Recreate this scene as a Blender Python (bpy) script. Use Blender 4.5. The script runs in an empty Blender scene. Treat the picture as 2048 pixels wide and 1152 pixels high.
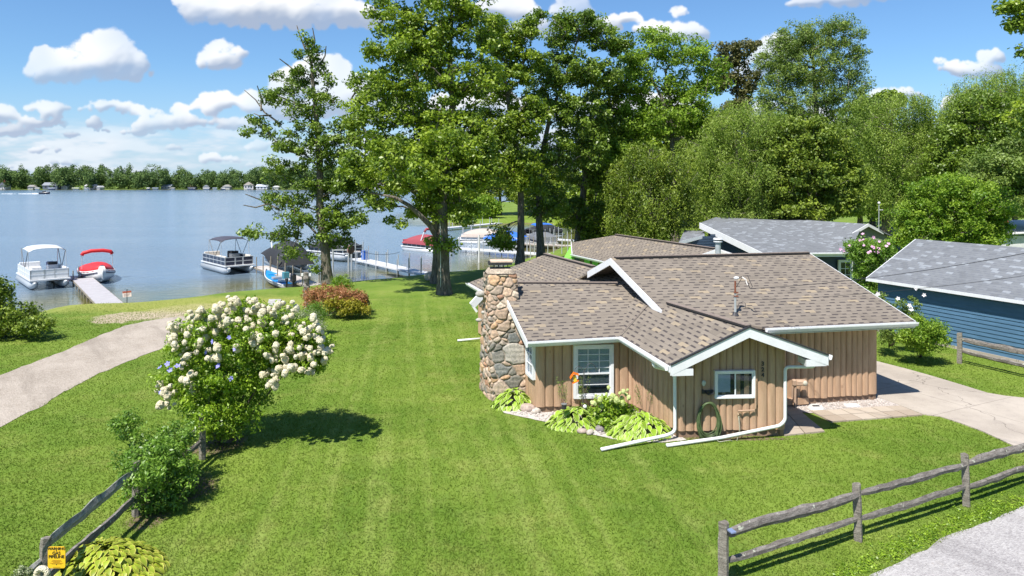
import bpy, math, random
import numpy as np
from mathutils import Vector
R = math.radians
random.seed(7); RNG = np.random.default_rng(7)
F = 1365.0; H0 = 367.0; CAMZ = 7.0; LAKE = -0.7
S = bpy.context.scene; COL = S.collection

# ---------------------------------------------------------------- camera, light, exposure
cam = bpy.data.objects.new('camera', bpy.data.cameras.new('camera')); COL.objects.link(cam)
cam.location = (0, 0, CAMZ); cam.rotation_euler = (R(90), 0, 0)
cam.data.sensor_width = 36; cam.data.lens = 36 * F / 2048
cam.data.shift_y = -(576 - H0) / 2048
cam.data.clip_start = 0.1; cam.data.clip_end = 9000
S.camera = cam
S.render.resolution_x = 1024; S.render.resolution_y = 576
SUNV = Vector((0.36, 0.54, -1.0)).normalized()
sl = bpy.data.lights.new('sun', 'SUN'); sl.energy = 5.0; sl.angle = R(0.53); sl.color = (1.0, 0.955, 0.88)
sun = bpy.data.objects.new('sun', sl); COL.objects.link(sun)
sun.rotation_euler = SUNV.to_track_quat('-Z', 'Y').to_euler()
S.view_settings.view_transform = 'Standard'; S.view_settings.look = 'None'
S.view_settings.exposure = 0.62; S.view_settings.gamma = 1.0
SKY_STRENGTH = 0.085

# ---------------------------------------------------------------- node helpers
class N:
    def __init__(s, tree): s.t = tree
    def __call__(s, typ, ins=None, **props):
        n = s.t.nodes.new(typ)
        for k, v in props.items(): setattr(n, k, v)
        if ins:
            for k, v in ins.items():
                if isinstance(v, bpy.types.NodeSocket): s.t.links.new(v, n.inputs[k])
                else: n.inputs[k].default_value = v
        return n
    def m(s, op, a, b=0.0, c=0.0, clamp=False):
        n = s('ShaderNodeMath', {0: a, 1: b, 2: c}, operation=op, use_clamp=clamp); return n.outputs[0]
    def v(s, op, a, b=(0, 0, 0), c=(0, 0, 0)):
        n = s('ShaderNodeVectorMath', {0: a, 1: b}, operation=op)
        if op == 'MULTIPLY_ADD': 
            n.inputs[2].default_value = c
        return n.outputs['Value' if op == 'LENGTH' else 'Vector']
    def mix(s, f, a, b, typ='MIX'):
        n = s.t.nodes.new('ShaderNodeMix'); n.data_type = 'RGBA'; n.blend_type = typ
        for i, x in ((0, f), (6, a), (7, b)):
            if isinstance(x, bpy.types.NodeSocket): s.t.links.new(x, n.inputs[i])
            else: n.inputs[i].default_value = (tuple(x) + (1,))[:4] if i else x
        return n.outputs[2]
    def noise(s, vec, scale, detail=3, rough=.55, dist=0.0):
        n = s('ShaderNodeTexNoise', {'Scale': scale, 'Detail': detail, 'Roughness': rough, 'Distortion': dist})
        if vec is not None: s.t.links.new(vec, n.inputs['Vector'])
        return n.outputs['Fac']
    def rng(s, x, a, b, c=0.0, d=1.0, smooth=True):
        n = s('ShaderNodeMapRange', {0: x, 1: a, 2: b, 3: c, 4: d}); n.interpolation_type = 'SMOOTHSTEP' if smooth else 'LINEAR'
        return n.outputs[0]
def newmat(name):
    m = bpy.data.materials.new(name); m.use_nodes = True
    t = m.node_tree; t.nodes.clear(); n = N(t)
    out = n('ShaderNodeOutputMaterial'); return m, n, out
def c4(c): return (c[0], c[1], c[2], 1)
MATS = {}
def plain(name, col, rough=.6, var=.12, scale=6, bump=0.0, bscale=40, metal=0.0, spec=.5):
    """painted / plain surface with a little dirt and tone variation"""
    if name in MATS: return MATS[name]
    m, n, out = newmat(name)
    tc = n('ShaderNodeTexCoord').outputs['Object']
    f = n.noise(tc, scale, 5, .6)
    f2 = n.noise(tc, scale * 7, 3, .6)
    fac = n.m('MULTIPLY_ADD', f2, .4, n.m('MULTIPLY', f, .6))
    dark = [x * (1 - var * 1.6) for x in col]; light = [min(1, x * (1 + var)) for x in col]
    c = n.mix(n.rng(fac, .3, .7), dark, light)
    p = n('ShaderNodeBsdfPrincipled', {'Base Color': c, 'Roughness': rough, 'Metallic': metal, 'Specular IOR Level': spec})
    if bump:
        b = n('ShaderNodeBump', {'Strength': 1.0, 'Distance': bump, 'Height': n.noise(tc, bscale, 4)}); n.t.links.new(b.outputs[0], p.inputs['Normal'])
    n.t.links.new(p.outputs[0], out.inputs[0]); MATS[name] = m; return m

# ---------------------------------------------------------------- world: sky texture + procedural clouds by direction
def fbm(h, w, base, oct=5, rough=.55, seed=1, aspect=1.0):
    """value noise by smooth upsampling, base = cell size in pixels"""
    rg = np.random.default_rng(seed); out = np.zeros((h, w), np.float32); amp, tot = 1.0, 0.0
    for o in range(oct):
        cy = max(2.0, base / 2 ** o); cx = cy * aspect
        g = rg.random((int(h / cy) + 4, int(w / cx) + 4)).astype(np.float32)
        y = np.arange(h) / cy; x = np.arange(w) / cx; yi = y.astype(int); xi = x.astype(int)
        fy = (y - yi); fx = (x - xi); fy = (fy * fy * (3 - 2 * fy))[:, None].astype(np.float32); fx = (fx * fx * (3 - 2 * fx))[None].astype(np.float32)
        r0 = g[yi]; r1 = g[yi + 1]; r = r0 * (1 - fy) + r1 * fy
        out += amp * (r[:, xi] * (1 - fx) + r[:, xi + 1] * fx); tot += amp; amp *= rough
    return out / tot
def cloud_image():
    X0, Y0, W, H = -1500, -900, 5000, 1290
    rg = np.random.default_rng(11); Hf = np.full((H, W), -60.0, np.float32); Af = np.zeros((H, W), np.float32)
    def puff(cx, cy, r, zoff):
        x0, x1 = int(max(0, cx - r)), int(min(W, cx + r + 1)); y0, y1 = int(max(0, cy - r)), int(min(H, cy + r + 1))
        if x1 <= x0 or y1 <= y0: return
        yy, xx = np.mgrid[y0:y1, x0:x1].astype(np.float32); d2 = ((xx - cx) ** 2 + (yy - cy) ** 2) / (r * r)
        h = np.where(d2 < 1, np.sqrt(np.maximum(1 - d2, 0)) * r + zoff, -60); Hf[y0:y1, x0:x1] = np.maximum(Hf[y0:y1, x0:x1], h); Af[y0:y1, x0:x1] = np.maximum(Af[y0:y1, x0:x1], 1 - d2)
    E = [(205,160,122,60),(235,150,75,84),(150,165,72,62),(285,160,48,66),(120,120,26,22),
         (462,140,58,48),(462,125,28,42),(520,48,160,70),(640,50,130,66),(420,22,60,50),(730,60,50,40),(580,64,150,30),
         (620,190,78,56),(655,165,66,50),(560,225,80,40),(700,220,80,74),(640,240,120,40),
         (130,240,28,38),(10,240,40,32),(60,274,34,20),(215,258,20,22),(295,226,28,12),(440,236,18,30),(410,222,36,9),
         (340,262,60,30),(395,255,40,24),(300,272,46,14),(165,276,34,12),(230,268,24,10),(500,262,60,16),(30,250,30,12),
         (1140,40,46,42),(1240,52,46,20),(1170,70,80,26),(1345,40,24,20),(1350,85,62,34),(1010,40,80,44),(1060,80,80,34),(1295,75,40,26),
         (1640,22,100,30),(1720,10,80,38),(1920,160,58,30),(1945,130,28,26),(1855,135,24,14),(1890,150,50,24),
         (1540,130,60,50),(1500,160,50,40),(1760,200,66,22),(-200,150,130,60),(-420,240,120,40),(2300,110,110,50),(2600,220,150,44),
         (820,250,110,40),(960,230,120,50),(500,-330,300,80),(1300,-420,360,110),(100,-240,180,70),(1900,-300,260,80),(-700,40,200,90),(2900,0,260,90)]
    for _ in range(230):
        y = rg.uniform(212, 345); k = 1.15 - (y - 212) / 160; E.append((rg.uniform(-1500, 3500), y, rg.uniform(16, 70) * (.5 + .6 * k), rg.uniform(12, 34) * k + 4))
    for cx, cy, rx, ry in E:
        cx -= X0; cy -= Y0; n = int(26 + rx * .5)
        for i in range(n):
            a = rg.uniform(0, math.pi); rr = math.sqrt(rg.uniform(.0, 1)); x = cx + math.cos(a) * rx * rr * .86; up = math.sin(a) * rr * ry * .82
            r = min(rx, ry) * rg.uniform(.22, .46) * (1.05 - .35 * rr); z = math.sqrt(max(0, 1 - rr * rr)) * min(rx, ry) * .75
            puff(x, cy - up - r * .25, r, z - r * .3)
    n1 = fbm(H, W, 46, 6, .58, 3, 1.3); n2 = fbm(H, W, 16, 5, .62, 4, 1.2); n3 = fbm(H, W, 150, 3, .5, 8, 1.6)
    def blur(a, r):
        for ax in (0, 1):
            for _ in range(2):
                c = np.cumsum(np.concatenate([np.repeat(np.take(a, [0], ax), r + 1, ax), a, np.repeat(np.take(a, [-1], ax), r, ax)], ax), axis=ax, dtype=np.float64)
                a = ((np.take(c, range(2 * r + 1, c.shape[ax]), ax) - np.take(c, range(0, c.shape[ax] - 2 * r - 1), ax)) / (2 * r + 1)).astype(np.float32)
        return a
    # rows of thin far cloud low down
    py = (np.arange(H) + Y0)[:, None]
    low = fbm(H, W, 22, 6, .6, 9, 4.5) * .6 + fbm(H, W, 80, 3, .5, 10, 3.0) * .4
    band = np.clip((py - 225) / 60, 0, 1) * np.clip((364 - py) / 14, 0, 1)
    Hc = np.maximum(Hf, -26); Hs = blur(Hc, 2) * .5 + blur(Hc, 7) * .5
    ex = Af * 0; Ab = blur(np.maximum(Af, 0), 2) * .6 + blur(np.maximum(Af, 0), 6) * .4
    alpha = np.clip((Ab + (n1 - .5) * .95 + (n2 - .5) * .75 - .10) / .60, 0, 1) * np.clip(Ab * 5, 0, 1); alpha = alpha * alpha * (3 - 2 * alpha)
    veil = np.clip((low - .46) * 5, 0, .8) * band; alpha = np.maximum(alpha, veil)
    Hl = blur(Hc, 5) + (n1 - .5) * 26 + (n2 - .5) * 9
    gy, gx = np.gradient(blur(Hl, 3)); nl = np.sqrt(gx * gx + gy * gy + 2.2); lam = (-gx * -.45 + -gy * -.70) / nl + .55 * 1.48 / nl
    big = blur(np.maximum(Hf, -30), 20); gyb, gxb = np.gradient(big)
    dn = np.tanh((-gyb * 1.0 - gxb * .45) * 1.1)
    shade = np.clip(.50 + .30 * lam - .30 * dn + (n3 - .5) * .30 + (n1 - .5) * .2, 0, 1); shade = np.where(veil >= alpha - 1e-3, .62 + (low - .5) * .8, shade)
    # soft fading clumps
    thin = np.clip(.68 + 1.1 * (fbm(H, W, 120, 3, .5, 21) - .35), .5, 1)
    img = bpy.data.images.new('cloud_map', W, H, alpha=False, float_buffer=False); img.colorspace_settings.name = 'Non-Color'
    px = np.ones((H, W, 4), np.float32); px[..., 0] = (alpha * thin)[::-1]; px[..., 1] = blur(shade, 1)[::-1]
    img.pixels.foreach_set(px.ravel()); img.update(); img.pack()
    return img, X0, Y0, W, H
def build_world():
    w = bpy.data.worlds.new('World'); S.world = w; w.use_nodes = True
    t = w.node_tree; t.nodes.clear(); n = N(t)
    elev = math.asin(-SUNV.z); rot = math.atan2(-SUNV.x, -SUNV.y)
    sky = n('ShaderNodeTexSky'); sky.sky_type = 'NISHITA'; sky.sun_disc = False
    sky.sun_elevation = elev; sky.sun_rotation = rot; sky.air_density = 1.1; sky.dust_density = 0.4; sky.ozone_density = 3.0; sky.altitude = 250
    img, X0, Y0, W, H = cloud_image()
    tc = n('ShaderNodeTexCoord').outputs['Generated']; s3 = n('ShaderNodeSeparateXYZ', {0: tc})
    yy = n.m('ADD', n.m('ABSOLUTE', s3.outputs[1]), .03)
    px = n.m('MULTIPLY_ADD', n.m('DIVIDE', s3.outputs[0], yy), F, 1024.0)
    py = n.m('MULTIPLY_ADD', n.m('DIVIDE', s3.outputs[2], yy), -F, H0)
    u = n.m('DIVIDE', n.m('SUBTRACT', px, X0), W); v = n.m('SUBTRACT', 1.0, n.m('DIVIDE', n.m('SUBTRACT', py, Y0), H))
    im = n('ShaderNodeTexImage', {'Vector': n('ShaderNodeCombineXYZ', {0: u, 1: v, 2: 0.0}).outputs[0]}); im.image = img; im.extension = 'CLIP'
    sc = n('ShaderNodeSeparateColor', {0: im.outputs[0]})
    skyc = n.mix(1.0, sky.outputs[0], (SKY_STRENGTH,) * 3, 'MULTIPLY')
    tint = n.mix(1.0, skyc, (.74, .98, 1.20), 'MULTIPLY')
    hz = n.rng(py, 120, 372)
    tint = n.mix(n.m('MULTIPLY', hz, .60), tint, (.33, .44, .60))
    ccol = n.mix(n.rng(sc.outputs[1], .30, .88), (.27, .33, .44), (.69, .70, .71))
    ccol = n.mix(n.m('MULTIPLY', hz, .35), ccol, (.42, .50, .61))
    colr = n.mix(n.m('MULTIPLY', sc.outputs[0], n.m('GREATER_THAN', s3.outputs[1], -.15)), tint, ccol); colr = n.mix(1.0, colr, n.mix(n.rng(s3.outputs[1], -.5, .1), (.80, .80, .80), (1, 1, 1)), 'MULTIPLY')  # unseen sky behind the camera darkened, clouds left out, to lower ambient light
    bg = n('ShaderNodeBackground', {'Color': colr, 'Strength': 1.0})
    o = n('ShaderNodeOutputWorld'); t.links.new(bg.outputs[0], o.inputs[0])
build_world()

# ---------------------------------------------------------------- geometry helpers
def PZ(x, y, z=0.0):
    Y = F * (CAMZ - z) / (y - H0); return Vector(((x - 1024) / F * Y, Y, z))
def PD(x, y, Y): return Vector(((x - 1024) / F * Y, Y, CAMZ - (y - H0) / F * Y))
def XD(x, Y): return (x - 1024) / F * Y

class MB:
    def __init__(s): s.v = []; s.f = []; s.uv = None
    def add(s, vs, fs):
        o = len(s.v); s.v += [tuple(x) for x in vs]; s.f += [tuple(i + o for i in f) for f in fs]; return s
    def box(s, c, d, rz=0.0, M=None):
        vs = []
        for z in (-1, 1):
            for y in (-1, 1):
                for x in (-1, 1):
                    a, b = x * d[0] / 2, y * d[1] / 2
                    vs.append((c[0] + a * math.cos(rz) - b * math.sin(rz), c[1] + a * math.sin(rz) + b * math.cos(rz), c[2] + z * d[2] / 2))
        return s.add(vs, [(0, 2, 3, 1), (4, 5, 7, 6), (0, 1, 5, 4), (2, 6, 7, 3), (0, 4, 6, 2), (1, 3, 7, 5)])
    def beam(s, p, q, w, h, up=Vector((0, 0, 1)), off=(0, 0)):
        p, q = Vector(p), Vector(q); d = (q - p).normalized(); side = d.cross(up)
        if side.length < 1e-4: side = d.cross(Vector((0, 1, 0)))
        side.normalize(); u = side.cross(d).normalized()
        vs = []
        for e in (p, q):
            for a, b in ((-1, -1), (1, -1), (1, 1), (-1, 1)):
                vs.append(e + side * (a * w / 2 + off[0]) + u * (b * h / 2 + off[1]))
        return s.add(vs, [(0, 1, 2, 3), (7, 6, 5, 4), (0, 4, 5, 1), (1, 5, 6, 2), (2, 6, 7, 3), (3, 7, 4, 0)])
    def tube(s, pts, r, n=8, cap=True, jit=0.0):
        pts = [Vector(p) for p in pts]; rs = r if isinstance(r, (list, tuple)) else [r] * len(pts)
        rings = []; prev = None
        for i, p in enumerate(pts):
            d = (pts[min(i + 1, len(pts) - 1)] - pts[max(i - 1, 0)]).normalized()
            a = prev if prev is not None and abs(prev.dot(d)) < .95 else (Vector((0, 0, 1)) if abs(d.z) < .9 else Vector((1, 0, 0)))
            u = (a - d * a.dot(d)).normalized(); w = d.cross(u); prev = u
            rings.append([p + (u * math.cos(2 * math.pi * k / n) + w * math.sin(2 * math.pi * k / n)) * rs[i] * (1 + random.uniform(-jit, jit)) for k in range(n)])
        vs = [v for rr in rings for v in rr]; fs = []
        for i in range(len(rings) - 1):
            for k in range(n):
                a = i * n + k; b = i * n + (k + 1) % n; fs.append((a, b, b + n, a + n))
        if cap: fs.append(tuple(range(n))[::-1]); fs.append(tuple((len(rings) - 1) * n + k for k in range(n)))
        return s.add(vs, fs)
    def prism(s, poly, z0, z1):
        n = len(poly); z0s = z0 if isinstance(z0, (list, tuple)) else [z0] * n; z1s = z1 if isinstance(z1, (list, tuple)) else [z1] * n
        vs = [(p[0], p[1], z0s[i]) for i, p in enumerate(poly)] + [(p[0], p[1], z1s[i]) for i, p in enumerate(poly)]
        fs = [tuple(range(n))[::-1], tuple(range(n, 2 * n))] + [(i, (i + 1) % n, n + (i + 1) % n, n + i) for i in range(n)]
        return s.add(vs, fs)
    def slab(s, poly, th, nrm=None):
        """polygon in space thickened downwards"""
        n = len(poly); poly = [Vector(p) for p in poly]; d = Vector((0, 0, -th)) if nrm is None else Vector(nrm) * -th
        vs = poly + [p + d for p in poly]
        fs = [tuple(range(n)), tuple(range(n, 2 * n))[::-1]] + [((i + 1) % n, i, n + i, n + (i + 1) % n) for i in range(n)]
        return s.add(vs, fs)
    def ball(s, c, r, seg=10, ring=7, sc=(1, 1, 1), jit=0.0, rz=0.0):
        vs = [(0, 0, 1)]
        for i in range(1, ring):
            for k in range(seg):
                a = math.pi * i / ring; b = 2 * math.pi * k / seg; vs.append((math.sin(a) * math.cos(b), math.sin(a) * math.sin(b), math.cos(a)))
        vs.append((0, 0, -1)); out = []
        for x, y, z in vs:
            j = 1 + random.uniform(-jit, jit); x, y, z = x * r * sc[0] * j, y * r * sc[1] * j, z * r * sc[2] * j
            out.append((c[0] + x * math.cos(rz) - y * math.sin(rz), c[1] + x * math.sin(rz) + y * math.cos(rz), c[2] + z))
        fs = [(0, 1 + k, 1 + (k + 1) % seg) for k in range(seg)]
        for i in range(ring - 2):
            for k in range(seg):
                a = 1 + i * seg + k; b = 1 + i * seg + (k + 1) % seg; fs.append((a, a + seg, b + seg, b))
        l = len(vs) - 1; o = 1 + (ring - 2) * seg; fs += [(l, o + (k + 1) % seg, o + k) for k in range(seg)]
        return s.add(out, fs)
    def build(s, name, mat, parent=None, smooth=False, bevel=0.0):
        me = bpy.data.meshes.new(name); org = Vector((0, 0, 0))
        if parent is not None: org = WORLD.get(parent.name, Vector((0, 0, 0)))
        me.from_pydata([(x - org.x, y - org.y, z - org.z) for x, y, z in s.v], [], s.f); me.validate(); 
        me.materials.append(mat)
        import bmesh
        if not smooth or True:
            bm = bmesh.new(); bm.from_mesh(me); bmesh.ops.recalc_face_normals(bm, faces=bm.faces); bm.to_mesh(me); bm.free()
        if smooth: me.polygons.foreach_set('use_smooth', [True] * len(me.polygons))
        o = bpy.data.objects.new(name, me); COL.objects.link(o)
        if parent is not None: o.parent = parent; WORLD[o.name] = org
        if bevel:
            b = o.modifiers.new('bevel', 'BEVEL'); b.width = bevel; b.segments = 1; b.limit_method = 'ANGLE'
        return o
WORLD = {}
def tag(o, label=None, cat=None, group=None, kind=None):
    if label: o['label'] = label
    if cat: o['category'] = cat
    if group: o['group'] = group
    if kind: o['kind'] = kind
    return o
def thing(name, loc, label, cat, group=None):
    o = bpy.data.objects.new(name, None); o.empty_display_size = .2; COL.objects.link(o); o.location = loc
    WORLD[o.name] = Vector(loc); return tag(o, label, cat, group)
def bez(p0, p1, p2, n=8):
    p0, p1, p2 = Vector(p0), Vector(p1), Vector(p2)
    return [(1 - t) ** 2 * p0 + 2 * t * (1 - t) * p1 + t * t * p2 for t in [i / n for i in range(n + 1)]]
def npmesh(name, verts, faces_flat, fsize, mat, parent=None, attrs=None, smooth=False, origin=None):
    """fast mesh from numpy: verts (n,3), faces flat index array with constant face size"""
    me = bpy.data.meshes.new(name)
    verts = np.asarray(verts, dtype=np.float32)
    org = WORLD.get(parent.name, Vector((0, 0, 0))) if parent is not None else Vector((0, 0, 0))
    verts = verts - np.array([org.x, org.y, org.z], dtype=np.float32)
    nf = len(faces_flat) // fsize
    me.vertices.add(len(verts)); me.vertices.foreach_set('co', verts.ravel())
    me.loops.add(len(faces_flat)); me.loops.foreach_set('vertex_index', np.asarray(faces_flat, dtype=np.int32))
    me.polygons.add(nf); me.polygons.foreach_set('loop_start', np.arange(0, nf * fsize, fsize, dtype=np.int32))
    if smooth: me.polygons.foreach_set('use_smooth', np.ones(nf, dtype=bool))
    me.update(calc_edges=True)
    for k, a in (attrs or {}).items():
        at = me.attributes.new(k, 'FLOAT' if a.ndim == 1 else 'FLOAT_COLOR', 'POINT')
        if a.ndim == 1: at.data.foreach_set('value', a.astype(np.float32))
        else: at.data.foreach_set('color', a.astype(np.float32).ravel())
    me.materials.append(mat)
    o = bpy.data.objects.new(name, me); COL.objects.link(o)
    if parent is not None: o.parent = parent; WORLD[o.name] = org
    return o
# ================================================================ SETTING
def lk(x, y): p = PZ(x, y, LAKE); return (p.x, p.y)
SHORE = [(-400, 30), (-60, 33)] + [lk(*p) for p in [(0, 650), (100, 622), (170, 614), (250, 611), (330, 606), (400, 598), (480, 588), (560, 581), (620, 577),
    (700, 569), (770, 561), (850, 553), (900, 549), (960, 543), (1010, 532), (1060, 516), (1100, 504), (1150, 480), (1200, 466),
    (1215, 456), (1150, 449), (1060, 447), (1000, 449), (930, 448), (880, 447), (862, 440), (872, 428), (900, 418)]] + [(-10, 260), (60, 330), (400, 400)]
NEAR = np.array(SHORE + [(4500, 400), (4500, -400), (-4500, -400), (-4500, 30)])
FAR = np.array([(-4500, 900), (-900, 830), (-560, 800), (-380, 835), (-200, 800), (-60, 815), (120, 780), (300, 700), (700, 600), (1200, 420), (4500, 420), (4500, 8000), (-4500, 8000)])
def sdf(P, poly):
    d = np.full(len(P), 1e9); inside = np.zeros(len(P), bool); n = len(poly)
    for i in range(n):
        a = poly[i]; b = poly[(i + 1) % n]; e = b - a; w = P - a
        t = np.clip((w @ e) / (e @ e), 0, 1); q = w - t[:, None] * e
        d = np.minimum(d, np.hypot(q[:, 0], q[:, 1]))
        c = (a[1] > P[:, 1]) != (b[1] > P[:, 1])
        with np.errstate(divide='ignore', invalid='ignore'):
            xi = (b[0] - a[0]) * (P[:, 1] - a[1]) / (b[1] - a[1]) + a[0]
        inside ^= c & (P[:, 0] < xi)
    return np.where(inside, d, -d)
def terrain(P):
    P = np.asarray(P, float)
    dn = sdf(P, NEAR); df = sdf(P, FAR)
    w = .35 * np.sin(P[:, 0] * .9) + .2 * np.sin(P[:, 0] * 2.3 + 1)
    dn = dn + np.where(dn < 3, w * .5, 0)
    zn = np.where(dn > 0, -.72 + .72 * (1 - np.exp(-dn / 1.6)), -.72 + .16 * dn)
    zf = np.where(df > 0, -.7 + 1.0 * (1 - np.exp(-df / 30)) + df * .004, -.7 + .05 * df)
    hill = np.clip((P[:, 1] - 120) / 40, 0, 1) * np.clip((P[:, 0] + 5) / 30, 0, 1) * np.clip(dn / 8, 0, 1) * 1.2
    return np.maximum(np.maximum(zn + hill, -3.2), np.maximum(zf, -3.2)), dn
def axis(segs):
    out = []
    for a, b, st in segs: out += list(np.arange(a, b, st))
    return np.array(out)
xs = axis([(-4400, -1000, 400), (-1000, -200, 50), (-200, -60, 5), (-60, 60, .8), (60, 200, 5), (200, 1000, 50), (1000, 4500, 400)])
ys = axis([(-300, -20, 40), (-20, 5, 4), (5, 75, .7), (75, 180, 2.5), (180, 400, 15), (400, 1000, 25), (1000, 2000, 200), (2000, 8100, 1000)])
gx, gy = np.meshgrid(xs, ys); P2 = np.stack([gx.ravel(), gy.ravel()], 1); tz, tdn = terrain(P2)
nx, ny = len(xs), len(ys)
idx = np.arange(nx * ny).reshape(ny, nx)
quads = np.stack([idx[:-1, :-1], idx[:-1, 1:], idx[1:, 1:], idx[1:, :-1]], -1).reshape(-1)

def grass_mat():
    m, n, out = newmat('lawn_grass')
    P = n('ShaderNodeNewGeometry').outputs['Position']
    sx = n('ShaderNodeSeparateXYZ', {0: P})
    big = n.noise(P, .22, 4, .6); mid = n.noise(P, 1.3, 5, .65); fine = n.noise(P, 9, 5, .7); blade = n.noise(n.v('MULTIPLY', P, (60, 30, 30)), 1.0, 3, .7)
    # mower passes run from the road to the lake, slightly converging left
    wob = n.m('MULTIPLY', n.m('SUBTRACT', n.noise(P, .35, 2), .5), .5)
    s = n.m('ADD', n.m('ADD', sx.outputs[0], n.m('MULTIPLY', sx.outputs[1], .155)), wob)
    lv = n('ShaderNodeCombineXYZ', {0: n.m('MULTIPLY', s, 2.1), 1: n.m('MULTIPLY', sx.outputs[1], .045), 2: 0.0}).outputs[0]
    ln = n.noise(lv, 1.0, 2, .5); st = n.m('SINE', n.m('MULTIPLY', s, 2 * math.pi / .98))
    stripe = n.m('MULTIPLY', n.m('ADD', n.m('MULTIPLY', n.m('SUBTRACT', ln, .5), 6.5), n.m('MULTIPLY', st, .25)), n.rng(mid, .36, .62, .12, 1.0))
    stripe = n.m('MAXIMUM', n.m('MINIMUM', stripe, 1.0), -1.0)
    inl = n.m('MULTIPLY', n.rng(sx.outputs[0], -7.5, -6.0), n.rng(sx.outputs[0], 6.5, 4.0))
    base = n.mix(n.rng(big, .35, .65), (.108, .182, .020), (.172, .245, .036))
    base = n.mix(n.m('MULTIPLY', n.rng(mid, .48, .72), .65), base, (.185, .235, .05))
    base = n.mix(n.m('MULTIPLY', n.rng(fine, .5, .75), .3), base, (.20, .26, .06))
    base = n.mix(n.m('MULTIPLY', n.rng(fine, .5, .28), .2), base, (.060, .115, .014))
    base = n.mix(n.m('MULTIPLY', n.rng(blade, .5, .3), .28), base, (.05, .10, .012))
    yel = n.rng(n.noise(P, .55, 5, .7), .50, .72); base = n.mix(n.m('MULTIPLY', yel, .5), base, (.25, .27, .07)); sc = n.m('MULTIPLY', n.m('MULTIPLY', stripe, inl), .38)
    base = n.mix(n.m('MAXIMUM', sc, 0.0), base, (.27, .32, .085))
    base = n.mix(n.m('MAXIMUM', n.m('MULTIPLY', sc, -1.0), 0.0), base, (.075, .150, .018))
    # dry and bare soil near the landing, near the water's edge and beneath the shrubs along the fence
    def spot(cx, cy, rx, ry, soft=.5, amp=.8, k=1.2):
        a = n.v('MULTIPLY', n.v('SUBTRACT', P, (cx, cy, 0)), (1 / rx, 1 / ry, 0))
        l = n.v('LENGTH', a); return n.rng(n.m('ADD', l, n.m('MULTIPLY', n.m('SUBTRACT', n.noise(P, k, 4, .7), .5), amp * 2)), 1 + soft * .5, 1 - soft * .5)
    a = PZ(265, 632); b = PZ(390, 622); c = PZ(330, 612)
    sand = n.mix(n.rng(fine, .3, .7), (.30, .24, .16), (.52, .44, .33))
    for p, rx, ry, am in ((a, 1.7, 1.5, 1.0), (b, 2.6, 2.4, .4), (PZ(430, 614), 2.0, 1.3, .7), (PZ(215, 642), .8, .6, .8)):
        base = n.mix(spot(p.x, p.y, rx, ry, .5, am, 1.1), base, sand)
    dry = spot(c.x, c.y + 1, 9, 2.8, .8, .6, .8)
    base = n.mix(n.m('MULTIPLY', dry, .7), base, (.30, .30, .075))
    soil = n.mix(n.rng(fine, .3, .7), (.10, .075, .045), (.20, .155, .10))
    for x, y, rx, ry in ((-7.4, 15.6, .55, .8), (-7.9, 18.3, .7, .8), (-7.6, 14.2, .4, .4), (6.1, 18.72, 1.5, .13)):
        base = n.mix(spot(x, y, rx, ry, .6, .6, 2.2), base, soil)
    # strip of weedy broad leaved growth by the lower right road
    zz = n('ShaderNodeSeparateXYZ', {0: P}).outputs[2]
    base = n.mix(n.rng(zz, -.45, -.70), base, (.16, .14, .07))
    p = n('ShaderNodeBsdfPrincipled', {'Base Color': base, 'Roughness': .85, 'Specular IOR Level': .15})
    h = n.m('ADD', n.m('MULTIPLY', fine, .6), n.m('MULTIPLY', blade, .5))
    bb = n('ShaderNodeBump', {'Strength': 1.0, 'Distance': .012, 'Height': h}); n.t.links.new(bb.outputs[0], p.inputs['Normal'])
    n.t.links.new(p.outputs[0], out.inputs[0]); return m
GRASS = grass_mat()
g = npmesh('ground', np.column_stack([P2, tz]), quads, 4, GRASS, smooth=True); tag(g, kind='structure')

# ---- lake
def water_mat():
    m, n, out = newmat('lake_water')
    P = n('ShaderNodeNewGeometry').outputs['Position']
    shal = n('ShaderNodeAttribute', attribute_name='shal').outputs['Fac']
    nz = n.noise(P, .3, 4)
    base = n.mix(n.rng(n.m('ADD', shal, n.m('MULTIPLY', n.m('SUBTRACT', nz, .5), .3)), .1, .8), (.15, .215, .29), (.13, .125, .04))
    p = n('ShaderNodeBsdfPrincipled', {'Base Color': base, 'Roughness': n.rng(shal, .5, 0, .05, .16), 'IOR': 1.45, 'Specular IOR Level': .6})
    n1 = n.noise(n.v('MULTIPLY', P, (.8, 1.9, 1)), 1.0, 4, .55, .6)
    n2 = n.noise(n.v('MULTIPLY', P, (2.5, 6.0, 1)), 1.0, 4, .6, .4)
    patch = n.rng(n.noise(n.v('MULTIPLY', P, (.012, .05, 1)), 1.0, 4, .6), .35, .65, .55, 1.2)
    calm = n.rng(shal, .9, .0, .16, 1.0)
    h = n.m('MULTIPLY', n.m('ADD', n.m('MULTIPLY', n1, .34), n.m('MULTIPLY', n2, .09)), n.m('MULTIPLY', patch, calm))
    b = n('ShaderNodeBump', {'Strength': 1.0, 'Distance': .30, 'Height': h}); n.t.links.new(b.outputs[0], p.inputs['Normal'])
    n.t.links.new(p.outputs[0], out.inputs[0]); return m
lx = axis([(-3000, -300, 100), (-300, -60, 8), (-60, 60, 1.2), (60, 300, 20), (300, 3000, 200)]); ly = axis([(28, 140, 1.2), (140, 400, 10), (400, 2600, 100)])
hx, hy = np.meshgrid(lx, ly); LP = np.stack([hx.ravel(), hy.ravel()], 1); dl = -sdf(LP, NEAR)
li = np.arange(len(LP)).reshape(len(ly), len(lx)); lq = np.stack([li[:-1, :-1], li[:-1, 1:], li[1:, 1:], li[1:, :-1]], -1).reshape(-1)
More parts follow.
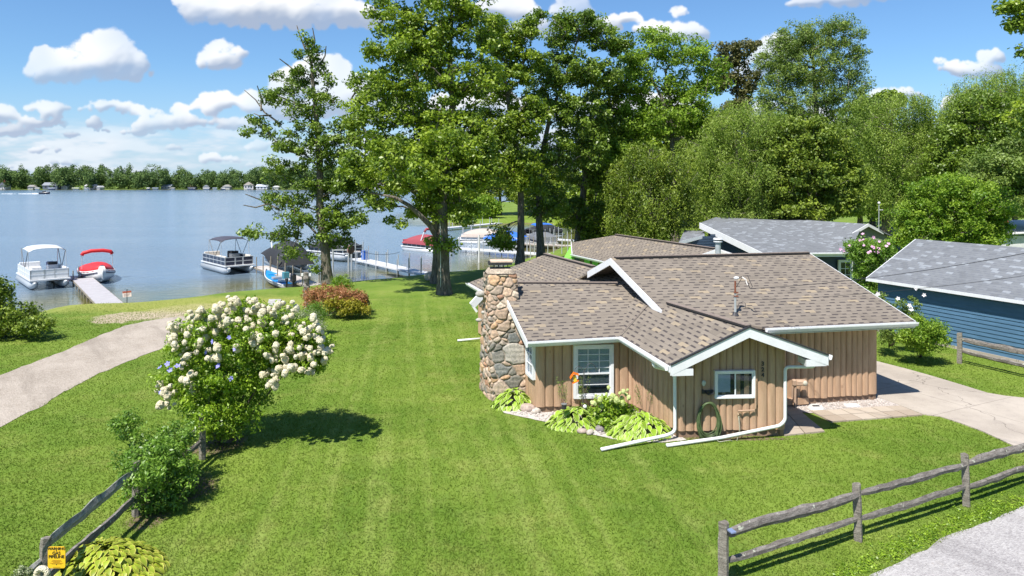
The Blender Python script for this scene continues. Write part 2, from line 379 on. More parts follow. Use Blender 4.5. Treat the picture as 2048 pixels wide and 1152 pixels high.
lake = npmesh('lake', np.column_stack([LP, np.full(len(LP), LAKE)]), lq, 4, water_mat(), attrs={'shal': np.clip(1 - dl / 13, 0, 1)}); tag(lake, kind='structure')

# ---- paved surfaces
def sheet(name, pts, mat, z, th=.0, jitter=0.0, sub=1.0):
    """a sheet outlined by plan points, edge subdivided with small irregularities"""
    out = []
    pts = [Vector((p[0], p[1], 0)) for p in pts]
    for i, p in enumerate(pts):
        q = pts[(i + 1) % len(pts)]; L = (q - p).length; k = max(1, int(L / sub)); nr = Vector((-(q - p).y, (q - p).x, 0)).normalized()
        for j in range(k):
            out.append(p.lerp(q, j / k) + (nr * random.uniform(-jitter, jitter) if jitter else Vector()))
    import bmesh
    bm = bmesh.new(); vs = [bm.verts.new((p.x, p.y, z)) for p in out]; f = bm.faces.new(vs)
    if th:
        r = bmesh.ops.extrude_face_region(bm, geom=[f]); 
        for v in [x for x in r['geom'] if isinstance(x, bmesh.types.BMVert)]: v.co.z -= th
    bmesh.ops.recalc_face_normals(bm, faces=bm.faces)
    bmesh.ops.triangulate(bm, faces=bm.faces)
    me = bpy.data.meshes.new(name); bm.to_mesh(me); bm.free(); me.materials.append(mat)
    if not th:
        if me.polygons[0].normal.z < 0: me.flip_normals()
    o = bpy.data.objects.new(name, me); COL.objects.link(o); return tag(o, kind='structure')
def gravel_mat(name, a, b, c, scale=30, tracks=False):
    m, n, out = newmat(name)
    P = n('ShaderNodeNewGeometry').outputs['Position']
    big = n.noise(P, .5, 5, .65); f = n.noise(P, scale, 3, .7)
    vor = n('ShaderNodeTexVoronoi', {'Vector': P, 'Scale': scale * .9}); vc = n('ShaderNodeSeparateColor', {0: vor.outputs['Color']}).outputs[0]
    col = n.mix(n.rng(big, .35, .68), a, b)
    col = n.mix(n.m('MULTIPLY', n.rng(vc, .0, 1.0, smooth=False), .55), col, c)
    col = n.mix(n.m('MULTIPLY', n.rng(f, .48, .3), .6), col, [x * .42 for x in a])
    st_ = n.noise(n.v('MULTIPLY', n('ShaderNodeVectorRotate', {'Vector': P, 'Angle': .93}, rotation_type='Z_AXIS').outputs[0], (.12, 1.1, 1)), 1.0, 5, .65)
    col = n.mix(n.m('MULTIPLY', n.rng(st_, .48, .66), .38), col, [x * .66 for x in a]); col = n.mix(n.m('MULTIPLY', n.rng(n.noise(P, .9, 6, .75), .58, .70), .45), col, (.26, .18, .12))
    p = n('ShaderNodeBsdfPrincipled', {'Base Color': col, 'Roughness': .9, 'Specular IOR Level': .2})
    bb = n('ShaderNodeBump', {'Strength': .8, 'Distance': .02, 'Height': vor.outputs['Distance']}); n.t.links.new(bb.outputs[0], p.inputs['Normal'])
    n.t.links.new(p.outputs[0], out.inputs[0]); return m
G1 = gravel_mat('gravel_lane', (.29, .245, .20), (.40, .345, .29), (.50, .44, .375), 22)
lane_px = [(-700, 930), (-300, 850), (0, 750), (60, 728), (120, 705), (200, 671), (250, 652), (300, 641), (350, 634), (400, 632), (440, 640), (440, 655), (400, 668), (340, 692), (270, 718), (200, 747), (150, 771), (90, 808), (40, 835), (0, 857), (-100, 915), (-300, 1020), (-700, 1250)]
sheet('gravel_lane', [PZ(*p) for p in lane_px], G1, .012, jitter=.07, sub=.35)
G2 = gravel_mat('asphalt_chips', (.28, .26, .26), (.40, .38, .37), (.58, .56, .54), 34)
road_px = [(1748, 1152), (1800, 1122), (1850, 1098), (1900, 1073), (1960, 1048), (2010, 1030), (2048, 1014), (2200, 960), (2600, 850), (2600, 1600), (1400, 1600), (1500, 1330), (1600, 1240), (1690, 1185)]
sheet('road', [PZ(*p) for p in road_px], G2, .012, jitter=.05, sub=.3)
def concrete_mat():
    m, n, out = newmat('concrete')
    P = n('ShaderNodeNewGeometry').outputs['Position']
    big = n.noise(P, .45, 5, .6); mid = n.noise(P, 3, 5, .7); fi = n.noise(P, 45, 3, .7)
    col = n.mix(n.rng(big, .3, .7), (.33, .285, .24), (.45, .395, .335))
    col = n.mix(n.m('MULTIPLY', n.rng(mid, .5, .3), .5), col, (.30, .26, .23))
    col = n.mix(n.m('MULTIPLY', n.rng(fi, .5, .75), .35), col, (.66, .60, .53))
    # control joints
    r = n('ShaderNodeVectorRotate', {'Vector': P, 'Angle': -.45}, rotation_type='Z_AXIS').outputs[0]
    s = n('ShaderNodeSeparateXYZ', {0: r})
    def joint(c, per):
        fr = n.m('FRACT', n.m('DIVIDE', n.m('ADD', c, 500.3), per)); return n.m('LESS_THAN', n.m('ABSOLUTE', n.m('SUBTRACT', fr, .5)), .008 / per * 1.3)
    j = n.m('MAXIMUM', joint(s.outputs[0], 3.1), joint(s.outputs[1], 2.45))
    crack = n('ShaderNodeTexVoronoi', {'Vector': n.v('ADD', P, n.v('MULTIPLY', n('ShaderNodeTexNoise', {'Vector': P, 'Scale': 1.2, 'Detail': 5}).outputs['Color'], (1.5, 1.5, 0))), 'Scale': .22}, feature='DISTANCE_TO_EDGE').outputs['Distance']
    j = n.m('MAXIMUM', n.m('MULTIPLY', j, .7), n.m('MULTIPLY', n.m('LESS_THAN', crack, .0035), .8))
    col = n.mix(j, col, (.16, .14, .12))
    p = n('ShaderNodeBsdfPrincipled', {'Base Color': col, 'Roughness': .85, 'Specular IOR Level': .25})
    bb = n('ShaderNodeBump', {'Strength': .6, 'Distance': .004, 'Height': fi}); n.t.links.new(bb.outputs[0], p.inputs['Normal'])
    n.t.links.new(p.outputs[0], out.inputs[0]); return m
CONC = concrete_mat()
drive_px = [(1700, 700), (1755, 724), (1810, 738), (1860, 752), (1920, 770), (1975, 787), (2010, 793), (2048, 797), (2300, 815), (2300, 1010), (2048, 903), (2000, 880), (1965, 864), (1920, 847), (1880, 834), (1846, 830), (1800, 812), (1760, 797), (1740, 790)]
sheet('driveway', [PZ(*p) for p in drive_px], CONC, .03, th=.1)
# pavers: a path of square concrete slabs
def paver_mat():
    m, n, out = newmat('paver')
    P = n('ShaderNodeNewGeometry').outputs['Position']
    isl = n('ShaderNodeNewGeometry').outputs['Random Per Island']
    f = n.noise(P, 5, 5, .7); fi = n.noise(P, 60, 3, .7)
    col = n.mix(isl, (.32, .255, .195), (.44, .375, .305)); col = n.mix(n.m('MULTIPLY', n.rng(f, .5, .3), .45), col, (.28, .23, .17))
    col = n.mix(n.m('MULTIPLY', n.rng(fi, .5, .7), .3), col, (.60, .53, .45))
    p = n('ShaderNodeBsdfPrincipled', {'Base Color': col, 'Roughness': .9}); n.t.links.new(p.outputs[0], out.inputs[0]); return m
PAV = paver_mat()
pb = MB()
def quadgrid(c00, c10, c11, c01, nu, nv, mb, gap=.012, z=.045):
    for i in range(nu):
        for j in range(nv):
            def pt(u, v): a = c00.lerp(c10, u).lerp(c01.lerp(c11, u), v); return a
            u0, u1, v0, v1 = i / nu, (i + 1) / nu, j / nv, (j + 1) / nv
            ps = [pt(u0, v0), pt(u1, v0), pt(u1, v1), pt(u0, v1)]; c = sum(ps, Vector()) / 4
            ps = [c + (p - c) * (1 - gap / (.5 * (ps[0] - ps[1]).length)) for p in ps]; dz = random.uniform(-.004, .004)
            mb.prism([(p.x, p.y) for p in ps], z - .06, z + dz)
A0 = PZ(1568, 873); quadgrid(PZ(1568, 873), PZ(1650, 865), PZ(1572, 800), PZ(1532, 806), 2, 8, pb)
quadgrid(PZ(1663, 846), PZ(1846, 832), PZ(1800, 813), PZ(1620, 824), 6, 2, pb)
tag(pb.build('path', PAV), kind='structure')
G3 = gravel_mat('pale_gravel', (.32, .275, .25), (.43, .38, .35), (.60, .55, .52), 18)
sheet('gravel_bed', [PZ(*p) for p in [(1560, 800), (1560, 822), (1622, 827), (1700, 822), (1770, 816), (1800, 812), (1762, 798), (1735, 790)]], G3, .022, jitter=.02, sub=.4)
G4 = gravel_mat('bed_stone', (.40, .36, .33), (.52, .47, .43), (.70, .66, .62), 22)
sheet('planting_bed', [PZ(*p) for p in [(985, 800), (1010, 826), (1060, 838), (1110, 848), (1160, 862), (1210, 876), (1270, 884), (1335, 886), (1375, 880), (1356, 870), (1240, 790), (1060, 800)]], G4, .014, jitter=.04, sub=.2)
# loose pebbles (real stones) on both beds
def stones(name, poly, n, r, mat, z=.02, kind='stuff'):
    b = MB(); poly = [PZ(*p) for p in poly]; xs_ = [p.x for p in poly]; ys_ = [p.y for p in poly]; P = np.array([(p.x, p.y) for p in poly]); k = 0
    while k < n:
        x, y = random.uniform(min(xs_), max(xs_)), random.uniform(min(ys_), max(ys_))
        if sdf(np.array([[x, y]]), P)[0] < 0: continue
        rr = r * random.uniform(.5, 1.5); b.ball((x, y, z + rr * .3), rr, 6, 4, (1, random.uniform(.6, 1), .6), .15, random.uniform(0, 3)); k += 1
    return tag(b.build(name, mat), kind=kind)
def stone_mat(name, lo, hi):
    m, n, out = newmat(name)
    isl = n('ShaderNodeNewGeometry').outputs['Random Per Island']; P = n('ShaderNodeNewGeometry').outputs['Position']
    col = n.mix(isl, lo, hi); col = n.mix(n.m('MULTIPLY', n.rng(n.noise(P, 30, 4), .4, .7), .4), col, [x * .6 for x in hi])
    p = n('ShaderNodeBsdfPrincipled', {'Base Color': col, 'Roughness': .8}); n.t.links.new(p.outputs[0], out.inputs[0]); return m
PEB = stone_mat('pebbles', (.26, .22, .195), (.60, .55, .51))
stones('pebble_gravel', [(1565, 806), (1565, 820), (1622, 825), (1700, 820), (1770, 814), (1792, 811), (1762, 799), (1735, 792)], 1500, .022, PEB)
stones('bed_pebble_gravel', [(1000, 805), (1015, 824), (1060, 835), (1160, 858), (1210, 872), (1270, 880), (1335, 883), (1356, 876), (1240, 800), (1060, 805)], 900, .028, PEB)

# ---- real grass blades on the near lawn
def blades():
    n = 560000
    Y = 9.0 + (46 - 9.0) * RNG.random(n) ** 1.55; X = (RNG.random(n) * 2 - 1) * (Y * .78 + .5)
    P = np.stack([X, Y], 1)
    keep = np.ones(n, bool)
    def excl(px, mg=.03):
        nonlocal keep
        poly = np.array([(PZ(*p).x, PZ(*p).y) for p in px]); keep &= sdf(P, poly) < mg
    excl(lane_px, .05); excl(road_px, .04); excl(drive_px, 0.0)
    excl([(1568, 873), (1650, 865), (1663, 846), (1846, 832), (1800, 810), (1735, 785), (1532, 800)], 0)
    excl([(985, 800), (1010, 826), (1060, 838), (1110, 848), (1160, 862), (1210, 876), (1270, 884), (1335, 886), (1375, 880), (1356, 870), (1240, 790), (1060, 800)], .02)
    keep &= sdf(P, NEAR) > 3.0; keep &= RNG.random(n) < np.clip((46 - Y) / 12, 0, 1)
    keep &= sdf(P, np.array([(4.5, 18.8), (7.55, 18.95), (8.2, 21.8), (11.9, 22.3), (11, 31), (-1, 33), (.6, 20.9), (3.7, 21.1)])) < 0
    X, Y = X[keep], Y[keep]; n = len(X)
    hgt = (.020 + .028 * RNG.random(n)) * np.clip((48 - Y) / 14, .15, 1); w = .006 + .005 * RNG.random(n) + Y * .00022; a = RNG.random(n) * math.pi; lean = RNG.normal(0, .028, (n, 2))
    dx, dy = np.cos(a) * w, np.sin(a) * w
    V = np.empty((n, 3, 3), np.float32)
    V[:, 0] = np.stack([X - dx, Y - dy, np.zeros(n)], 1); V[:, 1] = np.stack([X + dx, Y + dy, np.zeros(n)], 1)
    V[:, 2] = np.stack([X + lean[:, 0], Y + lean[:, 1], hgt], 1)
    m, nn, out = newmat('grass_blade')
    at = nn('ShaderNodeAttribute', attribute_name='lv').outputs['Fac']; P_ = nn('ShaderNodeNewGeometry').outputs['Position']
    big = nn.noise(P_, .22, 4, .6); mid = nn.noise(P_, 1.3, 5, .65)
    sx = nn('ShaderNodeSeparateXYZ', {0: P_})
    wob = nn.m('MULTIPLY', nn.m('SUBTRACT', nn.noise(P_, .35, 2), .5), .5)
    s = nn.m('ADD', nn.m('ADD', sx.outputs[0], nn.m('MULTIPLY', sx.outputs[1], .155)), wob)
    lv_ = nn('ShaderNodeCombineXYZ', {0: nn.m('MULTIPLY', s, 2.1), 1: nn.m('MULTIPLY', sx.outputs[1], .045), 2: 0.0}).outputs[0]
    st = nn.rng(nn.noise(lv_, 1.0, 2, .5), .48, .66)
    inl = nn.m('MULTIPLY', nn.rng(sx.outputs[0], -7.5, -6.0), nn.rng(sx.outputs[0], 6.5, 4.0))
    c = nn.mix(at, (.122, .198, .022), (.205, .280, .050)); c = nn.mix(nn.m('MULTIPLY', nn.rng(mid, .48, .72), .5), c, (.23, .27, .065))
    c = nn.mix(nn.m('MULTIPLY', nn.rng(big, .52, .38), .5), c, (.075, .15, .018))
    yel = nn.rng(nn.noise(P_, .55, 5, .7), .50, .72); c = nn.mix(nn.m('MULTIPLY', yel, .5), c, (.29, .30, .08)); c = nn.mix(nn.m('MULTIPLY', nn.m('MULTIPLY', st, inl), .42), c, (.33, .37, .11))
    d = nn('ShaderNodeBsdfDiffuse', {'Color': c}); tr = nn('ShaderNodeBsdfTranslucent', {'Color': c}); mx = nn('ShaderNodeMixShader', {0: .35})
    nn.t.links.new(d.outputs[0], mx.inputs[1]); nn.t.links.new(tr.outputs[0], mx.inputs[2]); nn.t.links.new(mx.outputs[0], out.inputs[0])
    o = npmesh('grass', V.reshape(-1, 3), np.arange(3 * n), 3, m, attrs={'lv': np.repeat(RNG.random(n), 3)}); tag(o, kind='stuff')
blades()
# ================================================================ HOUSES
def shingle_mat(name, base, tan, dash, dashamt=.9, w=.37, h=.175, tp=.925):
    m, n, out = newmat(name)
    uv = n('ShaderNodeUVMap').outputs[0]; s = n('ShaderNodeSeparateXYZ', {0: uv}); u, v = s.outputs[0], s.outputs[1]
    P = n('ShaderNodeNewGeometry').outputs['Position']
    row = n.m('FLOOR', n.m('DIVIDE', v, h)); fv = n.m('FRACT', n.m('DIVIDE', v, h))
    wr = n('ShaderNodeTexWhiteNoise', {1: row}, noise_dimensions='1D').outputs['Value']
    uu = n.m('ADD', n.m('DIVIDE', u, w), n.m('ADD', n.m('MULTIPLY', row, .5), n.m('MULTIPLY', wr, .35)))
    cell = n.m('FLOOR', uu); fu = n.m('FRACT', uu)
    cv = n('ShaderNodeCombineXYZ', {0: cell, 1: row, 2: 0.0}).outputs[0]
    wn = n('ShaderNodeTexWhiteNoise', {'Vector': cv}, noise_dimensions='3D'); rv = wn.outputs['Value']; rc = n('ShaderNodeSeparateColor', {0: wn.outputs['Color']})
    big = n.noise(P, .6, 4, .6); fi = n.noise(P, 90, 2, .7); mid = n.noise(P, 3.5, 4, .6)
    col = n.mix(n.rng(rv, 0, 1, smooth=False), [x * .92 for x in base], [x * 1.07 for x in base])
    col = n.mix(n.m('GREATER_THAN', rc.outputs[0], tp), col, tan)
    col = n.mix(n.m('MULTIPLY', n.m('LESS_THAN', rc.outputs[1], .10), .6), col, [x * .72 for x in base])
    col = n.mix(n.m('MULTIPLY', n.rng(big, .35, .65), .28), col, [x * .74 for x in base])
    col = n.mix(n.m('MULTIPLY', n.rng(mid, .5, .7), .22), col, [x * 1.25 for x in base])
    wid = n.m('MULTIPLY_ADD', rc.outputs[2], .30, .34)
    dsh = n.m('MULTIPLY', n.m('LESS_THAN', fu, wid), n.m('LESS_THAN', fv, .33))
    dsh = n.m('MULTIPLY', dsh, n.m('GREATER_THAN', rv, .06))
    line = n.m('LESS_THAN', fv, .085)
    col = n.mix(n.m('MULTIPLY', line, .35), col, dash)
    col = n.mix(n.m('MULTIPLY', dsh, dashamt), col, dash)
    col = n.mix(n.m('MULTIPLY', n.rng(fi, .55, .75), .25), col, [x * 1.5 for x in base])
    p = n('ShaderNodeBsdfPrincipled', {'Base Color': col, 'Roughness': .92, 'Specular IOR Level': .2})
    hh = n.m('SUBTRACT', n.m('SUBTRACT', 1.0, fv), n.m('MULTIPLY', dsh, .5))
    b = n('ShaderNodeBump', {'Strength': .7, 'Distance': .008, 'Height': n.m('ADD', hh, n.m('MULTIPLY', fi, .5))}); n.t.links.new(b.outputs[0], p.inputs['Normal'])
    n.t.links.new(p.outputs[0], out.inputs[0]); return m
SH_BR = shingle_mat('brown_shingles', (.218, .186, .153), (.315, .255, .180), (.050, .043, .046))
SH_GR = shingle_mat('grey_shingles', (.175, .185, .20), (.26, .28, .305), (.11, .12, .15), .45, .30, .17, .82)
WHITE = plain('white_trim', (.73, .735, .76), .4, .05, 3)
WHITE_D = plain('white_downspout', (.73, .74, .75), .35, .04, 3)
DARK = plain('dark_metal', (.03, .03, .035), .5, .2)
TAN = None
def log_mat():
    m, n, out = newmat('tan_painted_logs')
    P = n('ShaderNodeTexCoord').outputs['Object']
    st = n.noise(n.v('MULTIPLY', P, (9, 9, 1.2)), 1.0, 5, .65); f = n.noise(P, 26, 4, .6); big = n.noise(P, .8, 3)
    col = n.mix(n.rng(st, .3, .7), (.385, .247, .155), (.50, .332, .218))
    col = n.mix(n.m('MULTIPLY', n.rng(f, .52, .7), .25), col, (.50, .36, .25)); col = n.mix(n.m('MULTIPLY', n.rng(big, .4, .7), .2), col, (.30, .19, .12))
    kn = n('ShaderNodeTexVoronoi', {'Vector': n.v('MULTIPLY', P, (2.2, 2.2, 1.4)), 'Scale': 1.0}).outputs['Distance']
    col = n.mix(n.m('MULTIPLY', n.rng(kn, .10, .05), .5), col, (.20, .12, .075))
    p = n('ShaderNodeBsdfPrincipled', {'Base Color': col, 'Roughness': .7, 'Specular IOR Level': .3})
    b = n('ShaderNodeBump', {'Strength': .8, 'Distance': .015, 'Height': n.m('ADD', st, n.m('MULTIPLY', f, .4))}); n.t.links.new(b.outputs[0], p.inputs['Normal'])
    n.t.links.new(p.outputs[0], out.inputs[0]); return m
LOG = log_mat()
FOUND = plain('foundation', (.25, .165, .11), .85, .25, 8, .01, 20)
SOFFIT = plain('soffit', (.62, .66, .62), .6, .05)

class Plane:
    def __init__(s, a, b, c): s.n = (b - a).cross(c - a).normalized(); s.o = a; s.n = s.n if s.n.z > 0 else -s.n
    def z(s, x, y): return s.o.z - (s.n.x * (x - s.o.x) + s.n.y * (y - s.o.y)) / s.n.z
    def ray(s, px, py):
        d = Vector(((px - 1024) / F, 1, -(py - H0) / F)); o = Vector((0, 0, CAMZ)); t = (s.o - o).dot(s.n) / d.dot(s.n); return o + d * t
def roof_face(name, poly, mat, parent, eave=(0, 1), th=.07, label=None):
    """one shingled roof slope with UVs in metres (u along the eave, v up the slope)"""
    poly = [Vector(p) for p in poly]; mb = MB().slab(poly, th)
    o = mb.build(name, mat, parent); me = o.data; org = WORLD.get(o.name, Vector())
    nn = Vector()
    for i in range(1, len(poly) - 1): nn += (poly[i] - poly[0]).cross(poly[i + 1] - poly[0])
    nn.normalize(); nn = nn if nn.z > 0 else -nn
    e = (poly[eave[1]] - poly[eave[0]]).normalized(); e = (e - nn * e.dot(nn)).normalized(); up = nn.cross(e); up = up if up.z > 0 else -up
    uvl = me.uv_layers.new(name='UVMap')
    for l in me.loops:
        p = me.vertices[l.vertex_index].co + org - poly[eave[0]]; uvl.data[l.index].uv = (p.dot(e), p.dot(up))
    if label: o['label'] = label
    return o
def log_wall(name, p0, p1, z0, topf, parent, w=.235, bulge=.055, mat=None, label=None, seed=1):
    bulge *= 1.15; rr = random.Random(seed); p0, p1 = Vector((p0[0], p0[1], 0)), Vector((p1[0], p1[1], 0)); d = p1 - p0; L = d.length; d.normalize(); nr = Vector((d.y, -d.x, 0))
    mb = MB(); s = 0.0; xs = []
    while s < L - 1e-6:
        ww = w * rr.uniform(.75, 1.25)
        if L - s - ww < w * .5: ww = L - s
        xs.append((s, ww)); s += ww
    for s0, ww in xs:
        K = 7; b = bulge * rr.uniform(.85, 1.25); pts = []
        for k in range(K + 1):
            a = math.pi * k / K; pts.append((s0 + ww * (.5 - .5 * math.cos(a)), b * math.sin(a) ** .8))
        zb = z0 + rr.uniform(-.02, .02); vs = []
        for ss, oo in pts: q = p0 + d * ss + nr * oo; vs.append((q.x, q.y, zb))
        for ss, oo in pts: q = p0 + d * ss + nr * oo; vs.append((q.x, q.y, topf(q.x, q.y)))
        n = K + 1; fs = [(k, k + 1, n + k + 1, n + k) for k in range(K)]
        q0 = p0 + d * s0 - nr * .05; q1 = p0 + d * (s0 + ww) - nr * .05
        vs += [(q0.x, q0.y, zb), (q1.x, q1.y, zb)]; fs.append(tuple(range(n)) + (2 * n + 1, 2 * n)); mb.add(vs, fs)
    o = mb.build(name, mat or LOG, parent)
    if label: o['label'] = label
    return o
def flat_wall(name, p0, p1, z0, topf, parent, mat, th=.12, nseg=12, label=None):
    p0, p1 = Vector((p0[0], p0[1], 0)), Vector((p1[0], p1[1], 0)); d = (p1 - p0); nr = Vector((d.y, -d.x, 0)).normalized(); mb = MB()
    a = [p0 + d * (k / nseg) for k in range(nseg + 1)]; vs = []
    for q in a:
        for off in (0, -th):
            r_ = q + nr * off; vs += [(r_.x, r_.y, z0), (r_.x, r_.y, topf(r_.x, r_.y))]
    fs = []
    for k in range(nseg):
        i = 4 * k; j = i + 4; fs += [(i, j, j + 1, i + 1), (i + 2, i + 3, j + 3, j + 2), (i + 1, j + 1, j + 3, i + 3), (i, i + 2, j + 2, j)]
    fs += [(0, 1, 3, 2), (4 * nseg, 4 * nseg + 2, 4 * nseg + 3, 4 * nseg + 1)]
    o = mb.add(vs, fs).build(name, mat, parent)
    if label: o['label'] = label
    return o
def board(mb, p, q, h, t=.04, out=None, top=0.0):
    """vertical board hanging below the line p-q"""
    p, q = Vector(p), Vector(q); d = q - p; nr = Vector((d.y, -d.x, 0)).normalized() if out is None else Vector(out).normalized()
    a, b = nr * .002, nr * t; U = Vector((0, 0, top)); D = Vector((0, 0, top - h))
    vs = [p + a + D, q + a + D, q + a + U, p + a + U, p + b + D, q + b + D, q + b + U, p + b + U]
    return mb.add(vs, [(0, 1, 2, 3), (4, 7, 6, 5), (0, 4, 5, 1), (1, 5, 6, 2), (2, 6, 7, 3), (3, 7, 4, 0)])
def gutter(mb, p, q, out=None, w=.12, h=.12, drop=.01):
    p, q = Vector(p), Vector(q); d = (q - p); nr = Vector((d.y, -d.x, 0)).normalized() if out is None else Vector(out).normalized()
    prof = [(.05, 0), (.05, -h), (.05 + w * .7, -h), (.05 + w, -h * .35), (.05 + w, 0), (.05 + w - .015, 0), (.05 + w - .02, -h * .35), (.05 + w * .65, -h + .015), (.065, -h + .015), (.065, 0)]
    vs = [e + nr * a + Vector((0, 0, b - drop)) for e in (p, q) for a, b in prof]; n = len(prof)
    fs = [(i, (i + 1) % n, n + (i + 1) % n, n + i) for i in range(n)] + [tuple(range(n)), tuple(range(n, 2 * n))[::-1]]
    return mb.add(vs, fs)
def glass_mat():
    m, n, out = newmat('window_glass')
    g = n('ShaderNodeBsdfGlossy', {'Color': (.9, .95, 1, 1), 'Roughness': .03}); t = n('ShaderNodeBsdfTransparent', {'Color': (.86, .90, .92, 1)})
    fr = n('ShaderNodeFresnel', {'IOR': 1.6}); mx = n('ShaderNodeMixShader', {0: n.m('MULTIPLY', fr.outputs[0], .55)})
    n.t.links.new(t.outputs[0], mx.inputs[1]); n.t.links.new(g.outputs[0], mx.inputs[2]); n.t.links.new(mx.outputs[0], out.inputs[0]); return m
GLASS = glass_mat(); ROOMDARK = plain('room_dark', (.035, .04, .045), .8, .3); BLIND = plain('blind', (.66, .74, .74), .6, .05); BLINDG = plain('shade_grey', (.16, .18, .21), .7, .06)
def frame_of(o, d, nr):
    def T(s, z, k): return o + d * s + nr * k + Vector((0, 0, z))
    return T
def obox(mb, T, s0, s1, z0, z1, k0, k1):
    vs = [T(s, z, k) for k in (k0, k1) for z in (z0, z1) for s in (s0, s1)]
    return mb.add(vs, [(0, 1, 3, 2), (4, 6, 7, 5), (0, 4, 5, 1), (2, 3, 7, 6), (0, 2, 6, 4), (1, 5, 7, 3)])
def window(parent, p0, p1, zb, zt, style, fw=.10, lift=.05, label=None):
    """window on a wall: p0..p1 plan line of the outer frame, zb..zt heights"""
    p0, p1 = Vector((p0[0], p0[1], 0)), Vector((p1[0], p1[1], 0)); d = (p1 - p0); L = d.length; d.normalize(); nr = Vector((d.y, -d.x, 0)); T = frame_of(p0, d, nr)
    f = MB(); k0, k1 = lift - .06, lift + .055
    obox(f, T, 0, fw, zb, zt, k0, k1); obox(f, T, L - fw, L, zb, zt, k0, k1); obox(f, T, fw, L - fw, zb, zb + fw, k0, k1 + .01); obox(f, T, fw, L - fw, zt - fw, zt, k0, k1)
    w = f.build('window', WHITE, parent, bevel=.006)
    if label: w['label'] = label
    WORLD[w.name] = WORLD[parent.name]
    obox(MB(), T, fw, L - fw, zb + fw, zt - fw, lift - .02, lift - .012)
    bk = MB(); obox(bk, T, fw * .9, L - fw * .9, zb + fw * .9, zt - fw * .9, lift - .052, lift - .042); bk.build('interior', ROOMDARK, w)
    s0, s1, a, b = fw, L - fw, zb + fw, zt - fw
    if style == 'sash':
        mid = a + (b - a) * .44; m = MB()
        for z in (a, mid, b - .03): obox(m, T, s0, s1, z, z + .045, lift + .012, lift + .038)
        for s in (s0, s1 - .04): obox(m, T, s, s + .04, a, b, lift + .010, lift + .036)
        for k in (1, 2): s = s0 + (s1 - s0) * k / 3; obox(m, T, s - .010, s + .010, mid, b, lift + .008, lift + .028)
        for k in (1, 2, 3): z = mid + (b - mid) * k / 4; obox(m, T, s0, s1, z - .010, z + .010, lift + .006, lift + .026)
        obox(m, T, s0, s1, a + (mid - a) * .5 - .008, a + (mid - a) * .5 + .008, lift + .006, lift + .026)
        m.build('sash', WHITE, w)
        bl = MB(); z = b
        while z > mid: obox(bl, T, s0, s1, z - .022, z - .004, lift - .036, lift - .026); z -= .026
        bl.build('blind', BLIND, w); b2 = MB(); z = mid
        while z > a + (mid - a) * .35: obox(b2, T, s0, s1, z - .02, z - .003, lift - .036, lift - .028); z -= .023
        b2.build('blind', BLINDG, w)
    elif style == 'slider':
        m = MB(); mid = (s0 + s1) * .52
        for s in (s0, mid - .03, s1 - .03): obox(m, T, s, s + .035, a, b, lift + .004, lift + .03)
        for z in (a, b - .035): obox(m, T, s0, s1, z, z + .035, lift + .006, lift + .032)
        m.build('sash', WHITE, w)
        c = MB(); obox(c, T, s0 + .03, s0 + (mid - s0) * .75, a + .1, b, lift - .036, lift - .028); c.build('curtain', plain('curtain', (.5, .56, .66), .8, .08), w)
    else:
        m = MB()
        for k in (1, 2): z = a + (b - a) * k / 3; obox(m, T, s0, s1, z - .015, z + .015, lift + .004, lift + .028)
        obox(m, T, (s0 + s1) / 2 - .01, (s0 + s1) / 2 + .01, a, b, lift + .002, lift + .026); m.build('sash', WHITE, w)
    gl = MB(); obox(gl, T, s0, s1, a, b, lift - .008, lift - .002); gl.build('pane', GLASS, w)
    return w

# ------------------------------------------------ the log cottage
cot = thing('cottage', (4.5, 21, 0), 'tan vertical log cottage with brown shingle roof, white trim and a fieldstone chimney', 'house')
eA = PD(1055, 682, 20.15); wv = Vector((-.27, 1, 0))
def rake_top(e, px, py, k):   # point on the ray (px,py) that lies on the plan line from e in direction (k,1)
    Y = (e.x - k * e.y) / ((px - 1024) / F - k); return PD(px, py, Y)
W_E0 = eA; W_E1 = PD(1243, 672, 20.7); W_R0 = rake_top(eA, 1003, 573, -.27); W_R1 = PD(1235, 568, F * (CAMZ - W_R0.z) / 201)
WP = Plane(W_E0, W_E1, W_R0)
W_R0 = WP.ray(1003, 573)
M_ER = PD(1830, 642, 21.6); M_RR = rake_top(M_ER, 1620, 507, -.345); M_RL = PD(1222, 517, F * (CAMZ - M_RR.z) / 150)
MP = Plane(M_ER, M_RR, M_RL); M_RK = MP.ray(1313, 610); M_EL = MP.ray(1530, 655)
G_L = PD(1340, 731, 17.93); G_R = PD(1655, 711, 18.38); G_P = PD(1497, 655, 18.15)
G_B = MP.ray(1333, 606); gd = (G_B - G_P); G_B2 = G_B + gd.normalized() * 1.6
G_LB = W_E1 + Vector((0, 0, .0)); ld = (G_LB - G_L); G_LB2 = G_LB + ld.normalized() * .9
GPL = Plane(G_L, G_P, G_B); G_RB = G_R + gd * 1.0; GPR = Plane(G_R, G_P, G_B)
print('pts', [tuple(round(c, 2) for c in p) for p in (W_E0, W_E1, W_R0, W_R1, M_ER, M_RR, M_RL, M_RK, M_EL, G_L, G_P, G_R, G_B)])
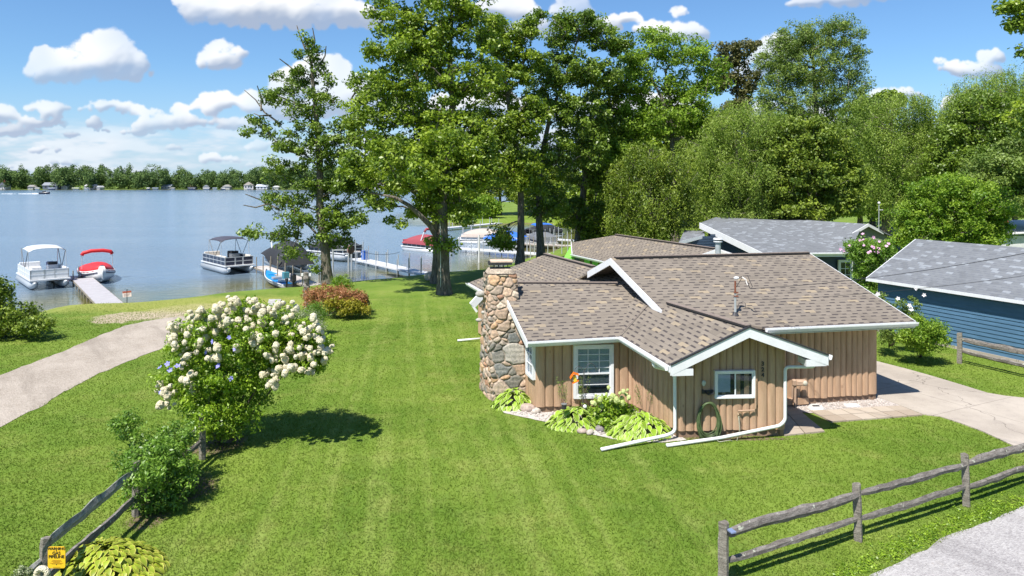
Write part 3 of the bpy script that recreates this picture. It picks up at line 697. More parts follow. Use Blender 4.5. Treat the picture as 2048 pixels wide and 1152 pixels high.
# wing
W_E1b = W_E1 + (W_E1 - W_E0).normalized() * 1.0; W_E1b.z = WP.z(W_E1b.x, W_E1b.y)
rd = (W_R1 - W_R0); W_R1b = W_R0 + rd * 1.22
def onplane(P_, p): return Vector((p.x, p.y, P_.z(p.x, p.y)))
W_R1b = Vector((W_R1b.x, W_R1b.y, W_R0.z)); 
roof_face('roof', [W_E0, W_E1, W_E1b + Vector((.3, .6, .15)), Vector((5.2, 23.3, WP.z(5.2, 23.3))), onplane(WP, W_R1b), W_R0], SH_BR, cot, label='low front roof slope beside the stone chimney')
bk = Vector((-.27 * 3.4, 3.4, -1.25)); roof_face('roof', [W_R0, onplane(WP, W_R1b), onplane(WP, W_R1b) + bk, W_R0 + bk], SH_BR, cot, eave=(2, 3))
# back wing
B_E0 = PD(938, 565, 32.1); B_E1 = B_E0 + (PD(973, 585, F * (CAMZ - B_E0.z) / 218) - B_E0) * 2.3; B_R0 = PD(1090, 509, F * (CAMZ - 3.60) / 142); B_R1 = PD(1190, 535, F * 3.40 / 168); B_R1b = B_R0 + (B_R1 - B_R0) * 1.7
roof_face('roof', [B_E0, B_E1, B_R1b, B_R0], SH_BR, cot, label='back roof slope seen behind the chimney')
B_RE = B_R0 + (B_R0 - B_E0); B_RE.z = B_E0.z; B_RE1 = B_RE + (B_R1b - B_R0)
roof_face('roof', [B_R0, B_R1b, B_RE1, B_RE], SH_BR, cot, eave=(2, 3))
# main
M_RK2 = M_RK + (M_RK - M_RL).normalized() * .35
roof_face('roof', [M_EL, M_ER, M_RR, M_RL, M_RK2], SH_BR, cot, label='big main roof slope with the service mast')
mb_ = Vector((-.345 * 4.3, 4.3, -1.72)); roof_face('roof', [M_RL, M_RR, M_RR + mb_, M_RL + mb_], SH_BR, cot, eave=(2, 3))
# gabled front room
G_RB2 = G_R + gd.normalized() * 5.2
roof_face('roof', [G_L, G_LB2, G_B2, G_P], SH_BR, cot, eave=(0, 1), label='left slope of the front gable')
roof_face('roof', [G_P, G_B2, G_RB2, G_R], SH_BR, cot, eave=(3, 2), label='right slope of the front gable')
# ridge vents under a shingle cap, painted black for the vent's shadow line
RV = plain('ridge_vent_shadow', (.028, .024, .026), .8, .2); CAP = plain('ridge_cap', (.24, .19, .16), .9, .25, 12)
def ridge(p, q, parent=None, w=.20, capm=None):
    parent = parent or cot; up = Vector((0, 0, .028)); a = MB().beam(Vector(p) + up, Vector(q) + up, w, .05); o = a.build('ridge_vent', RV, parent)
    MB().beam(Vector(p) + up * 2.1, Vector(q) + up * 2.1, w * .88, .018).build('ridge_cap', capm or CAP, o)
ridge(PD(1035, 567, F * (CAMZ - W_R0.z) / 200), W_R1); ridge(M_RL.lerp(M_RR, .02), M_RR.lerp(M_RL, .01)); ridge(G_B.lerp(G_P, .03), G_P.lerp(G_B, .0)); ridge(B_R0, B_R1.lerp(B_R0, .02))
# flashing in the valley
MB().tube([onplane(GPL, G_LB) + Vector((0, 0, .03)), GPL.ray(1296, 612) + Vector((0, 0, .04))], .012, 5).build('valley_flashing', plain('flash', (.2, .16, .14), .6), cot)
# fascia boards + gutters
fa = MB(); L_ = Vector((-1, -.1, 0))
board(fa, W_E0, W_R0, .20, .04, (-1, -.27, 0), .0); fa.build('barge_board', WHITE, cot)
fb = MB(); board(fb, M_RL, M_RK2, .24, .045, (-1, -.3, 0), .01); MB_L = M_RL + Vector((-.66, 1.55, -.62)); fb.build('barge_board', WHITE, cot)
fc = MB(); pk = M_RL; lf = pk + Vector((-.345 * 1.75, 1.75, -.70)); board(fc, lf, pk, .24, .045, (-1, -.3, 0), .01); fc.build('barge_board', WHITE, cot)
so = MB().slab([pk - Vector((0, 0, .1)), M_RK + Vector((0, 0, -.12)), M_RK + Vector((.7, .25, -.12)), pk + Vector((.8, .3, -.1))], .03); so.build('soffit', SOFFIT, cot)
# gable barge boards with boxed ends
for (a, b) in ((G_L, G_P), (G_P, G_R)):
    m = MB(); board(m, a, b, .27, .05, (.1, -1, 0), .01); m.build('barge_board', WHITE, cot)
    m = MB(); board(m, a, b, .045, .075, (.1, -1, 0), .05); m.build('drip_edge', DARK, cot)
def boxend(p, sgn):
    m = MB(); q = p + Vector((sgn * .58, sgn * .07, .0)); zt = p.z - .02; zb = p.z - .27
    vs = []
    for k in (-.045, .5 if sgn < 0 else .5):
        vs += [(p.x, p.y + k, zb), (q.x, q.y + k, zb), (q.x, q.y + k, zb + .17), (p.x, p.y + k, zt - .03)]
    m.add(vs, [(0, 1, 2, 3), (4, 7, 6, 5), (0, 4, 5, 1), (1, 5, 6, 2), (2, 6, 7, 3), (3, 7, 4, 0)]); m.build('boxed_eave', WHITE, cot)
boxend(G_L + Vector((.04, 0, 0)), 1); boxend(G_R + Vector((-.04, 0, 0)), -1)
# soffits
def soffit(a, b, nr, w, dz=-.16):
    nr = Vector(nr).normalized(); MB().slab([a + Vector((0, 0, dz)), b + Vector((0, 0, dz)), b + nr * w + Vector((0, 0, dz)), a + nr * w + Vector((0, 0, dz))], .02).build('soffit', SOFFIT, cot)
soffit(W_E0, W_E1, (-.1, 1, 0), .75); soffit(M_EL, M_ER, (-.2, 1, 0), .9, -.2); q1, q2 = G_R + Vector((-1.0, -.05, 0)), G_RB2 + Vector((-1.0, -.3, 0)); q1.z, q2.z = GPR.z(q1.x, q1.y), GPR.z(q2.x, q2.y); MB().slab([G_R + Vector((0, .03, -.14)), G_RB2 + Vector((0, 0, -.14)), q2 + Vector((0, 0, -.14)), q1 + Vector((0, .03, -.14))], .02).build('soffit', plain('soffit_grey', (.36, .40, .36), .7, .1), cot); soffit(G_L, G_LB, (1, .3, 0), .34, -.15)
for nm, p, q, o_ in (('fascia', W_E0, W_E1, (0, -1, 0)), ('fascia', M_EL, M_ER, (.15, -1, 0)), ('fascia', G_L, G_LB, (-1, -.3, 0)), ('fascia', G_R, G_RB2, (1, .3, 0)), ('fascia', B_E0, B_E1, (-1, -.3, 0))):
    m = MB(); board(m, p, q, .16, .03, o_, -.02); m.build(nm, WHITE, cot)
for p, q, o_ in ((W_E0 + Vector((0, 0, 0)), W_E1 + Vector((-.05, 0, 0)), (.05, -1, 0)), (M_EL, M_ER + Vector((.0, 0, 0)), (.15, -1, 0)), (G_L, G_LB, (-1, -.3, 0)), (G_R, G_RB2, (1, .3, 0)), (B_E0, B_E1, (-1, -.3, 0))):
    m = MB(); gutter(m, p, q, o_); m.build('gutter', WHITE_D, cot)
# right rake of the main roof + right wall
m = MB(); board(m, M_ER, M_RR, .18, .03, (1, .3, 0), 0); m.build('barge_board', WHITE, cot)
# walls
A_ = Vector((4.565, 18.77, 0)); Bc = Vector((7.54, 18.93, 0)); I_ = Vector((3.75, 21.12, 0)); C_ = Vector((.763, 20.82, 0)); D_ = Vector((11.76, 22.05, 0)); E_ = Vector((7.3, 21.22, 0))
tg = lambda x, y: min(GPL.z(x, y), GPR.z(x, y)) - .10
log_wall('log_wall', A_, Bc, .20, tg, cot, seed=3, label='front gable log wall with small slider window and house number')
log_wall('log_wall', I_, A_, .20, lambda x, y: GPL.z(x, y) - .1, cot, seed=4)
log_wall('log_wall', C_, I_, .20, lambda x, y: WP.z(x, y) - .1, cot, seed=5)
tw = lambda x, y: (WP.z(x, y) if y < W_R0.y + .0 else W_R0.z - (WP.z(x, y) - W_R0.z)) - .1
WB = C_ + Vector((-.27 * 5.2, 5.2, 0)); log_wall('log_wall', WB, C_, .15, tw, cot, w=.24, bulge=.02, seed=6)
log_wall('log_wall', E_, D_, .20, lambda x, y: MP.z(x, y) - .14, cot, seed=8, label='main log wall behind the front gable')
DB = D_ + Vector((-.345 * 7.6, 7.6, 0)); zr = M_RR.z
log_wall('log_wall', D_, DB, .20, lambda x, y: min(MP.z(x, y), 2 * zr - MP.z(x, y)) - .12, cot, seed=9)
EB = Bc + Vector((-.8, 2.7, 0)); log_wall('log_wall', Bc, EB, .20, lambda x, y: GPR.z(x, y) - .1, cot, seed=10)
# back wing walls
bw0 = Vector((B_E0.x + .5, B_E0.y - .4, 0)); bw1 = Vector((B_E1.x + .45, B_E1.y, 0)); 
log_wall('log_wall', bw0, bw1, .1, lambda x, y: 2.3, cot, seed=12)
bw2 = Vector((B_RE.x - .5, B_RE.y + .2, 0)); log_wall('log_wall', bw2, bw0, .1, lambda x, y: 3.4 - abs(x - B_R0.x) * .33, cot, seed=13)
fnd = MB()
for p, q in ((A_, Bc), (I_, A_), (C_, I_), (E_, D_), (D_, DB), (WB, C_), (Bc, EB)):
    d = (q - p).normalized(); nr = Vector((d.y, -d.x, 0)); fnd.beam(p - nr * .07 + Vector((0, 0, .08)), q - nr * .07 + Vector((0, 0, .08)), .12, .34)
fnd.build('foundation', FOUND, cot)
# sill beam on the lower left part of the main wall
MB().beam(Vector((8.45, 21.33, .18)), Vector((9.3, 21.49, .18)), .16, .2).build('sill_beam', LOG, cot)
# windows
def wallpt(p, q, px):   # plan point of the wall line under pixel column px
    k = (px - 1024) / F; d = q - p; t = (k * p.y - p.x) / (d.x - k * d.y); return p + d * t
def zat(pt, py): return CAMZ - (py - H0) / F * pt.y
fg = Vector((.05, -1, 0)) * .05
a, b = wallpt(A_ + fg, Bc + fg, 1427.5), wallpt(A_ + fg, Bc + fg, 1508)
window(cot, a, b, zat(a, 795.5), zat(a, 740), 'slider', .055, .05, label='small white slider window with grey curtain')
a, b = wallpt(C_ + fg, I_ + fg, 1146), wallpt(C_ + fg, I_ + fg, 1226)
window(cot, a, b, zat(a, 796), zat(a, 689), 'sash', .10, .06, label='tall white sash window with blinds')
p_ = WB + (C_ - WB) * .84; q_ = WB + (C_ - WB) * .985; window(cot, p_, q_, .98, 2.12, 'plain', .09, .07, label='narrow white side window beside the chimney')
# house number 3 2 4
def text(s, loc, size, mat, parent, rot=(R(90), 0, 0), ext=.006, align='CENTER', name='lettering', bold=0.0):
    c = bpy.data.curves.new(name, 'FONT'); c.body = s; c.size = size; c.extrude = ext; c.align_x = align; c.align_y = 'CENTER'; c.offset = bold
    t = bpy.data.objects.new(name, c); COL.objects.link(t)
    me = bpy.data.meshes.new_from_object(t); bpy.data.objects.remove(t); bpy.data.curves.remove(c)
    o = bpy.data.objects.new(name, me); COL.objects.link(o); me.materials.clear(); me.materials.append(mat)
    org = WORLD.get(parent.name, Vector()) if parent else Vector(); o.location = Vector(loc) - org; o.rotation_euler = rot
    if parent: o.parent = parent
    return o
for ch, py in (('3', 727.5), ('2', 739), ('4', 750)):
    a = wallpt(A_ + fg * 2, Bc + fg * 2, 1525.5); text(ch, (a.x, a.y - .01, zat(a, py)), .16, DARK, cot, rot=(R(90), 0, R(3)), name='house_number', bold=.006)
# vertical trim strip, conduit, vent hood on the gable wall
a = wallpt(A_ + fg, Bc + fg, 1511.5); MB().box((a.x, a.y - .02, 1.95), (.05, .06, 2.1), R(3)).build('trim_strip', LOG, cot)
TANP = plain('tan_pipe', (.42, .28, .19), .5, .1)
c0 = wallpt(A_ + fg * 2, Bc + fg * 2, 1475); c1 = wallpt(A_ + fg * 2, Bc + fg * 2, 1510)
zc = zat(c0, 821); MB().tube([(c0.x, c0.y - .02, zc - .08), (c0.x, c0.y - .04, zc), (c1.x - .04, c1.y - .04, zc + .01), (c1.x, c1.y - .04, zc + .06), (c1.x, c1.y - .03, zat(c1, 758))], .026, 8).build('water_pipe', TANP, cot)
fau = MB().tube([(c0.x, c0.y - .04, zc - .05), (c0.x, c0.y - .09, zc - .1)], .02, 6); fau.tube([(c0.x - .03, c0.y - .06, zc - .13), (c0.x + .035, c0.y - .1, zc - .13)], .012, 6); fau.build('faucet', plain('brass', (.35, .27, .18), .4, .2, metal=.6), cot)
a = wallpt(A_ + fg * 2, Bc + fg * 2, 1407); v_ = MB().ball((a.x, a.y - .02, zat(a, 766)), .055, 8, 6, (1, .6, 1.5)); v_.box((a.x + .03, a.y - .03, zat(a, 764)), (.04, .05, .06)); v_.build('wall_vent', plain('vent_grey', (.5, .52, .46), .6), cot)
# downspouts
def spout(pts, r=.047, nm='downspout'):
    """rounded-square pipe following pts with short bends"""
    P_ = [Vector(p) for p in pts]; out = [P_[0]]
    for i in range(1, len(P_) - 1):
        a, b, c = P_[i - 1], P_[i], P_[i + 1]; d0 = (a - b); d1 = (c - b); k = min(.12, d0.length * .45, d1.length * .45)
        out += bez(b + d0.normalized() * k, b, b + d1.normalized() * k, 4)
    out.append(P_[-1]); return MB().tube(out, r, 8).build(nm, WHITE_D, cot, smooth=True)
base = A_ + Vector((-.085, -.10, 0))
lt = G_L.lerp(G_LB, .28) + Vector((-.06, -.02, -.12))
spout([lt, lt + Vector((.02, -.05, -.14)), base + Vector((-.03, 0, 1.86)), base + Vector((-.02, 0, .22)), base + Vector((-.25, -.12, .16)), PZ(1202, 899, .06)])
rt = G_R + Vector((-.32, .10, -.30)); rb = Bc + Vector((-.02, -.14, 0))
spout([rt, rt + Vector((-.05, 0, -.03)), rb + Vector((0, 0, 1.95)), rb + Vector((0, 0, .48)), rb + Vector((-.15, -.02, .34)), PD(1440, 876, 18.55), PZ(1333, 891, .06)])
spout([PZ(915, 681, .07), PZ(963, 677, .12)])
# end caps / bracket seen left of the chimney
bx = PD(948, 607, 26.5); m = MB(); m.beam(bx + Vector((-.08, 0, -.08)), bx + Vector((.3, .1, .32)), .16, .26); m.beam(bx + Vector((-.14, 0, .05)), bx + Vector((.12, .0, -.32)), .12, .08); m.build('gutter_elbow', WHITE_D, cot)

# ---- fieldstone chimney: one surface displaced into individual stones with recessed mortar
def chimney():
    base = [Vector((-.600, 21.86, 0)), Vector((.47, 21.98, 0)), Vector((.05, 23.4, 0)), Vector((-1.09, 23.32, 0))]
    top = [Vector((-.80, 22.42, 4.0)), Vector((.13, 22.50, 4.0)), Vector((.0, 23.35, 4.0)), Vector((-.93, 23.25, 4.0))]
    mid = [Vector((-.66, 21.98, 1.6)), Vector((.40, 22.10, 1.6)), Vector((.05, 23.4, 1.6)), Vector((-1.07, 23.32, 1.6))]
    mid2 = [Vector((-.74, 22.22, 2.9)), Vector((.22, 22.32, 2.9)), Vector((.03, 23.4, 2.9)), Vector((-.98, 23.3, 2.9))]
    lev = [(0, base), (1.6, mid), (2.9, mid2), (4.0, top)]
    def ringat(z):
        for (z0, r0), (z1, r1) in zip(lev, lev[1:]):
            if z <= z1 + 1e-6: t = (z - z0) / (z1 - z0); return [a.lerp(b, t) for a, b in zip(r0, r1)]
    NZ, NS = 190, 60; V = []; 
    for j in range(NZ + 1):
        z = 4.0 * j / NZ; r4 = ringat(z); ctr = sum(r4, Vector()) / 4
        for k in range(4):
            a, b = r4[k], r4[(k + 1) % 4]
            for i in range(NS):
                t = i / NS; p = a.lerp(b, t); e = min(t, 1 - t) * (b - a).length; rnd = max(0, .10 - e) ; p = p + (ctr - p).normalized() * rnd * rnd * 4; p.z = z; V.append(p)
    V = np.array([tuple(p) for p in V]); n4 = 4 * NS
    # seeds of varying size (weighted distance), a few big boulders placed as in the wall
    rg = np.random.default_rng(5); sd = []; wt = []
    def seed(p, w): sd.append(p); wt.append(w)
    def facept(t, z, k=0): r4 = ringat(z); return r4[k].lerp(r4[(k + 1) % 4], t)
    big = [(.72, 1.52, .36), (.70, 2.02, .16), (.25, 1.45, .17), (.30, .98, .2), (.22, .42, .24), (.62, .60, .2), (.85, 1.0, .12), (.45, 2.35, .17), (.40, 2.75, .18), (.35, 3.5, .16), (.72, 3.75, .13), (.25, 3.8, .15), (.60, 3.45, .12)]
    for t, z, w in big: p = facept(t, z); seed((p.x, p.y, z), w)
    tries = 0
    while len(sd) < 340 and tries < 14000:
        tries += 1; q = V[rg.integers(len(V))] + rg.normal(0, .02, 3); w = rg.uniform(.04, .10)
        if all(math.dist(q, s_) > (w + w2) * .86 for s_, w2 in zip(sd, wt)): seed(tuple(q), w)
    sd = np.array(sd); wt = np.array(wt); k = len(sd)
    warp = np.stack([np.sin(V[:, 2] * 17 + V[:, 0] * 11) , np.sin(V[:, 0] * 19 + V[:, 2] * 5), np.sin(V[:, 1] * 15 + V[:, 0] * 13)], 1) * .012
    Q = V + warp; Dm = np.linalg.norm((Q[:, None] - sd[None]) * np.array([1, 1, 1.4]), axis=2) - wt[None]
    o2 = np.argpartition(Dm, 1, axis=1)[:, :2]; d0 = np.take_along_axis(Dm, o2, 1); d1, d2 = d0.min(1), d0.max(1); own = np.where(d0[:, 0] <= d0[:, 1], o2[:, 0], o2[:, 1])
    edge = np.clip((d2 - d1 - .018) / .07, 0, 1); edge = np.sqrt(edge)
    prot = rg.uniform(.025, .085, k)[own] + wt[own] * .06
    gz = np.round(V[:, 2] / (4.0 / NZ)).astype(int); ctrs = np.array([tuple(sum(ringat(4.0 * j / NZ), Vector()) / 4) for j in range(NZ + 1)])[gz]
    nd = V - ctrs; nd[:, 2] = 0; nd /= np.linalg.norm(nd, axis=1)[:, None] + 1e-9
    V2 = V + nd * (edge * prot)[:, None] + nd * (np.sin(V[:, 2:3] * 40 + own[:, None] * 3) * .004 * edge[:, None])
    pal = np.array([(.52, .42, .34), (.46, .40, .34), (.58, .46, .36), (.40, .38, .34), (.22, .235, .22), (.60, .43, .28), (.50, .42, .34), (.60, .54, .46), (.54, .34, .24), (.42, .34, .27)])
    cc = pal[rg.integers(0, len(pal), k)] * rg.uniform(.68, 1.02, (k, 1)) * np.array([1.04, .96, .88]); cc[0] = (.40, .385, .34); cc[1] = (.16, .175, .17); cc[2] = (.24, .235, .21); cc[3] = (.23, .24, .23)
    mortar = np.array([.37, .31, .25]); colr = np.where((edge > .12)[:, None], cc[own], mortar); colr = np.column_stack([colr, np.ones(len(V))])
    fcs = []
    for j in range(NZ):
        a = np.arange(n4) + j * n4; b = (np.arange(n4) + 1) % n4 + j * n4; fcs.append(np.stack([a, b, b + n4, a + n4], 1))
    m, n, out = newmat('fieldstone')
    at = n('ShaderNodeAttribute', attribute_name='Col').outputs['Color']; P = n('ShaderNodeNewGeometry').outputs['Position']
    f = n.noise(P, 14, 5, .7); f2 = n.noise(n.v('MULTIPLY', P, (6, 6, 26)), 1.0, 4, .6)
    c = n.mix(n.m('MULTIPLY', n.rng(f, .35, .7), .7), n.mix(1.0, at, (.62, .62, .64), 'MULTIPLY'), n.mix(1.0, at, (1.45, 1.38, 1.3), 'MULTIPLY'))
    c = n.mix(n.m('MULTIPLY', n.rng(f2, .5, .75), .3), c, (.48, .42, .34))
    p = n('ShaderNodeBsdfPrincipled', {'Base Color': c, 'Roughness': .88, 'Specular IOR Level': .25}); bb = n('ShaderNodeBump', {'Strength': .8, 'Distance': .015, 'Height': f}); n.t.links.new(bb.outputs[0], p.inputs['Normal']); n.t.links.new(p.outputs[0], out.inputs[0])
    o = npmesh('chimney', V2, np.concatenate(fcs).reshape(-1), 4, m, cot, attrs={'Col': colr}, smooth=True); o['label'] = 'tall rounded fieldstone chimney with a metal cap'
    WORLD[o.name] = WORLD[cot.name]
    cr = MB(); r4 = ringat(4.0); c_ = sum(r4, Vector()) / 4
    ring0 = [c_ + (p - c_) * 1.03 for p in r4]; ring1 = [c_ + (p - c_) * .80 + Vector((0, 0, .17)) for p in r4]; 
    pts0 = [ring0[k].lerp(ring0[(k + 1) % 4], t) for k in range(4) for t in (.12, .5, .88)]; pts1 = [ring1[k].lerp(ring1[(k + 1) % 4], t) for k in range(4) for t in (.12, .5, .88)]
    nn = 12; cr.add(pts0 + pts1, [tuple(range(nn))[::-1], tuple(range(nn, 2 * nn))] + [(i, (i + 1) % nn, nn + (i + 1) % nn, nn + i) for i in range(nn)])
    cr.build('crown', plain('chimney_crown', (.44, .36, .28), .9, .4, 5, .03, 8), o, smooth=False, bevel=.03)
    t0 = c_ + Vector((.02, 0, .17))
    for dx in (-.22, -.07, .09, .24):
        for dy in (-.18, .18): MB().box((t0.x + dx, t0.y + dy, t0.z + .07), (.03, .03, .16)).build('cap_leg', DARK, o)
    MB().box((t0.x - .03, t0.y, t0.z + .17), (.78, .62, .07), R(5)).build('cap_hood', DARK, o)
    MB().box((t0.x + .02, t0.y, t0.z + .235), (.74, .56, .055), R(5)).build('cap_board', plain('cap_wood', (.62, .47, .36), .8, .15, 5), o, bevel=.008)
    cr = MB()
    for px, py, Y, r in ((962, 588, 22.8, .15), (958, 640, 23.0, .09), (968, 625, 22.9, .08)): q = PD(px, py, Y); MB().ball(tuple(q), r, 10, 7, (1.25, .9, .75), .08).build('jutting_stone', plain('stone_grey', (.38, .36, .32), .9, .3, 8, .01), o, smooth=True)
    fl = MB(); a = PD(1000, 573, 22.75); fl.beam(a + Vector((.0, .02, .0)), PD(1032, 572, 22.7), .06, .03); fl.build('flashing', WHITE, o)
chimney()

# ---- service mast
mb0 = MP.ray(1470.5, 629); mast = MB(); Ym = mb0.y
top = PD(1470.5, 562, Ym); mast.tube([mb0, PD(1470.5, 585, Ym)], .035, 8); mt = mast.build('service_mast', plain('galv', (.50, .54, .55), .45, .15, metal=.4), cot)
WORLD[mt.name] = WORLD[cot.name]
MB().tube([PD(1470.5, 585, Ym), top], .03, 8).build('rusty_sleeve', plain('rust', (.22, .075, .04), .9, .3, 20), mt)
MB().ball(tuple(PD(1473, 556, Ym)), .07, 8, 6, (1.3, 1, .7)).build('weather_head', WHITE, mt)
MB().tube([mb0 + Vector((0, 0, -.03)), mb0 + Vector((0, 0, .08))], [.12, .05], 10).build('roof_boot', DARK, mt)
for py in (586, 593): MB().box(tuple(PD(1472, py - 1, Ym)), (.12, .1, .035)).build('clamp', plain('rust', (1, 1, 1)), mt)
wr = MB(); wr.tube([PD(1473, 558, Ym), PD(1484, 553, Ym - .1), PD(1492, 560, Ym - .15), PD(1500, 577, Ym - .2)], .012, 5); wr.tube([PD(1473, 574, Ym), PD(1486, 552, Ym - .1), PD(1495, 551, Ym - .15), PD(1505, 574, Ym - .2), PD(1500, 577, Ym - .2)], .009, 5)
wr.tube([PD(1474, 618, Ym), PD(1477, 608, Ym), PD(1486, 603, Ym), PD(1491, 607, Ym), PD(1491, 616, Ym)], .008, 5); wr.build('loose_wire', DARK, mt)
MB().tube([PD(1484, 554, Ym - .1), PD(1492, 560, Ym - .14), PD(1495, 570, Ym - .17)], .022, 6).build('wire_sleeve', plain('wht2', (.75, .70, .66), .6), mt)
w1 = MB(); a = PD(1500, 577, Ym - .2)
def sag(a, b, s, n=14): return [a.lerp(b, t) + Vector((0, 0, -s * 4 * t * (1 - t))) for t in [i / n for i in range(n + 1)]]
w1.tube(sag(a, PD(2110, 495, 15.0), .15), .008, 5); o = w1.build('power_line', DARK); tag(o, 'thin black power line running from the roof mast over the blue garage roof', 'cable')
o = MB().tube(sag(PD(1500, 600, Ym - .1), PD(2110, 543, 15.4), .12), .006, 5).build('lower_line', DARK); tag(o, 'lower thin dark line running across the brown roof under the power line', 'cable')  # second thin dark tube along the lower line
# vent stack on back of main roof
def vent(px, y0, y1, Y, parent, r=.14):
    a, b = PD(px, y1, Y), PD(px, y0 + 6, Y); v = MB().tube([a, b], r, 12).build('vent_pipe', plain('galv', (1, 1, 1)), parent); WORLD[v.name] = WORLD[parent.name]
    c = MB(); c.tube([b, b + Vector((0, 0, .06))], r * 1.6, 12); c.tube([b + Vector((0, 0, .13)), b + Vector((0, 0, .2))], [r * 1.75, r * 1.5], 12); c.build('vent_cap', plain('galv2', (.66, .68, .70), .4, .1), v)

# ---- gas meter, bed litter
gp = PD(1600, 765, 21.2); gm = thing('gas_meter', (gp.x, gp.y, 0), 'tan painted gas meter with pipework standing against the main log wall', 'gas meter')
GM = plain('tan_meter', (.45, .31, .22), .6, .15)
m = MB(); m.box((gp.x + .03, gp.y, gp.z), (.34, .2, .17)); m.box((gp.x - .18, gp.y, gp.z), (.12, .14, .2)); m.build('meter_body', GM, gm, bevel=.03)
m = MB(); m.tube([(gp.x - .14, gp.y, gp.z - .05), (gp.x - .16, gp.y, 0)], .035, 8); m.tube([(gp.x - .22, gp.y + .02, gp.z), (gp.x - .22, gp.y + .05, .3), (gp.x - .45, gp.y, .25)], .025, 8); m.build('riser_pipe', GM, gm)
m = MB(); m.ball((gp.x + .12, gp.y - .1, gp.z), .075, 10, 7, (1, .6, 1)); m.build('regulator', plain('grey_reg', (.5, .47, .38), .5), gm)
a = PZ(1632, 816, .03); t = thing('cover_lid', (a.x, a.y, .03), 'round grey access lid lying in the pale gravel', 'lid')
MB().tube([(a.x, a.y, .02), (a.x, a.y, .09)], [.26, .2], 14).build('lid', plain('lidg', (.55, .54, .52), .6), t); MB().box((a.x, a.y, .1), (.2, .08, .02)).build('lid_handle', DARK, t)
a = PZ(1703, 812, .03); o = MB().box((a.x, a.y, .05), (.42, .2, .05), .1).build('splash_block', WHITE, bevel=.01); tag(o, 'flat white plastic block lying on the gravel right of the round lid', 'block')

# ---- hose coil on the gable wall
hp = wallpt(A_, Bc, 1413.5); hy = hp.y - .17; hz = zat(hp, 808)
hose = thing('garden_hose', (hp.x, hy, 0), 'coiled green garden hose hanging on the front gable wall left of the window', 'hose')
m = MB(); rr = random.Random(4)
for k in range(18):
    rx = .285 + rr.uniform(-.06, .03); rz = .52 + rr.uniform(-.10, .06); dx = rr.uniform(-.02, .02); dz = (.50 - rz) * .9 + .0; dy = rr.uniform(-.07, .04); tl = rr.uniform(-.08, .08)
    pts = [(hp.x + dx + math.cos(t_) * rx * (1.05 - .12 * math.sin(t_)) + tl * math.sin(t_) * .3, hy + dy + .02 * math.sin(3 * t_), hz - .40 + dz + math.sin(t_) * rz) for t_ in [i * math.tau / 26 for i in range(27)]]
    m.tube(pts, .016, 6, cap=False)
m.build('coil', plain('hose_green', (.085, .125, .05), .45, .3, 9), hose, smooth=True)
m = MB(); m.tube([(hp.x - .07, hy + .1, hz + .36), (hp.x - .03, hy - .08, hz + .34), (hp.x + .1, hy - .08, hz + .37), (hp.x + .12, hy + .1, hz + .36)], .03, 6); m.box((hp.x, hy + .1, hz + .36), (.3, .05, .1)); m.build('hanger', DARK, hose)
MB().tube([(c0.x, c0.y - .1, zc - .12), (c0.x + .02, c0.y - .12, zc - .5), (c0.x - .1, c0.y - .2, zc - .82), (c0.x - .3, c0.y - .3, .06), (c0.x - .6, c0.y - .35, .03), (hp.x + .15, hy - .05, .04)], .013, 6).build('feed_end', plain('hose_pale', (.30, .30, .22), .5), hose, smooth=True)

# ------------------------------------------------ neighbour houses
def siding_mat(name, col, pitch=.15):
    m, n, out = newmat(name)
    P = n('ShaderNodeNewGeometry').outputs['Position']; z = n('ShaderNodeSeparateXYZ', {0: P}).outputs[2]
    f = n.noise(n.v('MULTIPLY', P, (2, 2, 12)), 1.0, 4)
    c = n.mix(n.rng(f, .3, .7), [x * .9 for x in col], [x * 1.1 for x in col])
    p = n('ShaderNodeBsdfPrincipled', {'Base Color': c, 'Roughness': .45}); n.t.links.new(p.outputs[0], out.inputs[0]); return m
def siding_wall(name, p0, p1, z0, topf, parent, mat, pitch=.15, lap=.022, nseg=1, label=None):
    """lapped horizontal boards, every course really overhangs the one below"""
    p0, p1 = Vector((p0[0], p0[1], 0)), Vector((p1[0], p1[1], 0)); d = p1 - p0; nr = Vector((d.y, -d.x, 0)).normalized(); mb = MB()
    zt = max(topf(*(p0 + d * (k / 20)).xy) for k in range(21)); z = z0
    while z < zt - .01:
        z1 = min(z + pitch, zt); ok = [k / 60 for k in range(61) if topf(*(p0 + d * (k / 60)).xy) >= z1 - pitch * .6]
        if ok:
            a = p0 + d * ok[0]; b = p0 + d * ok[-1]
            if ok[0] == ok[-1]: break
            U = Vector((0, 0, 1)); vs = [a + nr * lap + U * z, b + nr * lap + U * z, b + nr * .003 + U * z1, a + nr * .003 + U * z1, a - nr * .03 + U * z, b - nr * .03 + U * z, b - nr * .03 + U * z1, a - nr * .03 + U * z1]
            mb.add(vs, [(0, 1, 2, 3), (0, 4, 5, 1), (4, 7, 6, 5), (0, 3, 7, 4), (1, 5, 6, 2), (2, 6, 7, 3)])
        z = z1
    o = mb.build(name, mat, parent)
    if label: o['label'] = label
    return o
BLUE = siding_mat('blue_siding', (.075, .155, .25)); NAVY = siding_mat('navy_siding', (.035, .06, .10))
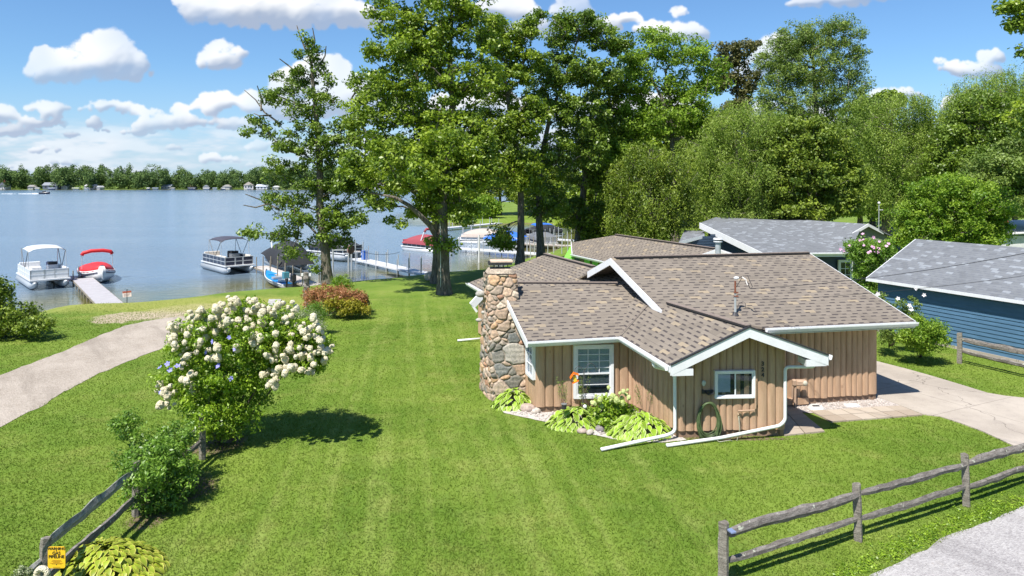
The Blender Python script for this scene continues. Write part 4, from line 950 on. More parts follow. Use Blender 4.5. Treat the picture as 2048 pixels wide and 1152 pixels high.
# blue garage
gar = thing('garage', (18.5, 29, 0), 'blue horizontal sided garage with light grey shingle roof at the right edge', 'garage')
g0 = PD(1733, 556, 32.5); g1 = PD(2048, 602, F * (CAMZ - g0.z) / 235); gdv = (g1 - g0).normalized(); g1b = g1 + gdv * 3.2
gr0 = PD(1832, 478, 33.9); perp = gr0 - g0; gr1b = g1b + perp * (1.0); 
k_ = PD(2048, 492, 1); 
roof_face('roof', [g0, g1b, gr1b, gr0], SH_GR, gar); bk = Vector((perp.x, perp.y, -perp.z)); roof_face('roof', [gr0, gr1b, gr1b + bk, gr0 + bk], SH_GR, gar, eave=(2, 3))
nrg = Vector((perp.x, perp.y, 0)).normalized(); w0 = g0 + nrg * .35 + gdv * .35; w1_ = g1b + nrg * .35 - gdv * .2
siding_wall('wall', w0, w1_, .12, lambda x, y: g0.z - .12, gar, BLUE, .165, .03)
w2 = w0 + nrg * (2 * Vector((perp.x, perp.y, 0)).length - .7); zrg = gr0.z; half = Vector((perp.x, perp.y, 0)).length
siding_wall('wall', w2, w0, .12, lambda x, y: zrg - abs((Vector((x, y, 0)) - Vector((g0.x, g0.y, 0))).dot(nrg) - half) * (perp.z / half) - .15, gar, BLUE, .165, .03)
m = MB(); board(m, g0, g1b, .13, .04, (-nrg.x, -nrg.y, 0), 0); m.build('fascia', WHITE, gar); m = MB(); board(m, g0, gr0, .16, .04, (-gdv.x, -gdv.y, 0), 0); m.build('barge_board', WHITE, gar)
MB().beam(w0 * 1 + Vector((0, 0, .05 - w0.z)), Vector((w1_.x, w1_.y, .05)), .14, .14).build('footing', CONC, gar)
# grey house
gh = thing('grey_house', (18, 46, 0), 'long low house with grey shingle roof, navy siding and white trim behind the brown roof', 'house')
A1 = PD(1400, 446, 49.3); B1 = PD(1600, 440, 50.6); C1 = PD(1725, 450, 47.6); D1 = PD(1699, 505, 43.5); E1 = PD(1525, 506, 43.2)
roof_face('roof', [E1, D1, C1, B1, A1], SH_GR, gh, th=.1)
Bk = PD(1435, 433, 55.0); Bk2 = PD(1602, 440, 56.0); roof_face('roof', [A1 + Vector((0, .05, 0)), B1, Bk2, Bk], SH_GR, gh)
m = MB(); board(m, A1, E1, .42, .06, (-1, -.4, 0), .03); m.build('barge_board', WHITE, gh)
m = MB(); board(m, E1, D1, .26, .05, (0, -1, 0), 0); m.build('fascia', WHITE, gh); m = MB(); gutter(m, E1, D1, (0, -1, 0)); m.build('gutter', WHITE_D, gh)
f0 = Vector((16.2, 44.2, 0)); f1 = Vector((22.0, 44.5, 0)); siding_wall('wall', f0, f1, .1, lambda x, y: 2.4, gh, NAVY, .18)
s0_ = Vector((A1.x + .5, 49.0, 0)); GHP = Plane(A1, E1, D1); siding_wall('wall', s0_, f0, .1, lambda x, y: GHP.z(x, y) - .3, gh, NAVY, .18)
ww = PD(1675, 540, 44.35); window(gh, (ww.x, ww.y), (ww.x + .95, ww.y + .05), .5, 2.05, 'plain', .16, .08)
gp_ = PD(1736, 448, 47.0); gl_ = PD(1693, 473, 46.4); gr_ = PD(1766, 464, 47.6)
for a, b in ((gl_, gp_), (gp_, gr_)): m = MB(); board(m, a, b, .20, .06, (.3, -1, 0), .03); m.build('barge_board', WHITE, gh)
flat_wall('gable_wall', (gl_.x + .2, gl_.y + .35), (gr_.x + .9, gr_.y + .4), .2, lambda x, y: min(gp_.z - .1, gp_.z - .12 - abs(x - gp_.x) * .42), gh, plain('pale_grey_wall', (.30, .31, .30), .8))
roof_face('roof', [C1 + Vector((-.4, .2, 0)), gl_, gp_, B1 + Vector((.4, 0, 0))], SH_GR, gh, eave=(1, 2)); rr_ = gr_ + Vector((.8, .2, -.3)); roof_face('roof', [gp_, rr_, rr_ + Vector((-3, 5, 0)), B1 + Vector((.5, .1, 0))], SH_GR, gh, eave=(1, 2))
# low porch wing on its left
p0_, p1_, p2_ = PD(1358, 484, 46), PD(1409, 470, 47.5), PD(1409, 462, 51); q0_ = PD(1369, 460, 52)
roof_face('roof', [p0_, p1_, p2_, q0_], SH_GR, gh); m = MB(); board(m, p0_, p1_, .22, .06, (-.3, -1, 0), .02); m.build('barge_board', WHITE, gh)
siding_wall('wall', (p0_.x + .6, 46.8), (p1_.x + .9, 47.6), .1, lambda x, y: p0_.z + (x - p0_.x) * .22 - .25, gh, NAVY, .18)
# brown-roofed neighbour with green gable
nh = thing('brown_roof_house', (7, 40, 0), 'low house with brown shingle roof and a bright green gable end', 'house')
n0 = PZ(1145, 508, 2.4); nr0 = PD(1232, 470, F * (CAMZ - 3.6) / 103); nr1 = PD(1430, 498, F * 3.4 / 131); nd_ = nr1 - nr0; n1 = n0 + nd_ * 1.0; n1.z = n0.z
c1_ = Plane(n0, nr1, nr0).ray(1143, 485); roof_face('roof', [n0, n1, nr1, nr0, c1_], SH_BR, nh); nb = 2 * nr0 - n0; nb.z = n0.z; roof_face('roof', [nr0, nr1, nb + nd_, nb], SH_BR, nh, eave=(2, 3)); ridge(nr0, nr1, nh)
m = MB(); gutter(m, n0, n1, (-1, -.3, 0)); m.build('gutter', WHITE_D, nh); m = MB(); board(m, n0, n1, .15, .03, (-1, -.3, 0), -.02); m.build('fascia', WHITE, nh)
m = MB(); board(m, n0, c1_, .24, .06, (-1, -.4, 0), .03); m.build('barge_board', WHITE, nh)
LIME = plain('lime_green', (.20, .62, .07), .6, .08)
c2_ = PD(1124, 522, 44.6); m = MB(); m.slab([c1_ + Vector((.05, .1, -.1)), n0 + Vector((.1, 0, -.1)), n0 + Vector((.1, 0, -1.6)), c2_ + Vector((0, 0, -1.0)), c2_], .06, (-.7, -.7, 0)); m.build('green_gable', LIME, nh)
e0 = Vector((n0.x + .45, n0.y - .2, 0)); e1 = Vector((n1.x + .4, n1.y, 0)); flat_wall('wall', e0, e1, .1, lambda x, y: 2.35, nh, plain('olive_wall', (.16, .15, .08), .8)); 
m = MB(); d_ = (e1 - e0).normalized(); nr_ = Vector((-d_.y, d_.x, 0)); nr_ = nr_ if nr_.x < 0 else -nr_
for t_ in (.8, 1.9): m.beam(e0 + d_ * t_ + nr_ * .06 + Vector((0, 0, 2.0)), e0 + d_ * (t_ + .75) + nr_ * .06 + Vector((0, 0, 2.0)), .05, .5)
m.build('green_panel', LIME, nh)
wp = PD(1436, 497.5, 34.9); m = MB(); board(m, wp + Vector((-1.2, -.05, -.42)), wp, .17, .05, (.1, -1, 0), .02); board(m, wp, wp + Vector((1.3, .1, -.45)), .17, .05, (.1, -1, 0), .02); m.build('barge_board', WHITE, nh)
m = MB().slab([wp + Vector((-1.2, 0, -.5)), wp + Vector((1.3, 0, -.5)), wp + Vector((0, 0, -.05))], .06, (0, 1, 0)); m.build('gable_end', plain('pale_gable', (.72, .70, .66), .7), nh)
vent(1436, 478, 507, 33.8, nh)
# two more houses glimpsed between the trees
h2 = thing('dark_house', (35, 70, 0), 'dark grey roofed house glimpsed between trees behind the lamp post', 'house')
a, b, c, d = PD(1772, 432, 68), PD(1835, 424, 72), PD(1830, 403, 76), PD(1786, 403, 72); roof_face('roof', [a, b, c, d], SH_GR, h2); flat_wall('wall', (a.x + .5, a.y + .5), (b.x, b.y + .4), .2, lambda x, y: a.z - .1, h2, plain('slate_wall', (.12, .13, .15), .8))
m = MB(); board(m, a, d, .25, .06, (-1, -.3, 0), 0); m.build('barge_board', WHITE, h2)
h3 = thing('white_house', (39, 52, 0), 'white house with flat pale roof and a brick chimney at the right edge', 'house')
a, b, c, d = PD(1972, 470, 50), PD(2110, 462, 50), PD(2110, 437, 56), PD(2004, 441, 56); roof_face('roof', [a, b, c, d], plain('pale_roof', (.62, .61, .60), .8, .15), h3)
flat_wall('wall', (a.x + .3, a.y + .4), (b.x, b.y + .4), .1, lambda x, y: a.z - .1, h3, plain('white_wall', (.6, .6, .6), .8))
def brick_mat():
    m, n, out = newmat('brick'); P = n('ShaderNodeTexCoord').outputs['Object']
    b = n('ShaderNodeTexBrick', {'Vector': n.v('MULTIPLY', P, (1, 1, 1)), 'Color1': (.42, .13, .06, 1), 'Color2': (.34, .10, .05, 1), 'Mortar': (.4, .33, .28, 1), 'Scale': 4.0})
    p = n('ShaderNodeBsdfPrincipled', {'Base Color': b.outputs[0], 'Roughness': .9}); n.t.links.new(p.outputs[0], out.inputs[0]); return m
q = PD(2007, 444, 52); MB().box((q.x, q.y, q.z + .4), (.45, .45, 1.9)).build('chimney', brick_mat(), h3, bevel=.01)
# ================================================================ VEGETATION
def leaf_mat(name, dark, light, trans=.30, spec=.35, rough=.5, warm=None):
    m, n, out = newmat(name)
    lv = n('ShaderNodeAttribute', attribute_name='lv').outputs['Fac']; cv = n('ShaderNodeAttribute', attribute_name='cv').outputs['Fac']
    f = n.m('MULTIPLY_ADD', cv, .6, n.m('MULTIPLY', lv, .4))
    c = n.mix(n.rng(f, .1, .9, smooth=False), dark, light)
    if warm: c = n.mix(n.m('MULTIPLY', n.m('GREATER_THAN', lv, .93), .8), c, warm)
    p = n('ShaderNodeBsdfPrincipled', {'Base Color': c, 'Roughness': rough, 'Specular IOR Level': spec})
    t = n('ShaderNodeBsdfTranslucent', {'Color': n.mix(1.0, c, (1.15, 1.25, .6), 'MULTIPLY')}); mx = n('ShaderNodeMixShader', {0: trans})
    n.t.links.new(p.outputs[0], mx.inputs[1]); n.t.links.new(t.outputs[0], mx.inputs[2]); n.t.links.new(mx.outputs[0], out.inputs[0]); return m
def bark_mat(name, a, b):
    m, n, out = newmat(name); P = n('ShaderNodeNewGeometry').outputs['Position']
    f = n.noise(n.v('MULTIPLY', P, (11, 11, 2.2)), 1.0, 5, .7); f2 = n.noise(P, 1.6, 4)
    c = n.mix(n.rng(f, .32, .68), a, b); c = n.mix(n.m('MULTIPLY', n.rng(f2, .5, .7), .4), c, (.22, .23, .17))
    p = n('ShaderNodeBsdfPrincipled', {'Base Color': c, 'Roughness': .95, 'Specular IOR Level': .1}); bb = n('ShaderNodeBump', {'Strength': 1.0, 'Distance': .05, 'Height': f}); n.t.links.new(bb.outputs[0], p.inputs['Normal'])
    n.t.links.new(p.outputs[0], out.inputs[0]); return m
BARK = bark_mat('bark_grey', (.075, .062, .05), (.24, .21, .175)); TWIG = bark_mat('bark_twig', (.10, .07, .05), (.20, .16, .12))
LF = dict(
 oak=leaf_mat('leaf_oak', (0.094, 0.167, 0.017), (0.321, 0.418, 0.042), .30, .45, .42),
 oakdark=leaf_mat('leaf_oak_dark', (0.074, 0.135, 0.020), (0.241, 0.342, 0.042), .28, .45, .42),
 deep=leaf_mat('leaf_deep', (0.077, 0.136, 0.018), (0.274, 0.352, 0.041), .25, .35),
 willow=leaf_mat('leaf_willow', (.135, .225, .035), (.365, .465, .095), .35, .3),
 locust=leaf_mat('leaf_locust', (0.122, 0.210, 0.022), (0.324, 0.464, 0.056), .35, .3),
 lime=leaf_mat('leaf_lime', (.10, .21, .016), (.31, .43, .045), .35, .35),
 greyg=leaf_mat('leaf_greygreen', (.110, .180, .038), (.270, .355, .080), .3, .3),
 far=leaf_mat('leaf_far', (0.059, 0.110, 0.041), (0.170, 0.248, 0.072), .15, .1, .8),
 purple=leaf_mat('leaf_dull', (0.077, 0.083, 0.031), (0.185, 0.179, 0.062), .2, .3),
 shrub=leaf_mat('leaf_shrub', (0.077, 0.172, 0.020), (0.255, 0.414, 0.056), .28, .45, .4),
 hyd=leaf_mat('leaf_hydrangea', (0.100, 0.207, 0.015), (0.363, 0.511, 0.043), .32, .45, .4),
 variegated=leaf_mat('leaf_variegated', (.10, .16, .05), (.50, .52, .34), .3, .3),
 coral=leaf_mat('leaf_coral', (.24, .12, .04), (.52, .24, .13), .3, .3),
 goldf=leaf_mat('leaf_gold', (.20, .21, .02), (.42, .36, .04), .3, .3))
def blob(px, py, rx, ry, Y, dy=0.0, dr=1.0):
    """ellipsoid: pixel centre and radii as seen at distance Y, real size in metres"""
    c = PD(px, py, Y); return (c.x, c.y + dy, c.z, rx / F * Y, rx / F * Y * dr, ry / F * Y)
def leaves(name, ctr, crad, per, size, mat, parent, rg, droop=0.0, flat=.65, up=.6, aspect=.55, big=False):
    """clumps of small leaves: ctr (n,3), crad (n,)"""
    if big: crad = crad * .80; per = int(per * 1.22); size *= 1.04
    n = len(ctr); N_ = n * per; c = np.repeat(ctr, per, 0); r = np.repeat(crad, per)[:, None]
    g = rg.normal(0, 1, (N_, 3)); g *= (np.minimum(1.0, 1.9 / (np.linalg.norm(g, axis=1, keepdims=True) + 1e-6)))
    off = g * r * np.array([.55, .55, .55 * flat])
    if droop: off[:, 2] -= np.abs(rg.normal(0, droop, N_)) ; off[:, :2] *= .8
    p = c + off
    nr = rg.normal(0, .75, (N_, 3)); nr[:, 2] += up; 
    nr += off / (r + 1e-6) * .6; nr /= np.linalg.norm(nr, axis=1, keepdims=True)
    t = rg.normal(0, 1, (N_, 3)); 
    if droop: t[:, 2] -= 1.5
    t -= nr * (t * nr).sum(1, keepdims=True); t /= np.linalg.norm(t, axis=1, keepdims=True); b = np.cross(nr, t)
    s = (size * rg.uniform(.65, 1.35, N_))[:, None]; a = aspect
    V = np.stack([p - t * s, p + b * s * a + nr * s * .12, p + t * s, p - b * s * a + nr * s * .12], 1).reshape(-1, 3)
    lv = np.repeat(rg.random(N_), 4); cv = np.repeat(np.repeat(rg.random(n), per), 4)
    return npmesh(name, V, np.arange(4 * N_), 4, mat, parent, attrs={'lv': lv, 'cv': cv})
def branches(name, trunk, tr, ctr, mat, parent, rg, step=.8, tip=.012, sag=.0, expo=.48, root_flare=1.35, min_r=0.0):
    """skeleton growing from the trunk polyline to every clump, radius by number of twigs carried"""
    nodes = []; par = []; trunk = [np.array(p, float) for p in trunk]
    L = []
    for i in range(len(trunk) - 1):
        k = max(2, int(np.linalg.norm(trunk[i + 1] - trunk[i]) / step))
        for j in range(k): L.append(trunk[i] + (trunk[i + 1] - trunk[i]) * j / k)
    L.append(trunk[-1])
    for i, p in enumerate(L): nodes.append(p + (rg.normal(0, .05, 3) * np.array([1, 1, 0]) * tr if i else 0)); par.append(i - 1)
    nt = len(nodes); cnt = [0] * nt; zmin = nodes[0][2] + (nodes[-1][2] - nodes[0][2]) * .18
    order = np.argsort([min(np.linalg.norm(c - nodes[i]) for i in range(0, nt, 2)) for c in ctr])
    for oi in order:
        c = ctr[oi]; A = np.array(nodes); d = np.linalg.norm(A - c, axis=1); pen = d + 1.1 * np.maximum(0, A[:, 2] - c[2] + .35 * d) + np.where(A[:, 2] < zmin, 4, 0)
        k = int(np.argmin(pen)); st = A[k]; dist = np.linalg.norm(c - st); m = max(1, int(dist / step)); cur = k
        for j in range(1, m + 1):
            t = j / m; q = st + (c - st) * t; q[2] += math.sin(t * math.pi) * dist * (.10 - sag); q = q + rg.normal(0, .06 * step, 3); nodes.append(q); par.append(cur); cnt.append(0); cur = len(nodes) - 1
        k2 = cur
        while k2 >= 0: cnt[k2] += 1; k2 = par[k2]
    A = np.array(nodes); par = np.array(par); cnt = np.array(cnt, float); tot = cnt[0] if cnt[0] else 1
    rad = tip * np.maximum(cnt, 1) ** expo; rad *= 1.0
    # trunk radii set directly
    h = np.linspace(0, 1, nt); trr = tr * (1 - .80 * h) * np.where(h < .06, 1 + (root_flare - 1) * (1 - h / .06), 1); rad[:nt] = np.maximum(trr, tip); 
    for i in range(nt, len(A)): rad[i] = min(rad[i], rad[par[i]] * .85)
    rad = np.maximum(rad, min_r)
    idx = np.where(par >= 0)[0]; a = A[par[idx]]; b = A[idx]; ra = np.where(idx < nt, rad[par[idx]], np.minimum(rad[par[idx]] * .9, rad[idx] * 1.3)); rb = rad[idx]
    d = b - a; ln = np.linalg.norm(d, axis=1, keepdims=True) + 1e-6; d /= ln; ref = np.where(np.abs(d[:, 2:3]) < .9, np.array([[0, 0, 1.]]), np.array([[1., 0, 0]])); u = np.cross(d, ref); u /= np.linalg.norm(u, axis=1, keepdims=True); w = np.cross(d, u)
    K = 7; an = np.arange(K) * 2 * math.pi / K; cs, sn = np.cos(an)[None, :, None], np.sin(an)[None, :, None]
    ra_ = a[:, None] - d[:, None] * ra[:, None, None] * .2 + (u[:, None] * cs + w[:, None] * sn) * ra[:, None, None]; rb_ = b[:, None] + (u[:, None] * cs + w[:, None] * sn) * rb[:, None, None]
    V = np.concatenate([ra_, rb_], 1).reshape(-1, 3); base = (np.arange(len(idx)) * 2 * K)[:, None]; k = np.arange(K); k1 = (k + 1) % K
    fc = np.stack([base + k, base + k1, base + K + k1, base + K + k], -1).reshape(-1)
    return npmesh(name, V, fc, 4, mat, parent, smooth=True)
def pick(blobs, n, rg, shell=.35, bottom=.75):
    B = np.array([b[:6] for b in blobs]); w = (B[:, 3] * B[:, 4] * B[:, 5]) ** .62; w /= w.sum(); out = []
    k = rg.choice(len(B), n, p=w); d = rg.normal(0, 1, (n, 3)); d /= np.linalg.norm(d, axis=1, keepdims=True); d[:, 2] = np.where(d[:, 2] < -bottom, -bottom, d[:, 2])
    r = (shell + (1 - shell) * rg.random(n)) ** .6
    return B[k, :3] + (d * r[:, None] + rg.normal(0, .12, (n, 3))) * B[k, 3:6]
def tree(name, label, base, trunk, tr, blobs, n, per, crad, size, mat, seed, cat='tree', group=None, droop=0, bark=None, tip=.013, flat=.65, aspect=.55, shell=.35, sec=None, step=.8, up=.6, bottom=.75):
    rg = np.random.default_rng(seed); n = int(n * (1.08 if 'oak' in name else 1.2)); t = thing(name, base, label, cat, group); ctr = pick(blobs, n, rg, shell, bottom); cr = crad * rg.uniform(.6, 1.35, n)
    branches('trunk', [tuple(base)] + [tuple(p) for p in trunk], tr, ctr, bark or BARK, t, rg, step, tip)
    leaves('crown', ctr, cr, per, size, LF[mat] if isinstance(mat, str) else mat, t, rg, droop, flat, up, aspect, big=True)
    if sec: branches('trunk', sec[0], sec[1], ctr[:sec[2]], bark or BARK, t, rg, step, tip)
    return t
OAKS = 'tall oaks along the shore'
# left ragged oak at the water
Y = 48.5; b0 = PD(655, 563, Y); T = lambda x, y, dy=0: PD(x, y, Y) + Vector((0, dy, 0))
tree('oak_tree', 'thin ragged oak with bare dead branch tips, leftmost at the water', b0, [T(652, 500), T(640, 420), T(640, 320), T(632, 220), T(622, 130), T(612, 75)], .36,
     [blob(615, 95, 26, 36, Y), blob(585, 160, 40, 30, Y), blob(640, 150, 26, 30, Y), blob(555, 195, 34, 18, Y), blob(620, 210, 50, 40, Y), blob(525, 260, 42, 22, Y), blob(600, 280, 55, 40, Y), blob(510, 235, 22, 12, Y), blob(660, 290, 50, 48, Y), blob(560, 340, 40, 26, Y), blob(640, 360, 62, 50, Y), blob(700, 370, 46, 30, Y), blob(560, 405, 46, 22, Y), blob(620, 430, 60, 36, Y), blob(690, 430, 50, 26, Y), blob(500, 462, 20, 10, Y), blob(560, 470, 50, 15, Y), blob(600, 500, 50, 20, Y), blob(660, 470, 45, 34, Y), blob(640, 530, 16, 18, Y)], 350, 60, .60, .105, 'oakdark', 1, group=None, tip=.016, shell=.2)
def deadwood(pts, r, name='dead_branch', parent=None): return MB().tube(pts, r, 5).build(name, BARK, parent)
oakL = bpy.data.objects['oak_tree']
for pts in ([(565, 250), (530, 225), (512, 200), (488, 180)], [(525, 222), (520, 195), (516, 172)], [(612, 100), (600, 70), (592, 50)], [(622, 110), (628, 80), (624, 55)], [(632, 140), (648, 110), (652, 92)], [(600, 150), (575, 130), (560, 118)], [(560, 420), (520, 400), (494, 388)], [(535, 408), (512, 415), (490, 410)], [(700, 200), (715, 175), (712, 160)], [(540, 230), (520, 232), (505, 226)]):
    p3 = [T(x, y, random.uniform(-.3, .3)) for x, y in pts]; MB().tube(p3, [.06 * (1 - i / len(p3)) + .012 for i in range(len(p3))], 5).build('dead_branch', BARK, oakL)
# big double oak in the middle
Y = 43.2; b0 = PD(889, 588, Y)
tree('oak_tree', 'biggest oak, pale trunk near the middle, crown reaching above the frame', b0, [T2 for T2 in [PD(886, 500, Y), PD(884, 400, Y), PD(890, 300, Y), PD(905, 210, Y), PD(900, 100, Y), PD(905, 10, Y)]], .43,
     [blob(900, 20, 70, 60, Y), blob(790, 45, 55, 34, Y), blob(960, 60, 50, 60, Y), blob(830, 110, 70, 42, Y), blob(930, 150, 60, 60, Y), blob(780, 170, 44, 44, Y), blob(860, 210, 70, 48, Y), blob(740, 230, 50, 40, Y), blob(800, 280, 76, 54, Y), blob(910, 260, 66, 60, Y), blob(850, 340, 80, 50, Y, -1), blob(770, 360, 50, 36, Y), blob(930, 350, 60, 50, Y), blob(850, 410, 40, 30, Y), blob(960, 300, 36, 60, Y), blob(840, 70, 60, 40, Y), blob(750, 110, 26, 26, Y), blob(800, 452, 28, 18, Y, -1), blob(830, 340, 50, 34, 39), blob(770, 300, 40, 30, 39), blob(900, 290, 46, 34, 39), blob(720, 330, 34, 26, 40.5), blob(925, 425, 40, 26, Y), blob(760, 20, 24, 24, Y), blob(830, -60, 70, 50, Y), blob(930, -70, 70, 50, Y), blob(880, 480, 26, 26, Y, -.5)], 640, 78, .70, .115, 'oak', 2, tip=.017, shell=.25)
bigoak = bpy.data.objects['oak_tree.001']
MB().tube([PD(886, 500, Y) + Vector((0, .1, 0)), PD(860, 450, Y - .5), PD(820, 412, Y - 1), PD(790, 395, Y - 1.3), PD(740, 385, Y - 1.6)], [.16, .19, .14, .10, .05], 8).build('limb', BARK, bigoak, smooth=True)
MB().tube([PD(881.5, 580, Y - .42), PD(881, 470, Y - .4), PD(880, 440, Y - .35)], .022, 6).build('conduit', plain('conduit_pale', (.5, .55, .52), .6), bigoak)
Y = 48.0; b0 = PD(874, 565, Y)
tree('oak_tree', 'dark trunk oak directly behind and left of the biggest oak', b0, [PD(876, 490, Y), PD(870, 400, Y), PD(860, 300, Y), PD(840, 200, Y), PD(830, 110, Y)], .40,
     [blob(740, 300, 50, 40, Y), blob(720, 350, 40, 30, Y), blob(800, 220, 60, 40, Y), blob(850, 300, 80, 50, Y), blob(760, 400, 40, 20, Y), blob(880, 400, 50, 40, Y), blob(900, 330, 60, 40, Y), blob(700, 260, 36, 30, Y), blob(730, 180, 40, 40, Y), blob(840, 130, 50, 40, Y)], 260, 62, .75, .12, 'oakdark', 3, tip=.018)
# pair of oaks right of centre, crowns mingling
Y = 54; b0 = PD(1040, 528, Y)
tree('oak_tree', 'slim oak with pale upper trunk standing left of the pair behind the cottage roof', b0, [PD(1042, 440, Y), PD(1040, 330, Y), PD(1020, 240, Y), PD(1010, 150, Y), PD(1015, 80, Y)], .33,
     [blob(1010, 90, 44, 40, Y), blob(1000, 170, 54, 50, Y), blob(1050, 130, 40, 40, Y), blob(990, 260, 54, 50, Y), blob(1050, 240, 50, 50, Y), blob(1010, 340, 60, 44, Y), blob(1060, 350, 40, 40, Y), blob(1005, 478, 28, 18, Y), blob(980, 60, 30, 30, Y), blob(1060, 60, 24, 24, Y)], 420, 66, .72, .125, 'oak', 4, tip=.017, shell=.25)
Y = 57; b0 = PD(1082, 516, Y)
tree('oak_tree', 'taller oak of the pair, trunk rising just right of its pale neighbour', b0, [PD(1078, 430, Y), PD(1080, 330, Y), PD(1100, 230, Y), PD(1140, 130, Y), PD(1160, 60, Y)], .34,
     [blob(1160, 50, 52, 30, Y), blob(1110, 70, 40, 34, Y), blob(1210, 80, 40, 30, Y), blob(1130, 140, 60, 40, Y), blob(1200, 150, 50, 30, Y), blob(1090, 200, 50, 50, Y), blob(1160, 230, 60, 44, Y), blob(1100, 300, 54, 44, Y), blob(1180, 300, 40, 40, Y), blob(1090, 400, 40, 34, Y), blob(1245, 85, 30, 18, Y), blob(1070, 35, 20, 16, Y)], 400, 66, .74, .125, 'oakdark', 5, tip=.017, shell=.25)
Y = 62; b0 = PD(1158, 492, Y)
tree('oak_tree', 'dark shaded tree with level limbs right of the oak pair, leaning over the docks', b0, [PD(1160, 430, Y), PD(1170, 360, Y), PD(1165, 280, Y), PD(1170, 200, Y)], .42,
     [blob(1170, 250, 60, 60, Y), blob(1230, 260, 50, 60, Y), blob(1150, 340, 60, 40, Y), blob(1220, 350, 46, 44, Y), blob(1145, 425, 44, 36, Y), blob(1190, 440, 50, 44, Y), blob(1195, 474, 40, 16, Y), blob(1215, 190, 50, 40, Y)], 330, 66, .85, .14, 'deep', 6, tip=.018)
# willow and maples filling the right hand background
Y = 60; b0 = PD(1350, 490, Y)
tree('locust_tree', 'airy bright locust with forked dark limbs rising above the mass, right of the oaks', b0, [PD(1350, 400, Y), PD(1345, 300, Y), PD(1340, 200, Y), PD(1330, 140, Y)], .40,
     [blob(1310, 90, 46, 36, Y), blob(1370, 110, 50, 34, Y), blob(1260, 130, 30, 30, Y), blob(1290, 170, 60, 44, Y), blob(1380, 180, 56, 44, Y), blob(1330, 240, 70, 44, Y), blob(1270, 230, 40, 40, Y), blob(1410, 250, 40, 50, Y), blob(1250, 300, 50, 40, Y), blob(1420, 150, 30, 40, Y)], 380, 62, .85, .12, 'locust', 7, tip=.02, shell=.2)
MB().tube([PD(1345, 270, 59.5), PD(1325, 200, 59.3), PD(1300, 150, 59.3)], [.2, .14, .06], 6).build('limb', BARK, bpy.data.objects['locust_tree'])
Y = 52; b0 = PD(1300, 500, Y)
tree('willow_tree', 'low dark willow with hanging twigs directly behind the brown roofed neighbour', b0, [PD(1302, 430, Y), PD(1300, 350, Y), PD(1300, 300, Y)], .35,
     [blob(1300, 320, 60, 40, Y), blob(1250, 350, 36, 40, Y), blob(1350, 360, 46, 50, Y), blob(1300, 400, 70, 60, Y), blob(1240, 420, 34, 44, Y), blob(1350, 430, 40, 36, Y), blob(1290, 450, 60, 24, Y)], 430, 70, .62, .10, 'deep', 8, droop=.5, aspect=.32, flat=.9)
Y = 64; b0 = PD(1475, 470, Y)
tree('plum_tree', 'narrow brownish dark tree with ragged top between the locust and the tall maple', b0, [PD(1475, 350, Y), PD(1470, 220, Y), PD(1480, 110, Y)], .26, [blob(1470, 110, 34, 30, Y), blob(1490, 170, 26, 44, Y), blob(1450, 150, 22, 34, Y), blob(1470, 230, 34, 40, Y), blob(1500, 90, 18, 12, Y)], 150, 56, .7, .13, 'purple', 9, shell=.1)
Y = 56; b0 = PD(1480, 490, Y)
tree('willow_tree', 'broad pale green willow with long hanging leaf strands above the grey house', b0, [PD(1480, 420, Y), PD(1475, 340, Y), PD(1470, 280, Y)], .42,
     [blob(1480, 240, 74, 40, Y), blob(1420, 300, 50, 44, Y), blob(1530, 290, 50, 50, Y), blob(1480, 330, 84, 60, Y), blob(1420, 380, 46, 50, Y), blob(1500, 400, 64, 44, Y), blob(1440, 430, 56, 24, Y), blob(1545, 240, 34, 30, Y)], 560, 84, .72, .10, 'willow', 10, droop=.65, aspect=.28, flat=.9, up=.3)
Y = 76; b0 = PD(1640, 460, Y)
tree('maple_tree', 'tallest grey green maple with a feathery peaked top, right of centre in the background', b0, [PD(1640, 380, Y), PD(1635, 280, Y), PD(1630, 180, Y), PD(1625, 90, Y)], .55,
     [blob(1590, 75, 40, 26, Y), blob(1660, 70, 60, 36, Y), blob(1560, 120, 46, 40, Y), blob(1620, 130, 70, 50, Y), blob(1700, 130, 30, 40, Y), blob(1730, 110, 18, 14, Y), blob(1550, 190, 40, 44, Y), blob(1610, 210, 70, 50, Y), blob(1690, 190, 50, 44, Y), blob(1540, 260, 44, 40, Y), blob(1650, 280, 70, 50, Y), blob(1720, 240, 30, 30, Y)], 620, 80, .95, .12, 'greyg', 11, tip=.022, shell=.3, aspect=.4)
Y = 55; b0 = PD(1620, 490, Y)
tree('maple_tree', 'rounded dark green maple right behind the grey house roof', b0, [PD(1620, 430, Y), PD(1615, 350, Y), PD(1610, 290, Y)], .42,
     [blob(1610, 270, 64, 36, Y), blob(1560, 310, 44, 44, Y), blob(1660, 310, 50, 50, Y), blob(1610, 350, 80, 54, Y), blob(1550, 390, 44, 40, Y), blob(1670, 390, 44, 44, Y), blob(1600, 420, 80, 30, Y), blob(1700, 360, 30, 50, Y)], 520, 80, .80, .115, 'deep', 12)
Y = 66; b0 = PD(1770, 470, Y)
tree('willow_tree', 'yellowish green willow with a domed top left of the dark tree at the right edge', b0, [PD(1775, 380, Y), PD(1780, 280, Y), PD(1785, 220, Y)], .42,
     [blob(1800, 215, 60, 30, Y), blob(1750, 260, 46, 44, Y), blob(1840, 250, 36, 40, Y), blob(1790, 300, 80, 54, Y), blob(1740, 360, 50, 50, Y), blob(1830, 350, 50, 50, Y), blob(1780, 400, 60, 34, Y), blob(1700, 220, 20, 18, Y), blob(1720, 200, 16, 10, Y)], 500, 78, .85, .11, 'willow', 13, droop=.6, aspect=.3, flat=.9)
Y = 84; b0 = PD(2000, 440, Y)
